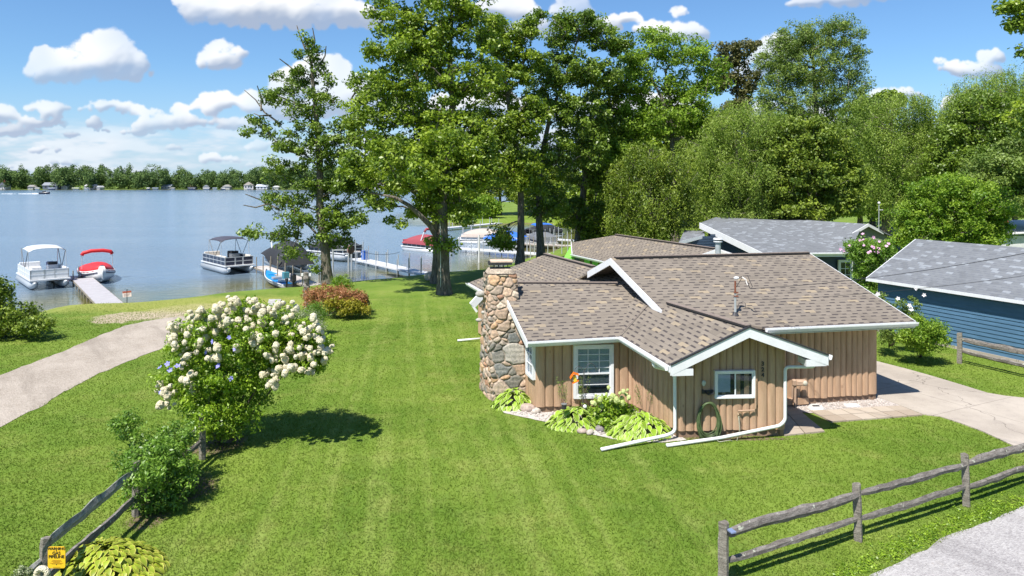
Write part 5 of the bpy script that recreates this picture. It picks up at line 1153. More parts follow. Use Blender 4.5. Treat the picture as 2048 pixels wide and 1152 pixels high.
tree('willow_tree', 'large weeping willow rising at the right edge behind the dark tree', b0, [PD(2000, 340, Y), PD(2000, 240, Y), PD(2000, 180, Y)], .6,
     [blob(1990, 165, 70, 30, Y), blob(1930, 200, 44, 34, Y), blob(2050, 180, 60, 50, Y), blob(1980, 240, 80, 44, Y), blob(1900, 230, 18, 40, Y), blob(2060, 260, 50, 60, Y)], 420, 84, 1.0, .13, 'willow', 14, droop=1.4, aspect=.28, flat=1)
Y = 62; b0 = PD(1950, 470, Y)
tree('maple_tree', 'dense dark tree near the right edge under the weeping willow', b0, [PD(1950, 400, Y), PD(1955, 320, Y), PD(1955, 260, Y)], .42,
     [blob(1960, 220, 60, 34, Y), blob(1910, 270, 34, 30, Y), blob(1990, 270, 60, 40, Y), blob(1940, 310, 64, 34, Y), blob(2040, 250, 40, 60, Y), blob(1900, 330, 40, 40, Y)], 380, 76, .9, .12, 'oakdark', 15)
Y = 52; b0 = PD(2010, 480, Y)
tree('maple_tree', 'dull grey green tree at the right edge above the white house', b0, [PD(2010, 430, Y), PD(2015, 370, Y)], .3,
     [blob(2000, 340, 60, 34, Y), blob(2050, 360, 50, 50, Y), blob(1960, 370, 40, 34, Y), blob(2020, 410, 60, 26, Y), blob(2040, 300, 40, 30, Y)], 330, 76, .7, .10, 'greyg', 16)
Y = 43; b0 = PD(1890, 510, Y)
tree('crabapple_tree', 'bright yellow green round tree directly behind the blue garage roof', b0, [PD(1890, 470, Y), PD(1892, 430, Y)], .2,
     [blob(1900, 385, 74, 34, Y), blob(1840, 430, 44, 40, Y), blob(1960, 410, 60, 40, Y), blob(1890, 440, 80, 40, Y), blob(1810, 470, 30, 30, Y), blob(1990, 450, 34, 30, Y), blob(1870, 480, 60, 20, Y), blob(1940, 475, 50, 16, Y)], 520, 84, .55, .075, 'lime', 17, shell=.3)
Y = 37; b0 = Vector((XD(2150, Y), Y, 0))
tree('oak_tree', 'oak at the upper right corner, only a few leafy twigs reaching into the frame', b0, [PD(2150, 300, Y), PD(2145, 100, Y), PD(2130, -60, Y)], .3,
     [blob(2030, 15, 26, 14, Y), blob(2035, 45, 18, 16, Y), blob(2046, 100, 12, 10, Y), blob(2090, 20, 50, 60, Y), blob(2130, 120, 50, 60, Y), blob(2080, 240, 50, 60, Y)], 170, 60, .55, .11, 'oak', 18, shell=.1)
for i, (px, py, rx, ry, Y, m_, lab) in enumerate([(1000, 330, 70, 70, 150, 'deep', 'far dark tree seen through the oak crowns above the distant lawn'), (930, 385, 50, 40, 150, 'oak', 'mid green tree at the left tip of the far lawn'), (968, 415, 26, 20, 138, 'lime', 'light green bush at the water edge of the far lawn'), (1080, 360, 60, 70, 145, 'deep', 'far tree right of the distant lawn'), (1190, 410, 80, 60, 120, 'oak', 'sunlit tree behind the docks at the head of the bay'),
     (1220, 330, 70, 80, 130, 'oak', 'dark tree behind the head of the bay'), (1400, 330, 90, 110, 110, 'deep', 'dark backing tree behind the locust'), (1560, 330, 90, 90, 110, 'oakdark', 'dark backing tree behind the pale willow'), (1720, 330, 90, 100, 100, 'oakdark', 'backing tree between the maples'), (1870, 330, 80, 90, 100, 'deep', 'dark backing tree left of the weeping willow'), (1745, 215, 26, 14, 110, 'far', 'small distant treetop above the domed willow'), (1775, 200, 20, 12, 112, 'oak', 'wispy distant treetop right of the tall maple'), (2030, 330, 80, 100, 100, 'deep', 'dark backing tree at the right edge'), (1310, 300, 80, 90, 115, 'oak', 'mid green backing tree behind the locust and oaks')]):
    b0 = PZ(px, 367 + 1365 * 7 / Y, 0); k = max(90, int(rx * ry * .055)); g_ = 'background trees behind the houses'
    tree('background_tree', lab, b0, [PD(px, py + ry * .7, Y), PD(px, py, Y)], .4, [blob(px, py, rx, ry, Y), blob(px - rx * .5, py + ry * .3, rx * .6, ry * .6, Y), blob(px + rx * .5, py + ry * .25, rx * .6, ry * .6, Y), blob(px, py - ry * .4, rx * .6, ry * .6, Y), blob(px, py + ry * .7, rx * .8, ry * .35, Y)], k, 60, 1.35 * (Y / 110) ** .5, .24, m_, 100 + i, group=g_, step=2.0, tip=.03)

# ---- far shore wood
def farwood():
    rg = np.random.default_rng(77); n = 900; x = rg.uniform(-760, 420, n); dline = np.interp(x, [-900, -560, -380, -200, -60, 120, 300, 420], [830, 800, 835, 800, 815, 780, 700, 660]); depth = rg.uniform(0, 1, n) ** 1.3 * 110 + 5
    y = dline + depth; h = rg.uniform(15, 29, n) + depth * .06 + 3 * np.sin(x * .02) + 2 * np.sin(x * .057 + 2); w = rg.uniform(6, 11, n)
    per = 34; pts = []; cr = []
    ctr = []; 
    for i in range(n):
        k = 13; d = rg.normal(0, 1, (k, 3)); d /= np.linalg.norm(d, axis=1, keepdims=True); d[:, 2] *= 1.0
        c = np.array([x[i], y[i], h[i] * .50]) + d * np.array([w[i] * .55, w[i] * .55, h[i] * .46]) * rg.uniform(.5, 1, (k, 1)); ctr.append(c)
    ctr = np.concatenate(ctr); o = leaves('far_wood', ctr, np.full(len(ctr), 3.4), per, .95, LF['far'], None, rg, 0, .8); tag(o, 'long belt of mixed green trees lining the far shore of the lake', 'wood', kind='stuff')
farwood()

# ---- shrubs and flowers
def flowerheads(name, ctr, r, mat, parent, seed=1, sc=(1, 1, .85)):
    rr = random.Random(seed); m = MB()
    for c in ctr:
        q = r * rr.uniform(.5, 1.2); z = rr.uniform(.8, 1.6); m.ball(tuple(c), q, 9, 7, (sc[0], sc[1], sc[2] * z), .14, rr.uniform(0, 3))
        for _ in range(3): m.ball((c[0] + rr.uniform(-.6, .6) * q, c[1] + rr.uniform(-.6, .6) * q, c[2] + rr.uniform(-.5, .3) * q), q * .62, 7, 5, (1, 1, 1), .16)
    return m.build(name, mat, parent)
def floret_mat(name, a, b, c):
    m, n, out = newmat(name); P = n('ShaderNodeNewGeometry').outputs['Position']; f = n.noise(P, 38, 3, .7); isl = n('ShaderNodeNewGeometry').outputs['Random Per Island']; v = n('ShaderNodeTexVoronoi', {'Vector': P, 'Scale': 48}).outputs['Distance']
    col = n.mix(isl, a, b); col = n.mix(n.m('MULTIPLY', n.rng(v, .35, .7), .55), col, c)
    p = n('ShaderNodeBsdfPrincipled', {'Base Color': col, 'Roughness': .8, 'Specular IOR Level': .1, 'Subsurface Weight': .0}); bb = n('ShaderNodeBump', {'Strength': 1.0, 'Distance': .02, 'Height': n.m('SUBTRACT', 1.0, v)}); n.t.links.new(bb.outputs[0], p.inputs['Normal'])
    n.t.links.new(p.outputs[0], out.inputs[0]); return m
CREAM = floret_mat('cream_florets', (.76, .71, .56), (.70, .62, .45), (.56, .49, .30)); CREAMG = floret_mat('green_florets', (.50, .58, .20), (.62, .66, .34), (.36, .45, .12))
BLUEF = plain('violet_petals', (.28, .27, .75), .6, .15); PINKF = plain('pink_petals', (.70, .38, .58), .6, .2); WHITEF = plain('white_petals', (.75, .72, .74), .6, .1); ORANGEF = plain('orange_petals', (.85, .30, .01), .6, .2)
def petals(name, pts, size, mat, parent, rg):
    """five-petalled open flowers"""
    m = MB()
    for c in pts:
        m = MB(); nrm = Vector((rg.normal(0, .4) - .2, -1 + rg.normal(0, .3), .6 + rg.normal(0, .3))).normalized(); u = nrm.cross(Vector((0, 0, 1))).normalized(); w = nrm.cross(u); c = Vector(c); s = size * rg.uniform(.8, 1.2)
        for k in range(5):
            a = k * math.tau / 5 + rg.uniform(0, .4); d = u * math.cos(a) + w * math.sin(a); e = u * -math.sin(a) + w * math.cos(a)
            m.add([c, c + d * s * .6 + e * s * .35 + nrm * s * .1, c + d * s + nrm * s * .25, c + d * s * .6 - e * s * .35 + nrm * s * .1], [(0, 1, 2, 3)])
        m.build(name, mat, parent)
# big white hydrangea with rose of sharon growing through
Yh = 18.3
def shrub(name, label, base, stems, blobs, n, per, crad, size, mat, seed, cat='shrub', group=None, tip=.006, **kw):
    rg = np.random.default_rng(seed); t = thing(name, base, label, cat, group); ctr = pick(blobs, n, rg, kw.get('shell', .25), kw.get('bottom', .85)); cr = crad * rg.uniform(.6, 1.4, n)
    sub = ctr if len(ctr) < 260 else ctr[:260]; B_ = Vector(base)
    k = max(1, stems); groups_ = np.array_split(sub[np.argsort(sub[:, 0])], k)
    for g_ in groups_:
        c = Vector(g_.mean(0)); a = B_ + Vector(((c.x - B_.x) * .10, (c.y - B_.y) * .1, 0)); branches('stem', [tuple(a), tuple(a.lerp(c, .35) + Vector((0, 0, .05))), tuple(a.lerp(c, .75))], kw.get('sr', .03), g_, TWIG, t, rg, kw.get('step', .18), tip)
    leaves('foliage', ctr, cr, per, size, LF[mat] if isinstance(mat, str) else mat, t, rg, kw.get('droop', 0), kw.get('flat', .75), kw.get('up', .5), kw.get('aspect', .5))
    return t, ctr, rg
hb = PZ(445, 884); 
hyd_bl = [blob(430, 665, 70, 50, Yh), blob(520, 660, 80, 50, Yh), blob(590, 690, 60, 40, Yh), blob(400, 740, 70, 40, Yh), blob(470, 730, 80, 50, Yh), blob(420, 800, 60, 50, Yh), blob(480, 800, 60, 50, Yh), blob(550, 715, 60, 40, Yh, .3), blob(350, 760, 30, 36, Yh), blob(440, 850, 50, 34, Yh), blob(408, 842, 26, 24, 17.1), blob(490, 622, 40, 20, Yh, .4), blob(610, 700, 46, 44, Yh), blob(618, 735, 28, 22, Yh), blob(565, 655, 60, 22, Yh), blob(365, 690, 28, 34, Yh)]
hy_, hc, rg = shrub('hydrangea_shrub', 'large vase shaped shrub covered in creamy white hydrangea heads on the left lawn', hb, 6, hyd_bl, 1050, 54, .18, .042, 'hyd', 31, sr=.05, tip=.005)
hp_px = []
rr = random.Random(12)
tops = [(462, 600), (500, 605), (520, 612), (540, 615), (560, 612), (475, 612), (585, 620), (400, 628), (385, 634), (435, 620), (445, 615), (345, 655), (340, 672), (390, 655), (355, 690), (380, 680), (372, 672), (420, 650), (440, 640), (452, 645), (470, 655), (500, 660), (515, 672), (530, 650), (560, 640), (610, 650), (640, 670), (645, 690), (630, 700), (600, 715), (640, 720), (590, 735), (620, 745), (565, 735), (560, 700), (535, 705), (550, 720), (510, 690), (480, 700), (412, 668), (420, 695), (395, 690), (430, 712), (375, 712), (360, 728), (385, 745), (370, 770), (330, 785), (322, 780), (345, 790), (335, 812), (600, 668), (620, 680), (585, 690), (575, 665), (545, 668), (490, 640), (525, 632), (500, 625), (632, 655), (655, 705), (590, 655), (605, 700), (575, 712), (555, 750), (530, 745), (540, 770)]
for px, py in tops:
    for _ in range(rr.choice((4, 5, 6))): hp_px.append(PD(px + rr.gauss(0, 9), py + rr.gauss(0, 7), Yh - .25 + rr.uniform(-.85, .1) * (1 if py > 640 else .4)))
flowerheads('blossom', hp_px, .084, CREAM, hy_, 3)
bl_pts = [PD(px, py, Yh - .9) for px, py in ((458, 675), (462, 757), (322, 784), (335, 728), (355, 732), (320, 735), (425, 683), (436, 732), (470, 698), (412, 705), (340, 740))]
petals('violet_flower', bl_pts, .075, BLUEF, hy_, rg)
flowerheads('green_bud', [PD(358, 640, Yh), PD(372, 630, Yh), PD(348, 735, Yh - .5), PD(545, 617, Yh), PD(505, 700, Yh - .7), PD(450, 640, Yh - .5)], .06, CREAMG, hy_, 5)
# dark shrub on the fence line
shrub('dark_shrub', 'dark green open shrub leaning over the rail fence, lower left', PZ(300, 1008), 4, [blob(310, 900, 60, 40, 15.4), blob(340, 960, 50, 40, 15.3), blob(300, 930, 60, 50, 15.4), blob(240, 840, 24, 14, 15.5), blob(265, 860, 26, 20, 15.5), blob(355, 870, 30, 24, 15.9), blob(375, 910, 26, 30, 15.9), blob(290, 990, 40, 26, 14.6), blob(330, 1000, 30, 20, 14.6), blob(290, 955, 34, 34, 14.1), blob(350, 950, 42, 44, 14.9), blob(320, 910, 50, 34, 14.7)], 440, 44, .14, .042, LF['shrub'], 32, aspect=.38)
# shrubs at the left edge
shrub('edge_shrub', 'tall dark leafy bush cut off by the left edge above the lawn', PZ(-20, 668), 4, [blob(-20, 600, 40, 50, 31), blob(20, 640, 50, 34, 31), blob(70, 650, 34, 18, 30.5), blob(-40, 640, 50, 40, 31), blob(5, 565, 12, 14, 31)], 330, 48, .27, .07, LF['deep'], 33, sr=.05, step=.4)
# coral shrub, rudbeckia, variegated, daylily by the lake
shrub('spirea_shrub', 'coral and rust coloured shrub at the foot of the ragged oak', PZ(650, 632), 4, [blob(650, 590, 44, 20, 36), blob(690, 595, 40, 20, 36), blob(625, 600, 20, 22, 36), blob(720, 598, 16, 14, 36)], 170, 46, .26, .05, LF['coral'], 34, step=.3)
shrub('weigela_shrub', 'green and gold shrub in front of the coral one', PZ(680, 634), 3, [blob(690, 612, 30, 16, 35.2), blob(665, 605, 20, 14, 35.2), blob(710, 618, 26, 12, 35.2)], 90, 46, .24, .055, LF['goldf'], 35, step=.3)
t_, c_, rg = shrub('rudbeckia', 'dark leaved clump with small orange daisies right of the coral shrub', PZ(718, 618), 3, [blob(712, 606, 26, 14, 37), blob(722, 598, 14, 10, 37)], 70, 46, .22, .06, LF['purple'], 36, cat='flowers', step=.3)
petals('orange_flower', [PD(px, py, 36.4) for px, py in ((687, 590), (690, 594), (693, 591), (697, 601), (701, 599), (726, 602), (731, 603), (725, 606), (722, 613), (728, 612), (733, 611), (727, 613), (712, 600), (704, 597))], .10, ORANGEF, t_, rg)
t_, c_, rg = shrub('daylily_clump', 'light green and yellow flower clump between the ragged oak and the water', PZ(685, 588), 3, [blob(680, 562, 18, 12, 42.5), blob(692, 570, 14, 10, 42.5)], 50, 44, .22, .07, LF['lime'], 37, cat='flowers', aspect=.25, step=.3)
shrub('variegated_shrub', 'cream and green variegated low shrub behind the hydrangea', PZ(600, 668), 3, [blob(590, 636, 40, 16, 29.5), blob(620, 648, 26, 18, 29.5), blob(570, 630, 20, 12, 29.5), blob(635, 655, 12, 14, 29)], 120, 46, .21, .038, LF['variegated'], 38, step=.25)
shrub('feathery_plant', 'feathery fresh green clump between the variegated shrub and the coral one', PZ(640, 650), 3, [blob(640, 632, 16, 18, 31.5), blob(630, 618, 14, 12, 31.5)], 50, 50, .22, .05, LF['shrub'], 39, aspect=.2, step=.3)
# rose of sharon etc. at the neighbour
t_, c_, rg = shrub('rose_of_sharon', 'tall bush with pink flowers in front of the grey house gable', PZ(1742, 585), 5, [blob(1735, 500, 40, 26, 37), blob(1765, 505, 24, 26, 37), blob(1745, 545, 34, 30, 37), blob(1735, 585, 26, 24, 37), blob(1710, 505, 14, 14, 37)], 300, 56, .25, .058, LF['shrub'], 40, sr=.05, step=.3)
pk = [PD(1735 + rg.normal(0, 24), 495 + rg.normal(0, 14), 36.1) for _ in range(22)]; petals('pink_flower', pk, .085, PINKF, t_, rg)
t_, c_, rg = shrub('young_hibiscus', 'thin upright shrub with white flowers at the corner of the blue garage', PZ(1780, 690), 5, [blob(1770, 630, 16, 40, 27.5), blob(1800, 620, 14, 30, 28), blob(1830, 600, 7, 22, 28), blob(1775, 670, 18, 20, 27.5), blob(1820, 635, 18, 20, 28)], 130, 40, .16, .045, LF['greyg'], 41, sr=.02, step=.25)
petals('white_flower', [PD(px, py, 27.2) for px, py in ((1831, 577), (1819, 611), (1796, 597), (1756, 588), (1822, 618), (1848, 590))], .09, WHITEF, t_, rg)
shrub('golden_shrub', 'yellow green rounded shrub with open branches in front of the blue garage', PZ(1840, 712), 4, [blob(1845, 650, 34, 18, 26.3), blob(1835, 672, 40, 22, 26.3), blob(1865, 670, 30, 20, 26.3), blob(1840, 695, 26, 10, 26.3), blob(1812, 668, 18, 12, 26.3)], 210, 48, .19, .045, LF['lime'], 42, sr=.02, step=.25)
# hostas
def hosta_mat(name, body, edge):
    m, n, out = newmat(name); mg = n('ShaderNodeAttribute', attribute_name='mg').outputs['Fac']; lv = n('ShaderNodeAttribute', attribute_name='lv').outputs['Fac']
    c = n.mix(lv, [x * .75 for x in body], [min(1, x * 1.25) for x in body]); c = n.mix(n.rng(mg, .62, .8), c, edge)
    p = n('ShaderNodeBsdfPrincipled', {'Base Color': c, 'Roughness': .4, 'Specular IOR Level': .4}); t = n('ShaderNodeBsdfTranslucent', {'Color': c}); mx = n('ShaderNodeMixShader', {0: .25})
    n.t.links.new(p.outputs[0], mx.inputs[1]); n.t.links.new(t.outputs[0], mx.inputs[2]); n.t.links.new(mx.outputs[0], out.inputs[0]); return m
HO1 = hosta_mat('hosta_green', (.27, .42, .035), (.62, .68, .28)); HO2 = hosta_mat('hosta_gold', (.32, .40, .035), (.66, .60, .12))
def hosta(label, c, rx, ry, h, mat, n=120, L=.20, seed=1, name='hosta', group='hostas in the beds'):
    rg = np.random.default_rng(seed); t = thing(name, c, label, 'plant', group); Vs = []; Fs = []; lv = []; mg = []; o = 0
    for i in range(n):
        a = rg.uniform(0, math.tau); rad = math.sqrt(rg.uniform(.02, 1)); x = c.x + math.cos(a) * rx * rad; y = c.y + math.sin(a) * ry * rad; z = .05 + h * (1 - rad ** 1.8) * rg.uniform(.75, 1.1) + .03
        d = Vector((math.cos(a) / 1, math.sin(a) / 1, 0)); aa = a + rg.normal(0, .35); d = Vector((math.cos(aa), math.sin(aa), 0)); sd = Vector((-d.y, d.x, 0)); l = L * rg.uniform(.7, 1.25); w = l * .34; pitch = .35 - rad * .75 + rg.normal(0, .15); lvv = rg.random()
        for k, (s, wd) in enumerate([(0, .15), (.22, .85), (.48, 1.0), (.76, .62), (1, .02)]):
            p = Vector((x, y, z)) + d * (s - .35) * l + Vector((0, 0, math.sin(pitch) * s * l - s * s * l * .55)); tilt = .22 * w * wd
            for q, m_ in ((-1, 1), (-.66, .0), (.0, 0), (.66, 0), (1, 1)): Vs.append(tuple(p + sd * q * w * wd + Vector((0, 0, abs(q) * tilt)))); mg.append(1.0 if abs(q) == 1 else (.45 if q else 0)); lv.append(lvv)
        for k in range(4):
            for j in range(4): b = o + k * 5 + j; Fs += [b, b + 1, b + 6, b + 5]
        o += 25
    npmesh('foliage', np.array(Vs), Fs, 4, mat, t, attrs={'lv': np.array(lv), 'mg': np.array(mg)}, smooth=True); return t
hosta('bright green hosta beside the base of the stone chimney', PZ(1026, 812), .66, .52, .46, HO1, 170, .25, 1)
hosta('hosta left of the pale green hydrangea, under the bird feeder', PZ(1150, 850), .80, .55, .44, HO1, 190, .25, 2)
hosta('largest hosta between the green hydrangea and the downspout', PZ(1278, 866), .95, .62, .50, HO1, 240, .27, 3)
hosta('yellow green hosta clump behind the yellow warning sign', PZ(208, 1148), 1.05, .85, .46, HO2, 620, .16, 4)
hosta('small dark green hosta in front of the tall window', PZ(1165, 820), .42, .3, .55, HO1, 70, .2, 5)
gh_, gc, rg = shrub('green_hydrangea', 'lime green hydrangea with round pale heads in front of the log wall', PZ(1225, 850), 4, [blob(1225, 815, 32, 22, 19.9), blob(1205, 830, 26, 18, 19.8), blob(1250, 825, 22, 22, 19.9), blob(1220, 845, 30, 12, 19.6)], 170, 34, .12, .045, LF['hyd'], 43)
flowerheads('blossom', [PD(px, py, 19.5 + random.uniform(-.1, .2)) for px, py in ((1217, 775), (1192, 792), (1213, 788), (1225, 792), (1222, 801), (1247, 783), (1252, 789), (1240, 786), (1258, 795), (1187, 806), (1204, 812), (1233, 815), (1190, 828), (1233, 800), (1245, 806), (1200, 800), (1255, 780), (1243, 795))], .075, CREAMG, gh_, 8)
# thin grassy stalks in front of the walls
def stalks(label, base, n, h, spread, seed):
    rr = random.Random(seed); t = thing('seed_stalks', base, label, 'plant'); m = MB(); lf = []
    for i in range(n):
        b = Vector(base) + Vector((rr.uniform(-spread, spread) * .5, rr.uniform(-.1, .1), 0)); tp = b + Vector((rr.uniform(-spread, spread), rr.uniform(-.15, .1), h * rr.uniform(.7, 1))); m.tube(bez(b, b + Vector((0, 0, h * .5)), tp, 5), .005, 4)
        for k in range(9): lf.append(tuple(b.lerp(tp, .55 + .45 * k / 9) + Vector((rr.uniform(-.03, .03), rr.uniform(-.03, .03), .02))))
    m.build('stem', TWIG, t); leaves('seed_head', np.array(lf), np.full(len(lf), .05), 6, .02, LF['greyg'], t, np.random.default_rng(seed), aspect=.4)
stalks('thin brown seed stalks in front of the wall left of the tall window', PZ(1128, 836), 7, 1.25, .22, 3)
stalks('thin seed stalks between the tall window and the green hydrangea', PZ(1165, 832), 7, 1.35, .15, 4)
stalks('dry seed stalks behind the green hydrangea', PZ(1290, 845), 6, 1.2, .25, 5)
# edging rocks
for i, (px, py, r, lab) in enumerate([(1164, 866, .13, 'pinkish rounded rock on the bed edge, leftmost of three'), (1180, 868, .12, 'pale round rock on the bed edge, middle of three'), (1199, 862, .14, 'dark round rock on the bed edge under the green hydrangea'), (1055, 822, .22, 'tan boulder in front of the cottage corner beside the chimney hosta'), (1073, 826, .16, 'smaller tan rock right of the corner boulder'), (1198, 852, .10, 'small dark rock behind the dark edge rock'), (1245, 866, .1, 'small grey rock at the foot of the largest hosta')]):
    p = PZ(px, py); o = MB().ball((p.x, p.y, r * .4), r, 10, 7, (1.2, .8, .65), .07, i).build('rock', plain('rock_%d' % (i % 3), [(.42, .33, .28), (.50, .44, .38), (.24, .21, .21)][i % 3], .9, .3, 9, .01), smooth=True); tag(o, lab, 'rock', 'rocks edging the planting bed')
p = PD(864, 559, 49.5); o = MB().ball((p.x, p.y, .25), .5, 12, 8, (1.2, .9, .8), .06).build('boulder', plain('rock_1', (1, 1, 1)), smooth=True); tag(o, 'round brownish boulder at the foot of the double oak trunks', 'boulder')
# broad-leaved weeds along the road edge
rg = np.random.default_rng(5); ed = [PZ(*p) for p in [(1690, 1175), (1748, 1148), (1800, 1118), (1850, 1094), (1900, 1069), (1960, 1044), (2010, 1026), (2060, 1008)]]; wc = []
for _ in range(380): k = rg.integers(len(ed) - 1); q = ed[k].lerp(ed[k + 1], rg.random()); wc.append((q.x + rg.normal(0, .05) - abs(rg.normal(0, .16)), q.y + abs(rg.normal(0, .22)) + .02, .02))
o = leaves('weeds', np.array(wc), np.full(len(wc), .07), 14, .022, LF['hyd'], None, rg, up=1.2, flat=.5); tag(o, kind='stuff')
# ================================================================ FENCES, SIGNS, BOATS, DOCKS
def wood_mat(name, a, b, lich=.25):
    m, n, out = newmat(name); P = n('ShaderNodeTexCoord').outputs['Object']
    f = n.noise(P, 7, 5, .7); g = n.noise(n.v('MULTIPLY', P, (5, 5, 30)), 1.0, 5, .7); l = n.noise(P, 9, 3, .5); fi = n.noise(P, 55, 3, .7)
    c = n.mix(n.rng(g, .3, .7), a, b); c = n.mix(n.m('MULTIPLY', n.rng(f, .5, .3), .6), c, [x * .45 for x in a]); c = n.mix(n.m('MULTIPLY', n.rng(fi, .55, .4), .4), c, [x * .5 for x in a])
    c = n.mix(n.m('MULTIPLY', n.rng(l, .66, .70), lich * 3), c, (.52, .55, .44))
    p = n('ShaderNodeBsdfPrincipled', {'Base Color': c, 'Roughness': .9, 'Specular IOR Level': .15}); bb = n('ShaderNodeBump', {'Strength': 1.0, 'Distance': .02, 'Height': n.m('ADD', g, n.m('MULTIPLY', fi, .5))}); n.t.links.new(bb.outputs[0], p.inputs['Normal'])
    n.t.links.new(p.outputs[0], out.inputs[0]); return m
RAIL = wood_mat('weathered_rail', (.135, .118, .105), (.30, .275, .25)); LICH = wood_mat('lichen_rail', (.20, .20, .18), (.42, .42, .38), .33); POSTM = wood_mat('weathered_post', (.17, .15, .125), (.34, .31, .265), .15)
def split_post(p, h, parent, tilt=(0, 0), w=.15, seed=0):
    rr = random.Random(seed); m = MB(); K = 7; rings = []
    for i in range(9):
        t = i / 8; z = -.15 + (h + .15) * t; rings.append((z, [(.5 * w * (1 + rr.uniform(-.10, .10)) * (1.25 if k % 2 else .9)) for k in range(K)]))
    vs = [(p.x + tilt[0] * z + math.cos(k * math.tau / K + .3) * r[k], p.y + tilt[1] * z + math.sin(k * math.tau / K + .3) * r[k] * .8, z + (rr.uniform(-.025, .025) if i == 8 else 0)) for i, (z, r) in enumerate(rings) for k in range(K)]
    fs = [(i * K + k, i * K + (k + 1) % K, (i + 1) * K + (k + 1) % K, (i + 1) * K + k) for i in range(8) for k in range(K)] + [tuple(8 * K + k for k in range(K))]
    return m.add(vs, fs).build('post', POSTM, parent)
def split_rail(a, b, parent, r=.062, mat=None, seed=0, name='rail'):
    rr = random.Random(seed); m = MB(); K = 6; n = 16; a, b = Vector(a), Vector(b); d = (b - a).normalized(); s = d.cross(Vector((0, 0, 1))).normalized(); u = s.cross(d); ph = rr.uniform(0, 1); kn = rr.uniform(.3, .7)
    base = [rr.uniform(.8, 1.25) for _ in range(K)]; vs = []
    for i in range(n + 1):
        t = i / n; c = a.lerp(b, t) + u * (math.sin(t * math.pi) * rr.uniform(-.02, .01) + .012 * math.sin(t * 9 + ph * 6)) + s * .012 * math.sin(t * 7 + ph * 9); e = min(1, .55 + 5 * min(t, 1 - t)); kk = 1 + .25 * math.exp(-((t - kn) / .04) ** 2)
        for k in range(K): q = r * e * base[k] * kk * (1 + rr.uniform(-.08, .08)); vs.append(c + s * math.cos(k * math.tau / K + ph) * q * .8 + u * math.sin(k * math.tau / K + ph) * q * 1.15)
    fs = [(i * K + k, i * K + (k + 1) % K, (i + 1) * K + (k + 1) % K, (i + 1) * K + k) for i in range(n) for k in range(K)] + [tuple(range(K)), tuple(n * K + k for k in range(K))]
    return m.add(vs, fs).build(name, mat or RAIL, parent)
def up(p, z): return Vector((p.x, p.y, z))
fr = thing('rail_fence', (3.7, 11.9, 0), 'weathered split rail fence along the road at the lower right', 'fence', 'split rail fences')
FP = [Vector((3.69, 11.85, 0)), Vector((6.80, 13.36, 0)), Vector((9.87, 14.80, 0)), Vector((12.95, 16.3, 0)), Vector((15.9, 17.7, 0))]
tl = [(.0, .0), (.04, .0), (.035, 0), (0, 0), (0, 0)]
FP[0].x -= .0
for i, p in enumerate(FP): split_post(p, 1.13 if i else 1.12, fr, (-tl[i][0], 0), .17 if i == 0 else .15, i)
for i in range(4):
    a, b = FP[i], FP[i + 1]; split_rail(up(a, .93), up(b, .91) , fr, .07, seed=20 + i); split_rail(up(a, .42), up(b, .45), fr, .062, seed=40 + i)
fl = thing('rail_fence', (-7.9, 14.3, 0), 'lichen covered split rail fence running up the left lawn through the shrubs', 'fence', 'split rail fences')
LP_ = [Vector((-7.55, 8.3, 0)), Vector((-7.75, 11.27, 0)), Vector((-7.9, 14.35, 0)), Vector((-7.84, 17.3, 0))]
for i, p in enumerate(LP_): split_post(p, 1.16, fl, ((-.02, .05, 0, 0)[i], 0), .17, 10 + i)
split_rail(up(LP_[0], .62), up(LP_[1], .80), fl, .075, LICH, 50); split_rail(up(LP_[1], 1.0), up(LP_[2], .98), fl, .085, LICH, 51); split_rail(up(LP_[1], .45), up(LP_[2], .42), fl, .06, None, 52); split_rail(up(LP_[2], .4), up(LP_[3], .5), fl, .06, None, 53); split_rail(up(LP_[2], .95), up(LP_[3], .85), fl, .06, None, 54)
f3 = thing('rail_fence', (17.4, 26.4, 0), 'short split rail fence on the lawn beside the blue garage', 'fence', 'split rail fences')
p3 = PZ(1920, 727); q3 = Vector((18.75, 23.6, 0)); split_post(p3, 1.2, f3, (0, 0), .18, 30); split_post(q3, 1.2, f3, (0, 0), .18, 31)
split_rail(up(p3, .95), up(q3, .95), f3, .08, seed=60); split_rail(up(p3, .5), up(q3, .45), f3, .07, seed=61)
# solar light on the first post
t = thing('solar_light', (3.82, 11.8, .95), 'small blue grey solar light clipped to the end post of the road fence', 'light')
a = PD(1463, 1062, 11.75); MB().box(tuple(a), (.10, .14, .035), .35).build('panel', plain('solar_panel', (.20, .25, .40), .25, .1), t, bevel=.006); MB().box((a.x - .01, a.y, a.z - .05), (.09, .12, .055), .35).build('housing', DARK, t)
# gas pipeline sign
YELLOW = plain('sign_yellow', (.85, .50, .02), .5, .06, 5)
sp = PD(113, 1115, 9.6); sg = thing('warning_sign', (sp.x, sp.y, 0), 'yellow gas pipeline warning sign on a grey post, lower left corner', 'sign')
W_, H_ = 35 / F * 9.6 / 2 * 1.0, 43 / F * 9.6 / 2; m = MB(); c = .03; poly = []
for cx, cz, a0 in ((W_ - c, H_ - c, 0), (-W_ + c, H_ - c, 90), (-W_ + c, -H_ + c, 180), (W_ - c, -H_ + c, 270)):
    for k in range(4): a_ = R(a0 + 30 * k); poly.append((sp.x + cx + c * math.cos(a_), sp.z + cz + c * math.sin(a_)))
n_ = len(poly); m.add([(x, sp.y, z) for x, z in poly] + [(x, sp.y + .008, z) for x, z in poly], [tuple(range(n_)), tuple(range(n_, 2 * n_))[::-1]] + [(i, (i + 1) % n_, n_ + (i + 1) % n_, n_ + i) for i in range(n_)]); pl = m.build('sign_plate', YELLOW, sg); WORLD[pl.name] = WORLD[sg.name]
BLK = plain('sign_black', (.05, .035, .01), .7, .1)
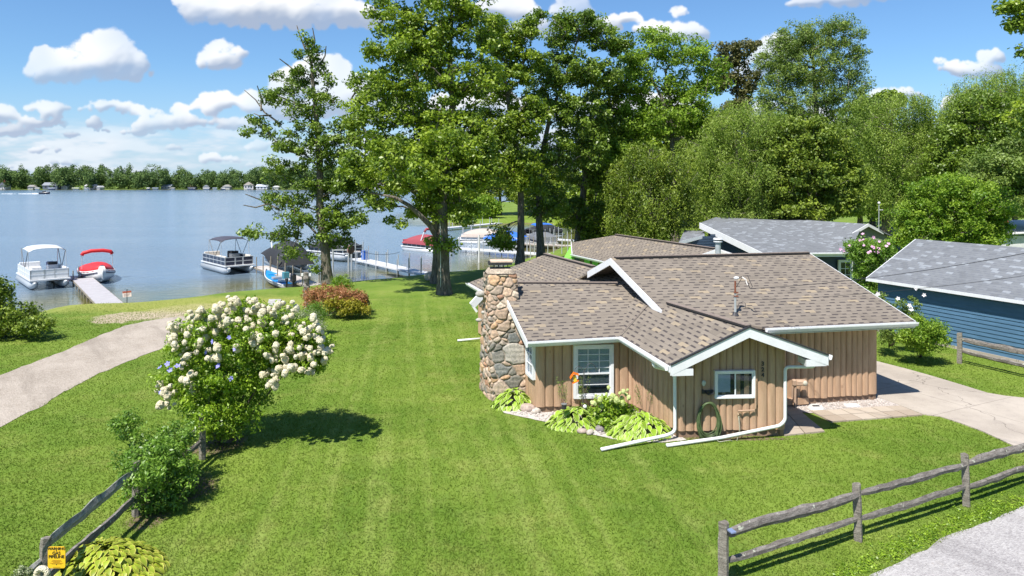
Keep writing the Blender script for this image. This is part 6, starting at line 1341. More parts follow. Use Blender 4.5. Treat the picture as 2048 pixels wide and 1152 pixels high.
for s_, dz, sz in (('WARNING', .125, .052), ('GAS', .062, .062), ('PIPELINE', .012, .062)): text(s_, (sp.x, sp.y - .004, sp.z + dz), sz * (.94 if s_ == 'PIPELINE' else 1), BLK, pl, ext=.001, bold=.0012)
m = MB()
for k, wd in enumerate((.12, .15, .10, .19, .14)): m.box((sp.x, sp.y - .003, sp.z - .035 - k * .013), (wd, .003, .0035))
m.box((sp.x, sp.y - .003, sp.z - .132), (.10, .003, .004)); m.build('small_print', plain('sign_print', (.45, .26, .01), .7, .05), pl)
MB().box((sp.x + .01, sp.y + .03, .35), (.075, .03, 1.5)).build('sign_post', plain('galv', (1, 1, 1)), sg)
for dz in (.098, -.095): MB().ball((sp.x, sp.y - .004, sp.z + dz), .006, 6, 4).build('bolt', DARK, pl)
# white wreath ornament + small flower
wq = PD(84, 1148, 10.4); t = thing('wreath_ornament', (wq.x, wq.y, 0), 'white ring shaped ornament at the foot of the left fence post', 'ornament')
m = MB(); pts = [(wq.x + math.cos(a) * .085, wq.y, wq.z + math.sin(a) * .085) for a in [i * math.tau / 20 for i in range(21)]]; m.tube(pts, .045, 8, cap=False, jit=.12); m.build('ring', CREAM, t, smooth=True); MB().tube([(wq.x, wq.y, 0), (wq.x, wq.y, wq.z - .1)], .01, 5).build('stake', DARK, t)
shrub('white_flower_plant', 'small white flowering plant under the left fence rail in the corner', PZ(60, 1200), 2, [blob(48, 1148, 14, 12, 10.6)], 26, 34, .06, .02, LF['variegated'], 60, cat='flowers', step=.15)
# orange bird feeder on a double shepherd hook
h0 = PZ(1165, 848); t = thing('shepherd_hook', (h0.x, h0.y, 0), 'thin dark double shepherd hook standing in front of the tall window', 'garden hook')
def arc(px0, py0, px1, py1, hgt, Yv, n=10): a, b = PD(px0, py0, Yv), PD(px1, py1, Yv); return [a.lerp(b, k / n) + Vector((0, 0, math.sin(k / n * math.pi) * hgt)) for k in range(n + 1)]
Yk = h0.y; HM = plain('hook_metal', (.10, .10, .10), .4, .1)
m = MB(); top_ = PD(1167, 742, Yk); m.tube([(h0.x, h0.y, 0), tuple(top_)], .009, 6); m.build('pole', HM, t)
MB().tube([top_] + arc(1167, 742, 1150, 738, .11, Yk) + [PD(1149, 744, Yk)], .008, 6).build('hook', HM, t); MB().tube([PD(1170, 760, Yk)] + arc(1169, 742, 1193, 738, .20, Yk) + [PD(1192, 743, Yk)], .008, 6).build('hook', HM, t)
ORG = plain('feeder_orange', (.85, .17, .01), .5, .08)
fq = PD(1149, 754, Yk - .05); t = thing('bird_feeder', tuple(fq), 'bright orange hanging bird feeder with a pitched roof', 'bird feeder')
m = MB(); c0_, s0_ = math.cos(.35), math.sin(.35)
def fp(x, y, z): return (fq.x + x * c0_ - z * s0_ * .6, fq.y + y + x * .3, fq.z + z + x * s0_ * .9)
for sg_ in (-1, 1): m.add([fp(0, -.11, .11), fp(0, .11, .11), fp(sg_ * .14, .11, .01), fp(sg_ * .14, -.11, .01), fp(0, -.11, .125), fp(0, .11, .125), fp(sg_ * .14, .11, .025), fp(sg_ * .14, -.11, .025)], [(0, 1, 2, 3), (7, 6, 5, 4), (0, 3, 7, 4), (1, 5, 6, 2), (3, 2, 6, 7), (0, 4, 5, 1)])
m.build('feeder_roof', ORG, t); m = MB(); m.add([fp(x, y, z) for z in (-.14, -.12) for x, y in ((-.10, -.09), (.10, -.09), (.10, .09), (-.10, .09))], [(0, 3, 2, 1), (4, 5, 6, 7), (0, 1, 5, 4), (1, 2, 6, 5), (2, 3, 7, 6), (3, 0, 4, 7)]); m.build('feeder_tray', ORG, t)
m = MB(); m.add([fp(x, y, z) for z in (-.12, .05) for x, y in ((-.05, -.05), (.05, -.05), (.05, .05), (-.05, .05))], [(0, 3, 2, 1), (4, 5, 6, 7), (0, 1, 5, 4), (1, 2, 6, 5), (2, 3, 7, 6), (3, 0, 4, 7)]); m.build('seed_box', plain('seed_yellow', (.80, .60, .05), .5), t); MB().tube([fp(0, 0, .12), PD(1149, 744, Yk)], .003, 4).build('wire', DARK, t)
q = PD(1128, 812, 19.4); t = thing('path_light', (q.x, q.y, 0), 'black cylinder garden light among the hosta leaves left of the bird feeder', 'light'); MB().tube([(q.x, q.y, 0), (q.x, q.y, q.z - .05)], .012, 6).build('stake', DARK, t); MB().tube([(q.x, q.y, q.z - .08), (q.x, q.y, q.z + .05)], .07, 12).build('lamp_body', DARK, t); MB().tube([(q.x, q.y, q.z + .05), (q.x, q.y, q.z + .065)], .085, 12).build('lamp_top', plain('lamp_top', (.22, .22, .22), .3), t)
q = PD(1170, 813, 19.3); o = MB().ball(tuple(q), .055, 12, 8).build('gazing_ball', plain('ball_white', (.78, .78, .78), .15, .05), smooth=True); tag(o, 'small white glass ball in the leaves under the tall window', 'ornament')
# carved post / bird pole by the lake garden
q = PZ(613, 614, 0); tp_ = CAMZ - (545 - H0) / F * q.y; t = thing('carved_post', (q.x, q.y, 0), 'tall grey carved wooden post with birdhouse holes left of the coral shrub', 'post')
m = MB(); K = 8; n = 12; m.tube([(q.x + .03 * math.sin(i), q.y, tp_ * i / n) for i in range(n + 1)], [.16 * (1 + .22 * math.sin(i * 2.1)) for i in range(n + 1)], K, jit=.1); m.build('post_body', POSTM, t)
for k in range(6): MB().ball((q.x + .05 * (-1) ** k, q.y - .16, tp_ * (.25 + .11 * k)), .055, 7, 5, (1, .5, 1)).build('nest_hole', DARK, t)
for dx in (-.22, .22): MB().box((q.x + dx, q.y - .02, tp_ - .12), (.12, .12, .16)).build('side_knob', plain('knob_white', (.7, .7, .66), .6), t)
q = PD(551, 603, 33.5); t = thing('birdhouse', (q.x, q.y, 0), 'small grey roofed birdhouse on the lawn behind the white hydrangea', 'birdhouse')
m = MB(); m.add([(q.x - .32, q.y - .28, q.z - .16), (q.x + .28, q.y - .28, q.z - .16), (q.x + .28, q.y, q.z + .12), (q.x - .32, q.y, q.z + .12), (q.x - .32, q.y + .28, q.z - .16), (q.x + .28, q.y + .28, q.z - .16)], [(0, 1, 2, 3), (3, 2, 5, 4), (0, 3, 4), (1, 5, 2), (0, 4, 5, 1)]); m.build('roof', plain('grey_board', (.34, .33, .33), .8, .2), t); MB().box((q.x, q.y, q.z - .3), (.42, .36, .3)).build('box', DARK, t); MB().box((q.x, q.y, (q.z - .4) / 2), (.09, .09, q.z - .4)).build('post', POSTM, t)
# no-parking style board by the dock
q = PZ(254, 611, -.45); t = thing('beach_sign', (q.x, q.y, q.z), 'small white sign with a red brown header on a thin post beside the left dock', 'sign')
MB().tube([(q.x, q.y, -.6), (q.x, q.y, .55)], .025, 6).build('sign_post', DARK, t); s_ = PD(254, 588, q.y); b = MB().beam(Vector((s_.x - .27, s_.y, s_.z - .03)), Vector((s_.x + .27, s_.y, s_.z + .03)), .02, .36).build('sign_plate', plain('sign_pale', (.66, .55, .52), .6), t); WORLD[b.name] = WORLD[t.name]
MB().beam(Vector((s_.x - .27, s_.y - .014, s_.z + .10)), Vector((s_.x + .27, s_.y - .014, s_.z + .16)), .01, .11).build('sign_header', plain('sign_header', (.32, .08, .05), .6), b)
m = MB(); 
for k in range(3): m.beam(Vector((s_.x - .2, s_.y - .014, s_.z - .02 - .06 * k)), Vector((s_.x + .2 - .05 * k, s_.y - .014, s_.z + .02 - .06 * k)), .004, .02)
m.build('sign_lines', plain('sign_lines', (.3, .22, .22), .6), b)
# lamp pole behind the grey house
q = PD(1757, 455, 60); q2 = PD(1758, 406, 60); t = thing('yard_lamp', (q.x, q.y, 0), 'tall thin white yard lamp pole behind the grey house gable', 'lamp post'); MB().tube([(q.x, q.y, 0), tuple(q2)], .04, 6).build('pole', plain('galv', (1, 1, 1)), t); MB().ball(tuple(q2), .12, 8, 6).build('globe', WHITE, t); MB().box((q.x + .2, q.y, q2.z - .6), (.4, .05, .05)).build('arm', WHITE, t)

# ---- boats
ALU = plain('pontoon_alu', (.50, .52, .54), .35, .08, 3, metal=.3); WPNT = plain('boat_white', (.68, .69, .70), .35, .05); CANV = plain('canvas_black', (.025, .027, .032), .8, .2); SEATC = plain('seat_cream', (.62, .57, .50), .6, .08)
class Loc:
    def __init__(s, origin, ang): s.o = Vector(origin); s.c, s.s = math.cos(ang), math.sin(ang)
    def __call__(s, x, y, z): return (s.o.x + x * s.c - y * s.s, s.o.y + x * s.s + y * s.c, s.o.z + z)
def lbox(m, L, x0, x1, y0, y1, z0, z1):
    return m.add([L(x, y, z) for z in (z0, z1) for y in (y0, y1) for x in (x0, x1)], [(0, 2, 3, 1), (4, 5, 7, 6), (0, 1, 5, 4), (2, 6, 7, 3), (0, 4, 6, 2), (1, 3, 7, 5)])
def pontoon(label, bow_px, stern_px, group='pontoon boats', panel=None, stripe=None, cover=None, bimini=None, motor=True, length=None, arch=None, lift=.0, nm='pontoon_boat', rack=True, bim_x=(.30, .78), side=1, drape=False):
    """local x runs from stern (0) to bow (L); origin at the waterline, pixel of port/near tube ends given"""
    a = PZ(*stern_px, LAKE); b = PZ(*bow_px, LAKE); ang = math.atan2(b.y - a.y, b.x - a.x); Ln = length or (b - a).length; a = b - (b - a).normalized() * Ln; o = Vector((a.x, a.y, LAKE + lift)); t = thing(nm, o, label, 'boat', group)
    W = 2.5; s = side; L0 = Loc(o, ang); L = lambda x, y, z: L0(x, y * s, z)     # y from 0 (given tube) to W (other tube)
    for yy in (.3, W - .3):
        m = MB(); m.tube([L(-.1, yy, .12), L(Ln * .86, yy, .12), L(Ln * .95, yy, .20), L(Ln * 1.02, yy, .36)], [.32, .32, .24, .04], 12); m.build('pontoon', ALU, t, smooth=True)
    m = MB(); lbox(m, L, 0, Ln * .98, 0, W, .46, .56); m.build('deck', WPNT, t)
    pm = panel or WPNT; z0, z1 = .58, 1.22
    def pan(nm_, x0, x1, y0, y1): 
        m = MB(); lbox(m, L, x0, x1, y0, y1, z0, z1); q = m.build(nm_, pm, t); WORLD[q.name] = WORLD[t.name]; m = MB(); lbox(m, L, x0 - .015, x1 + .015, y0 - .015, y1 + .015, .86, .92); lbox(m, L, x0 - .015, x1 + .015, y0 - .015, y1 + .015, 1.20, 1.25); m.build('rail_trim', stripe or ALU, q)
        n = max(1, int(max(abs(x1 - x0), abs(y1 - y0)) / .8)); m = MB()
        for k in range(n + 1): x = x0 + (x1 - x0) * k / n if abs(x1 - x0) > abs(y1 - y0) else (x0 + x1) / 2; y = y0 + (y1 - y0) * k / n if abs(y1 - y0) > abs(x1 - x0) else (y0 + y1) / 2; lbox(m, L, x - .03, x + .03, y - .03, y + .03, .5, 1.24)
        m.build('rail_posts', ALU, q)
    e = Ln * .93
    pan('side_panel', .35, e, .06, .10); pan('side_panel', .35, e, W - .10, W - .06); pan('front_panel', e - .02, e + .02, .1, W * .36); pan('front_panel', e - .02, e + .02, W * .64, W - .1); pan('gate', e - .02, e + .01, W * .38, W * .62)
    if cover:
        xs_ = [.3, .45, Ln * .28, Ln * .5, Ln * .72, e - .1, e + .05]; hs = [1.28, 1.36, 1.72, 2.05, 1.85, 1.45, 1.22]; ys_ = [-.10, .03, W * .25, W * .5, W * .75, W - .03, W + .10]; f_ = [0, .35, .8, 1, .8, .35, 0]; m = MB(); vs = []
        if drape: xs_ = [.1, .4, Ln * .28, Ln * .5, Ln * .75, e + .05, e + .55]; hs = [1.3, 1.5, 2.0, 2.45, 2.25, 1.75, 1.0]; ys_ = [-.38, -.05, W * .25, W * .5, W * .75, W + .05, W + .38]; f_ = [0, .45, .85, 1, .85, .45, 0]
        for i, x in enumerate(xs_):
            for j, y in enumerate(ys_): base_ = 1.18 if 0 < i < len(xs_) - 1 else 1.02; z = base_ + (hs[i] - base_) * f_[j]; z = z if 0 < j < len(ys_) - 1 else ((.95 if i < 3 else .40) if drape else .85); z = min(z, .42 if drape else 1.0) if i == len(xs_) - 1 else z; vs.append(L(x + random.uniform(-.03, .03), y, z + random.uniform(-.02, .02)))
        nI, nJ = len(xs_), len(ys_); fs = [(i * nJ + j, (i + 1) * nJ + j, (i + 1) * nJ + j + 1, i * nJ + j + 1) for i in range(nI - 1) for j in range(nJ - 1)]; m.add(vs, fs)
        fr_ = [L(e + .07, y, z) for z in (.55, 1.1) for y in (-.02, W + .02)]
        q = m.build('mooring_cover', cover, t, smooth=False); sm = q.modifiers.new('s', 'SUBSURF'); sm.levels = 1; sm.render_levels = 2; so = q.modifiers.new('t', 'SOLIDIFY'); so.thickness = .01
    else:
        for nm_, x0, x1, y0, y1 in (('seat', Ln * .66, e - .15, .14, .7), ('seat', Ln * .66, e - .15, W - .7, W - .14), ('seat', .5, 1.2, .14, W * .6)):
            m = MB(); lbox(m, L, x0, x1, y0, y1, .56, .98); q = m.build(nm_, SEATC if panel else WPNT, t, bevel=.05); WORLD[q.name] = WORLD[t.name]
            m = MB(); yb = y0 if y0 < W / 2 and x0 > 1 else (y1 - .14 if x0 > 1 else y0); lbox(m, L, x0, x1, yb, yb + .14, .95, 1.32) if x0 > 1 else lbox(m, L, x0 - .1, x0 + .08, y0, y1, .95, 1.36); m.build('backrest', SEATC if panel else WPNT, q, bevel=.04)
        m = MB(); lbox(m, L, Ln * .42, Ln * .54, W - .95, W - .25, .56, 1.30); m.build('helm_console', WPNT if not panel else SEATC, t, bevel=.05); m = MB(); lbox(m, L, Ln * .44, Ln * .50, W - .9, W - .3, 1.30, 1.5); m.build('windscreen', DARK, t)
        m = MB(); lbox(m, L, Ln * .30, Ln * .38, W - .85, W - .35, .8, 1.45); m.build('helm_seat', CANV if panel else plain('seat_blue', (.08, .09, .25), .6), t, bevel=.06)
    if bimini:
        x0, x1 = Ln * bim_x[0], Ln * bim_x[1]; m = MB(); vs = []; nI, nJ = 7, 9
        for i in range(nI):
            for j in range(nJ): u, v = i / (nI - 1), j / (nJ - 1); z = 2.62 + .16 * math.sin(v * math.pi) ** .7 + .07 * math.sin(u * math.pi) - (.10 if j in (0, nJ - 1) else 0) - (.05 if i in (0, nI - 1) else 0); vs.append(L(x0 + (x1 - x0) * u, .08 + (W - .16) * v, z))
        m.add(vs, [(i * nJ + j, (i + 1) * nJ + j, (i + 1) * nJ + j + 1, i * nJ + j + 1) for i in range(nI - 1) for j in range(nJ - 1)]); q = m.build('canopy', bimini, t, smooth=True); so = q.modifiers.new('t', 'SOLIDIFY'); so.thickness = .03
        WORLD[q.name] = WORLD[t.name]
        for yy in (.08, W - .08):
            xm = (x0 + x1) / 2
            for xx, xb in ((x0 + .05, xm - .1), (x1 - .05, xm + .1), (x0 + .05, x0 - .1), (x1 - .05, x1 + .15)): MB().tube([L(xb, yy, 1.2), L(xx, yy, 2.56)], .022, 6).build('canopy_pole', ALU if xb < x0 or xb > x1 else DARK, q)
    if arch:
        m = MB(); ax = Ln * .34
        for yy in (.1, W - .1): MB().beam(Vector(L(ax + .7, yy, 1.1)), Vector(L(ax, yy, 2.35)), .10, .12).build('arch_leg', WPNT, t)
        m.tube([L(ax, .1, 2.3), L(ax - .05, .3, 2.6), L(ax - .05, W - .3, 2.6), L(ax, W - .1, 2.3)], .15, 8); m.build('folded_canopy', arch, t, smooth=True)
    if motor: m = MB(); lbox(m, L, -.55, -.05, W / 2 - .22, W / 2 + .22, .55, 1.25); q = m.build('outboard_motor', DARK, t, bevel=.08); WORLD[q.name] = WORLD[t.name]; m = MB(); lbox(m, L, -.4, -.25, W / 2 - .08, W / 2 + .08, -.3, .6); m.build('motor_leg', DARK, q)
    return t, L, Ln
NAVYP = plain('panel_navy', (.025, .03, .055), .3, .1); REDC = plain('canvas_red', (.30, .055, .07), .75, .12); CHAR = plain('canvas_charcoal', (.06, .06, .085), .8, .12); TANC = plain('canvas_tan', (.46, .39, .34), .8, .1); BLUEC = plain('canvas_blue', (.03, .15, .60), .7, .15); REDB = plain('canvas_bright_red', (.62, .025, .03), .6, .12)
pontoon('white pontoon boat with white canopy moored left of the left dock', (60, 583), (29, 562), bimini=WPNT, length=6.4, side=1, lift=.2, motor=False, stripe=plain('rail_silver', (.70, .73, .78), .3))
pontoon('dark panelled pontoon boat with a charcoal canopy moored left of the middle dock', (452, 551), (404, 538), panel=NAVYP, bimini=CHAR, length=6.2, side=1, lift=.2)
pontoon('pontoon boat under a black mooring cover on the right side of the middle dock', (563, 549), (505, 522), panel=plain('panel_grey', (.40, .41, .43), .4), cover=CANV, arch=CANV, length=6.6, drape=True, side=1, lift=.3, motor=False)
pontoon('black covered pontoon boat on a lift behind the trunk of the ragged oak', (690, 526), (618, 518), panel=NAVYP, cover=CANV, length=6.2, side=1, lift=.35)
pontoon('red covered pontoon boat seen from the side behind the biggest oak', (800, 500), (908, 512), panel=plain('panel_dark', (.05, .05, .07), .3), stripe=plain('red_stripe', (.55, .01, .02), .4), cover=REDC, arch=REDC, side=-1, motor=False, length=6.6)
pontoon('tan covered pontoon boat at the long docks right of the biggest oak', (915, 487), (1000, 489), cover=TANC, side=-1, length=6.8)
pontoon('pontoon boat under a blue tarp beside the slim oak trunk', (1040, 497), (1000, 494), cover=BLUEC, side=1, length=6)
pontoon('grey pontoon boat under a blue top between the two oak trunks', (1078, 496), (1050, 488), panel=plain('panel_mid', (.22, .23, .26), .5), cover=plain('canvas_grey', (.16, .17, .19), .8), bimini=BLUEC, side=1, length=5.5)
pontoon('dark boat at the far dock under the shaded tree right of the oak pair', (1130, 474), (1095, 476), panel=NAVYP, cover=CANV, side=1, length=6)
# runabout with red cover (bow to the viewer)
def hull(t, L, Ln, W, H, mat, top=None, name='hull'):
    m = MB(); nI = 11; prof = [(0, -.25), (.55, -.05), (.93, .28), (1, 1)]; vs = []; n2 = len(prof) * 2 - 1
    for i in range(nI):
        u = i / (nI - 1); w = W / 2 * (1 - max(0, (u - .35) / .65) ** 2.2) * (.92 + .08 * min(1, u * 4)); rise = .42 * max(0, (u - .4) / .6) ** 2; row = []
        for (a, b) in prof[::-1]: row.append(L(u * Ln, -w * a, b * H + rise * (1 if b > .5 else 1.25) + (.0)))
        for (a, b) in prof[1:]: row.append(L(u * Ln, w * a, b * H + rise * (1 if b > .5 else 1.25)))
        vs += row
    fs = [(i * n2 + j, (i + 1) * n2 + j, (i + 1) * n2 + j + 1, i * n2 + j + 1) for i in range(nI - 1) for j in range(n2 - 1)] + [tuple(range(n2))]
    m.add(vs, fs); q = m.build(name, mat, t, smooth=True); so = q.modifiers.new('t', 'SOLIDIFY'); so.thickness = .04; return q
def rimz(u, H): return H + .42 * max(0, (u - .4) / .6) ** 2
def rimw(u, W): return W / 2 * (1 - max(0, (u - .35) / .65) ** 2.2) * (.92 + .08 * min(1, u * 4))
b = PZ(205, 569, LAKE); a = b + Vector((-3.5, 4.6, 0)); ang = math.atan2(b.y - a.y, b.x - a.x); rb_ = thing('motor_boat', Vector((a.x, a.y, LAKE)), 'white bow rider boat with bright red cover and red folded top', 'boat'); L0 = Loc((a.x, a.y, LAKE), ang); Ln = (b - a).length
hull(rb_, L0, Ln, 2.5, .78, WPNT)
m = MB(); m.tube([L0(u * Ln, -rimw(u, 2.5) - .0, rimz(u, .78) - .22) for u in [i / 14 for i in range(14)]], .05, 6); m.tube([L0(u * Ln, rimw(u, 2.5), rimz(u, .78) - .22) for u in [i / 14 for i in range(14)]], .05, 6); m.build('rub_rail', plain('rail_charcoal', (.10, .10, .14), .4), rb_)
m = MB(); vs = []; nI, nJ = 10, 9
for i in range(nI):
    u = .05 + .88 * i / (nI - 1); hgt = .34 + .30 * math.exp(-((u - .45) / .22) ** 2)
    for j in range(nJ): v = -1 + 2 * j / (nJ - 1); vs.append(L0(u * Ln, rimw(u, 2.5) * 1.01 * v, rimz(u, .78) + .02 + hgt * (1 - abs(v) ** 2.4) - (.10 if abs(v) == 1 else 0)))
m.add(vs, [(i * nJ + j, (i + 1) * nJ + j, (i + 1) * nJ + j + 1, i * nJ + j + 1) for i in range(nI - 1) for j in range(nJ - 1)]); q = m.build('boat_cover', REDB, rb_, smooth=True); so = q.modifiers.new('t', 'SOLIDIFY'); so.thickness = .015
m = MB(); x_ = Ln * .42; m.tube([L0(x_, -1.05, 2.0), L0(x_, -.95, 2.18), L0(x_, -.4, 2.32), L0(x_, .4, 2.32), L0(x_, .95, 2.2), L0(x_, 1.05, 2.0)], .14, 8); tp = m.build('folded_top', REDB, rb_, smooth=True); WORLD[tp.name] = WORLD[rb_.name]
for y_ in (-1.05, 1.05): MB().tube([L0(x_ + .2, y_, .9), L0(x_, y_, 2.05)], .025, 6).build('top_pole', ALU, tp)
# blue fishing boat with black outboard
a = PZ(585, 578, LAKE); b = PZ(532, 556, LAKE); ang = math.atan2(b.y - a.y, b.x - a.x); fb_ = thing('fishing_boat', Vector((a.x, a.y, LAKE)), 'open aluminium fishing boat with blue interior and black outboard on the middle dock', 'boat'); L0 = Loc((a.x, a.y, LAKE), ang); Ln = (b - a).length
hull(fb_, L0, Ln, 1.75, .40, plain('hull_grey', (.42, .43, .44), .4, .1))
BLUEI = plain('boat_blue', (.01, .24, .62), .5, .15)
m = MB(); vs = []; 
for i in range(10):
    u = .02 + .93 * i / 9
    for y_ in (-1, 1): vs.append(L0(u * Ln, rimw(u, 1.75) * .96 * y_, .32 + .42 * max(0, (u - .4) / .6) ** 2))
m.add(vs, [(2 * i, 2 * i + 2, 2 * i + 3, 2 * i + 1) for i in range(9)]); m.build('cockpit_floor', BLUEI, fb_)
m = MB(); 
for sg_ in (-1, 1): m.tube([L0(u * Ln, sg_ * rimw(u, 1.75), rimz(u, .40)) for u in [i / 12 for i in range(13)]], .04, 6)
m.build('gunwale', WPNT, fb_)
for x0, x1, mt_ in ((.20, .28, WPNT), (.46, .53, plain('grey_deck', (.3, .32, .35), .7)), (.74, .82, BLUEI)): m = MB(); lbox(m, L0, Ln * x0, Ln * x1, -.5 * (1 - max(0, x1 - .5)), .5 * (1 - max(0, x1 - .5)), .34, .52); m.build('bench', mt_, fb_, bevel=.02)
m = MB(); lbox(m, L0, Ln * .33, Ln * .40, -.5, -.05, .4, .95); m.build('console', plain('console_teal', (.06, .22, .26), .4), fb_, bevel=.04)
for y_ in (0, .45): 
    m = MB(); k_ = 1 if y_ == 0 else .55; lbox(m, L0, -.42 * k_, .08, y_ - .17 * k_, y_ + .17 * k_, .55, .55 + .58 * k_); q = m.build('outboard_motor', DARK, fb_, bevel=.07); WORLD[q.name] = WORLD[fb_.name]; m = MB(); lbox(m, L0, -.25 * k_, -.12 * k_, y_ - .06, y_ + .06, -.3, .56); m.build('motor_leg', DARK, q)
# ---- docks
DOCKG = plain('dock_grey', (.42, .40, .41), .7, .08, 2); DOCKW = plain('dock_white', (.60, .61, .64), .6, .06, 2); DOCKT = plain('dock_tan', (.50, .45, .41), .8, .12, 3); PILE = plain('dock_pile', (.26, .23, .18), .8, .2)
def dock(label, a, b, w, z, mat, n, name='dock', posts=0, group='docks', sgn=1, pile_h=0.0):
    a, b = Vector((a[0], a[1], 0)), Vector((b[0], b[1], 0)); d = (b - a); Ld = d.length; d.normalize(); s = Vector((-d.y, d.x, 0)) * sgn; t = thing(name, (a.x, a.y, LAKE), label, 'dock', group); k = max(1, int(Ld / 1.22))
    m = MB()
    for i in range(k):
        p = a + d * (Ld * i / k + .01); q = a + d * (Ld * (i + 1) / k - .01); m.slab([p + Vector((0, 0, z)), q + Vector((0, 0, z)), q + s * w + Vector((0, 0, z)), p + s * w + Vector((0, 0, z))], .06)
    m.build('decking', mat, t)
    for off in (0, w): MB().beam(a + s * off + Vector((0, 0, z - .07)), b + s * off + Vector((0, 0, z - .07)), .05, .13).build('stringer', mat if mat is DOCKW else PILE, t)
    for i in range(n):
        for off in (.02, w - .02):
            p = a + d * (Ld * (i + .4) / n) + s * off; MB().tube([(p.x, p.y, -2.2), (p.x, p.y, z + pile_h * (.7 + .6 * random.random()))], .045, 6).build('pile', PILE if mat is not DOCKW else ALU, t)
    return t
def at(px, py, z): p = PZ(px, py, z); return (p.x, p.y)
zd = -.22
dock('grey dock running from the shore between the white pontoon boat and the red covered boat', at(197, 613, zd), at(144, 558, zd), 1.35, zd, DOCKG, 9, sgn=-1)
t = dock('short cross dock at the outer end of the grey left dock', at(142, 560, zd), at(165, 551, zd), 1.3, zd, DOCKG, 2, sgn=1, pile_h=.7)
dock('pale wooden dock between the dark pontoon boat and the black covered one', at(612, 572, zd), at(505, 533, zd), 1.25, zd, DOCKT, 7, sgn=-1, pile_h=.9)
dock('bright white aluminium dock right of the ragged oak', at(852, 551, zd - .02), at(703, 517, zd - .02), 1.2, zd - .02, DOCKW, 7, sgn=-1, pile_h=1.1)
dock('long pale dock passing behind the trunks of the oaks', at(1135, 512, zd), at(905, 496, zd), 1.2, zd, DOCKW, 9, sgn=-1, pile_h=1.4)
dock('second long dock behind the tan covered boat', at(1140, 492, zd), at(1000, 486, zd), 1.2, zd, DOCKT, 6, sgn=-1, pile_h=1.2)
dock('far dock under the shaded tree beside the dark boat', at(1150, 481, zd), at(1080, 477, zd), 1.2, zd, DOCKW, 4, sgn=-1, pile_h=1.2)
dock('distant low dock along the far lawn', at(1005, 446, zd), at(885, 457, zd), 1.6, zd, DOCKW, 6, sgn=-1, pile_h=1.0)
dock('white dock behind the tan covered pontoon boat', at(1000, 476, zd), at(915, 476, zd), 1.5, zd, DOCKW, 5, sgn=-1, pile_h=1.6)
for i, (px, y0, y1, mt_, lab) in enumerate([(711, 535, 481, ALU, 'tall thin mooring pole near the dock bench, left of two'), (726, 530, 483, ALU, 'tall thin mooring pole near the dock bench, right of two'), (958, 525, 470, WPNT, 'white upright pole in the water in front of the long dock'), (1061, 525, 488, ALU, 'thin grey pole in the water right of the slim oak')]):
    p = PZ(px, y0, LAKE); h_ = CAMZ - (y1 - H0) / F * p.y; tag(MB().tube([(p.x, p.y, -2), (p.x, p.y, h_)], .045 if mt_ is ALU else .09, 6).build('mooring_pole', mt_), lab, 'pole', 'mooring poles')
t = thing('dock_bench', Vector(PZ(707, 515, zd)), 'blue and white bench box standing at the outer end of the white dock', 'bench'); p = PZ(705, 514, zd)
MB().box((p.x, p.y, zd + .55), (1.7, .5, .06)).build('seat', DOCKT, t); MB().box((p.x - .4, p.y, zd + .25), (.5, .4, .5)).build('locker', DARK, t)
for k, px in enumerate((727, 732)): p = PZ(px, 519, zd); MB().tube([(p.x, p.y, zd), (p.x, p.y, zd + .85)], .2 - .06 * k, 8).build('blue_bumper', BLUEC, t)
p = PZ(700, 522, LAKE); t = thing('boat_lift', (p.x, p.y, LAKE), 'white boat lift frame with hand wheel beside the black covered boat', 'boat lift')
for px, y0, y1 in ((697, 543, 478), (703, 540, 505), (666, 545, 500)): q = PZ(px, y0, LAKE); h_ = CAMZ - (y1 - H0) / F * q.y; MB().tube([(q.x, q.y, -2), (q.x, q.y, h_)], .08, 6).build('lift_leg', ALU, t)
q0_ = PD(664, 500, 57); q1_ = PD(700, 500, 57); MB().beam(q0_, q1_, .1, .1).build('cross_beam', ALU, t); q = PD(701, 499, 56.6); MB().tube([q + Vector((0, 0, 0)), q + Vector((.08, -.05, 0))], .38, 14).build('hand_wheel', plain('wheel_brown', (.30, .16, .13), .6), t)
p0_ = PD(708, 497, 55); tag(MB().tube(sag(p0_, PD(800, 504, 58), .35, 16), .015, 4).build('float_rope', DARK), 'thin rope sagging between the white dock and the red covered boat', 'rope')
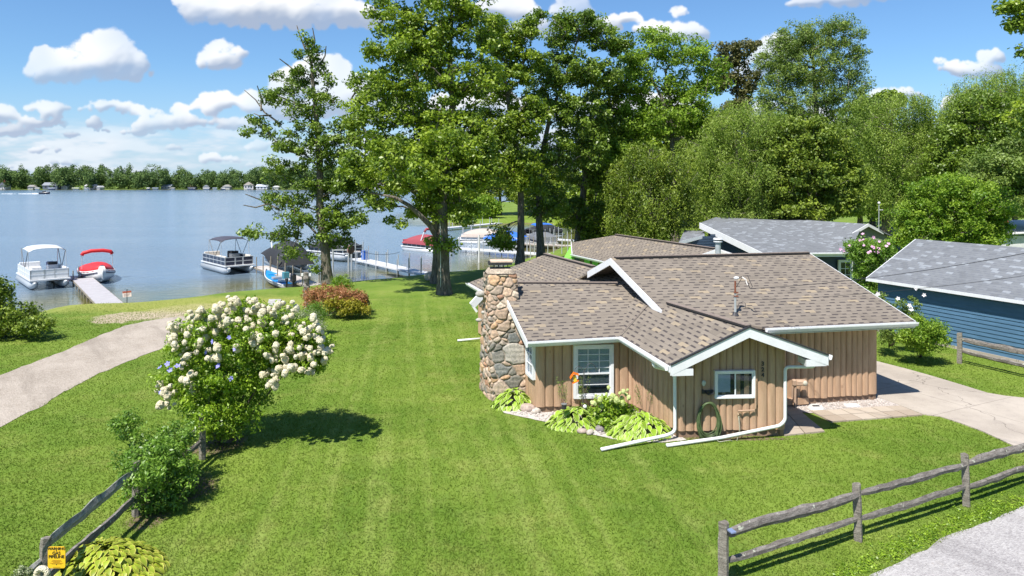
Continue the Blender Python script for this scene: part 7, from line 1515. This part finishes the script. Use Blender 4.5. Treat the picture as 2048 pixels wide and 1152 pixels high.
# ---- houses on the far shore
rg = np.random.default_rng(3)
FH = [(10, 373, 15, 14, (.8, .8, .8), (.12, .13, .16), 'white gabled house with a brick chimney at the left end of the far shore'), (66, 374, 12, 7, (.6, .62, .62), (.45, .42, .40), 'low pale cottage left of the long blue grey house on the far shore'), (105, 372, 34, 12, (.16, .20, .26), (.22, .24, .27), 'long blue grey house with two gables on the far shore'), (133, 374, 14, 8, (.7, .7, .7), (.25, .26, .28), 'small white house right of the blue grey one on the far shore'),
      (183, 373, 22, 8, (.66, .66, .66), (.42, .42, .45), 'white house with pale grey roof in the trees on the far shore'), (201, 375, 7, 6, (.8, .8, .8), (.6, .6, .6), 'tiny white gabled boathouse on the far shore'), (335, 374, 22, 9, (.35, .38, .40), (.32, .34, .36), 'grey low house with white door near the middle of the far shore'), (500, 372, 22, 14, (.75, .73, .72), (.42, .37, .32), 'tan roofed tall white house on the right of the far shore'), (526, 374, 26, 9, (.74, .76, .80), (.45, .48, .54), 'long white house with grey roof right of the tan roofed one'), (553, 375, 14, 6, (.8, .8, .8), (.7, .7, .7), 'small white garage at the right end of the visible far shore'), (385, 374, 16, 8, (.7, .55, .42), (.35, .2, .12), 'brownish cottage in the trees on the far shore'), (455, 374, 16, 8, (.72, .70, .62), (.4, .38, .34), 'cream cottage left of the tan roofed house on the far shore'), (415, 374, 12, 7, (.3, .33, .42), (.25, .27, .3), 'small dark blue house on the far shore'), (660, 373, 20, 9, (.75, .75, .8), (.4, .4, .45), 'white house on the far shore seen through the left oak'), (760, 373, 22, 9, (.72, .72, .8), (.3, .3, .36), 'white house on the far shore seen through the middle oak')]
for px, py, wpx, hpx, wc_, rc_, lab in FH:
    dl_ = float(np.interp((px - 1024) / F * 810, [-900, -560, -380, -200, -60, 120], [830, 800, 835, 800, 815, 780])) + 4 + (px * 7) % 13; c = PD(px, py, dl_); k = dl_ / F; w_, h_ = wpx * k * .85, hpx * k * .85; z0 = -.2; t = thing('shore_house', (c.x, c.y, z0), lab, 'house', 'houses on the far shore')
    zt = c.z + h_ * .15; wm = plain('wall_%d%d' % (px, py), [v * .62 for v in wc_], .7, .05); MB().box((c.x, c.y, (z0 + zt) / 2), (w_, 9, zt - z0)).build('wall', wm, t)
    m = MB(); ov = w_ * .55; zr_ = zt + h_ * .55
    if wpx > 17 and px != 500: vs = [(c.x - ov, c.y - 5.2, zt - .2), (c.x + ov, c.y - 5.2, zt - .2), (c.x + ov, c.y, zr_), (c.x - ov, c.y, zr_), (c.x - ov, c.y + 5.2, zt - .2), (c.x + ov, c.y + 5.2, zt - .2)]; fs = [(0, 1, 2, 3), (3, 2, 5, 4), (0, 3, 4), (1, 5, 2), (0, 4, 5, 1)]
    else: vs = [(c.x - ov, c.y - 5.2, zt - .2), (c.x, c.y - 5.2, zr_), (c.x + ov, c.y - 5.2, zt - .2), (c.x - ov, c.y + 5.2, zt - .2), (c.x, c.y + 5.2, zr_), (c.x + ov, c.y + 5.2, zt - .2)]; fs = [(0, 2, 1), (3, 4, 5), (0, 1, 4, 3), (1, 2, 5, 4), (0, 3, 5, 2)]
    m.add(vs, fs).build('roof', plain('roof_%d%d' % (px, py), rc_, .8, .05), t)
    for j in range(3): MB().box((c.x + (j - 1) * w_ * .3, c.y - 4.55, z0 + (zt - z0) * .55), (w_ * .12, .2, (zt - z0) * .35)).build('window', ROOMDARK, t)
    if px == 10: MB().box((c.x + 1.5, c.y - 2, zr_ + .6), (1.6, 1.6, 5)).build('chimney', brick_mat(), t)
for i, (px, wp_, lab) in enumerate([(75, 9, 'small covered boat on a lift left of the long blue house, far shore'), (104, 13, 'white canopied boat lift below the long blue house, far shore'), (152, 14, 'low pale boat lift near the middle left of the far shore'), (173, 11, 'white boat lift below the pale grey roof, far shore'), (297, 6, 'tiny white sail tent on the far shore'), (311, 12, 'white topped lift left of the grey low house, far shore'), (346, 8, 'small white boat right of the grey low house, far shore'), (384, 15, 'wide white boat lift below the brownish cottage, far shore'), (413, 13, 'blue white pontoon lift below the dark blue house, far shore'), (430, 9, 'small blue boat lift right of the dark blue house, far shore'), (447, 9, 'white lift below the cream cottage, far shore'), (498, 8, 'small white lift below the tan roofed house, far shore')]):
    Yd = 790; c = PD(px, 377, Yd); w_ = wp_ * Yd / F; t = thing('boat_lift', (c.x, Yd, LAKE), lab, 'boat lift', 'boat lifts on the far shore'); m = MB(); m.add([(c.x - w_ / 2, Yd - 2, 1.5), (c.x + w_ / 2, Yd - 2, 1.5), (c.x + w_ / 2, Yd, 2.1), (c.x - w_ / 2, Yd, 2.1), (c.x - w_ / 2, Yd + 2, 1.5), (c.x + w_ / 2, Yd + 2, 1.5)], [(0, 1, 2, 3), (3, 2, 5, 4), (0, 3, 4), (1, 5, 2), (0, 4, 5, 1)]); m.build('canopy', plain('far_canopy%d' % (i % 4), [(.7, .7, .7), (.35, .40, .5), (.5, .5, .48), (.2, .22, .3)][i % 4], .6), t); MB().box((c.x, Yd, .1), (w_ * .8, 2, 1.2)).build('boat_hull', plain('hull_mix%d' % (i % 3), [(.6, .6, .62), (.08, .10, .2), (.35, .36, .4)][i % 3], .5), t)
# speed boat with wake
Yd = F * 7.7 / (388 - H0); p = PZ(88, 388, LAKE); t = thing('speed_boat', (p.x, p.y, LAKE), 'dark speed boat running right across the lake near the far shore', 'boat'); L0 = Loc((p.x - 3.2, p.y, LAKE), .03); hull(t, L0, 7.5, 2.6, 1.25, NAVYP); m = MB(); lbox(m, L0, 2.2, 4.2, -.8, .8, 1.2, 2.1); m.build('windshield', DARK, t, bevel=.2)
m = MB(); rr = random.Random(1)
for k in range(70): u = rr.random(); m.ball((p.x - 4 - u * 45, p.y + rr.uniform(-1, 1) * (.6 + u), LAKE + .05), rr.uniform(.3, 1.0) * (1 - .6 * u), 6, 4, (2.2, 1, .3 if u > .1 else .6), .2)
o = m.build('wake', plain('foam', (.85, .87, .88), .6, .03)); tag(o, 'white foam wake behind the speed boat', 'wake', kind='stuff')
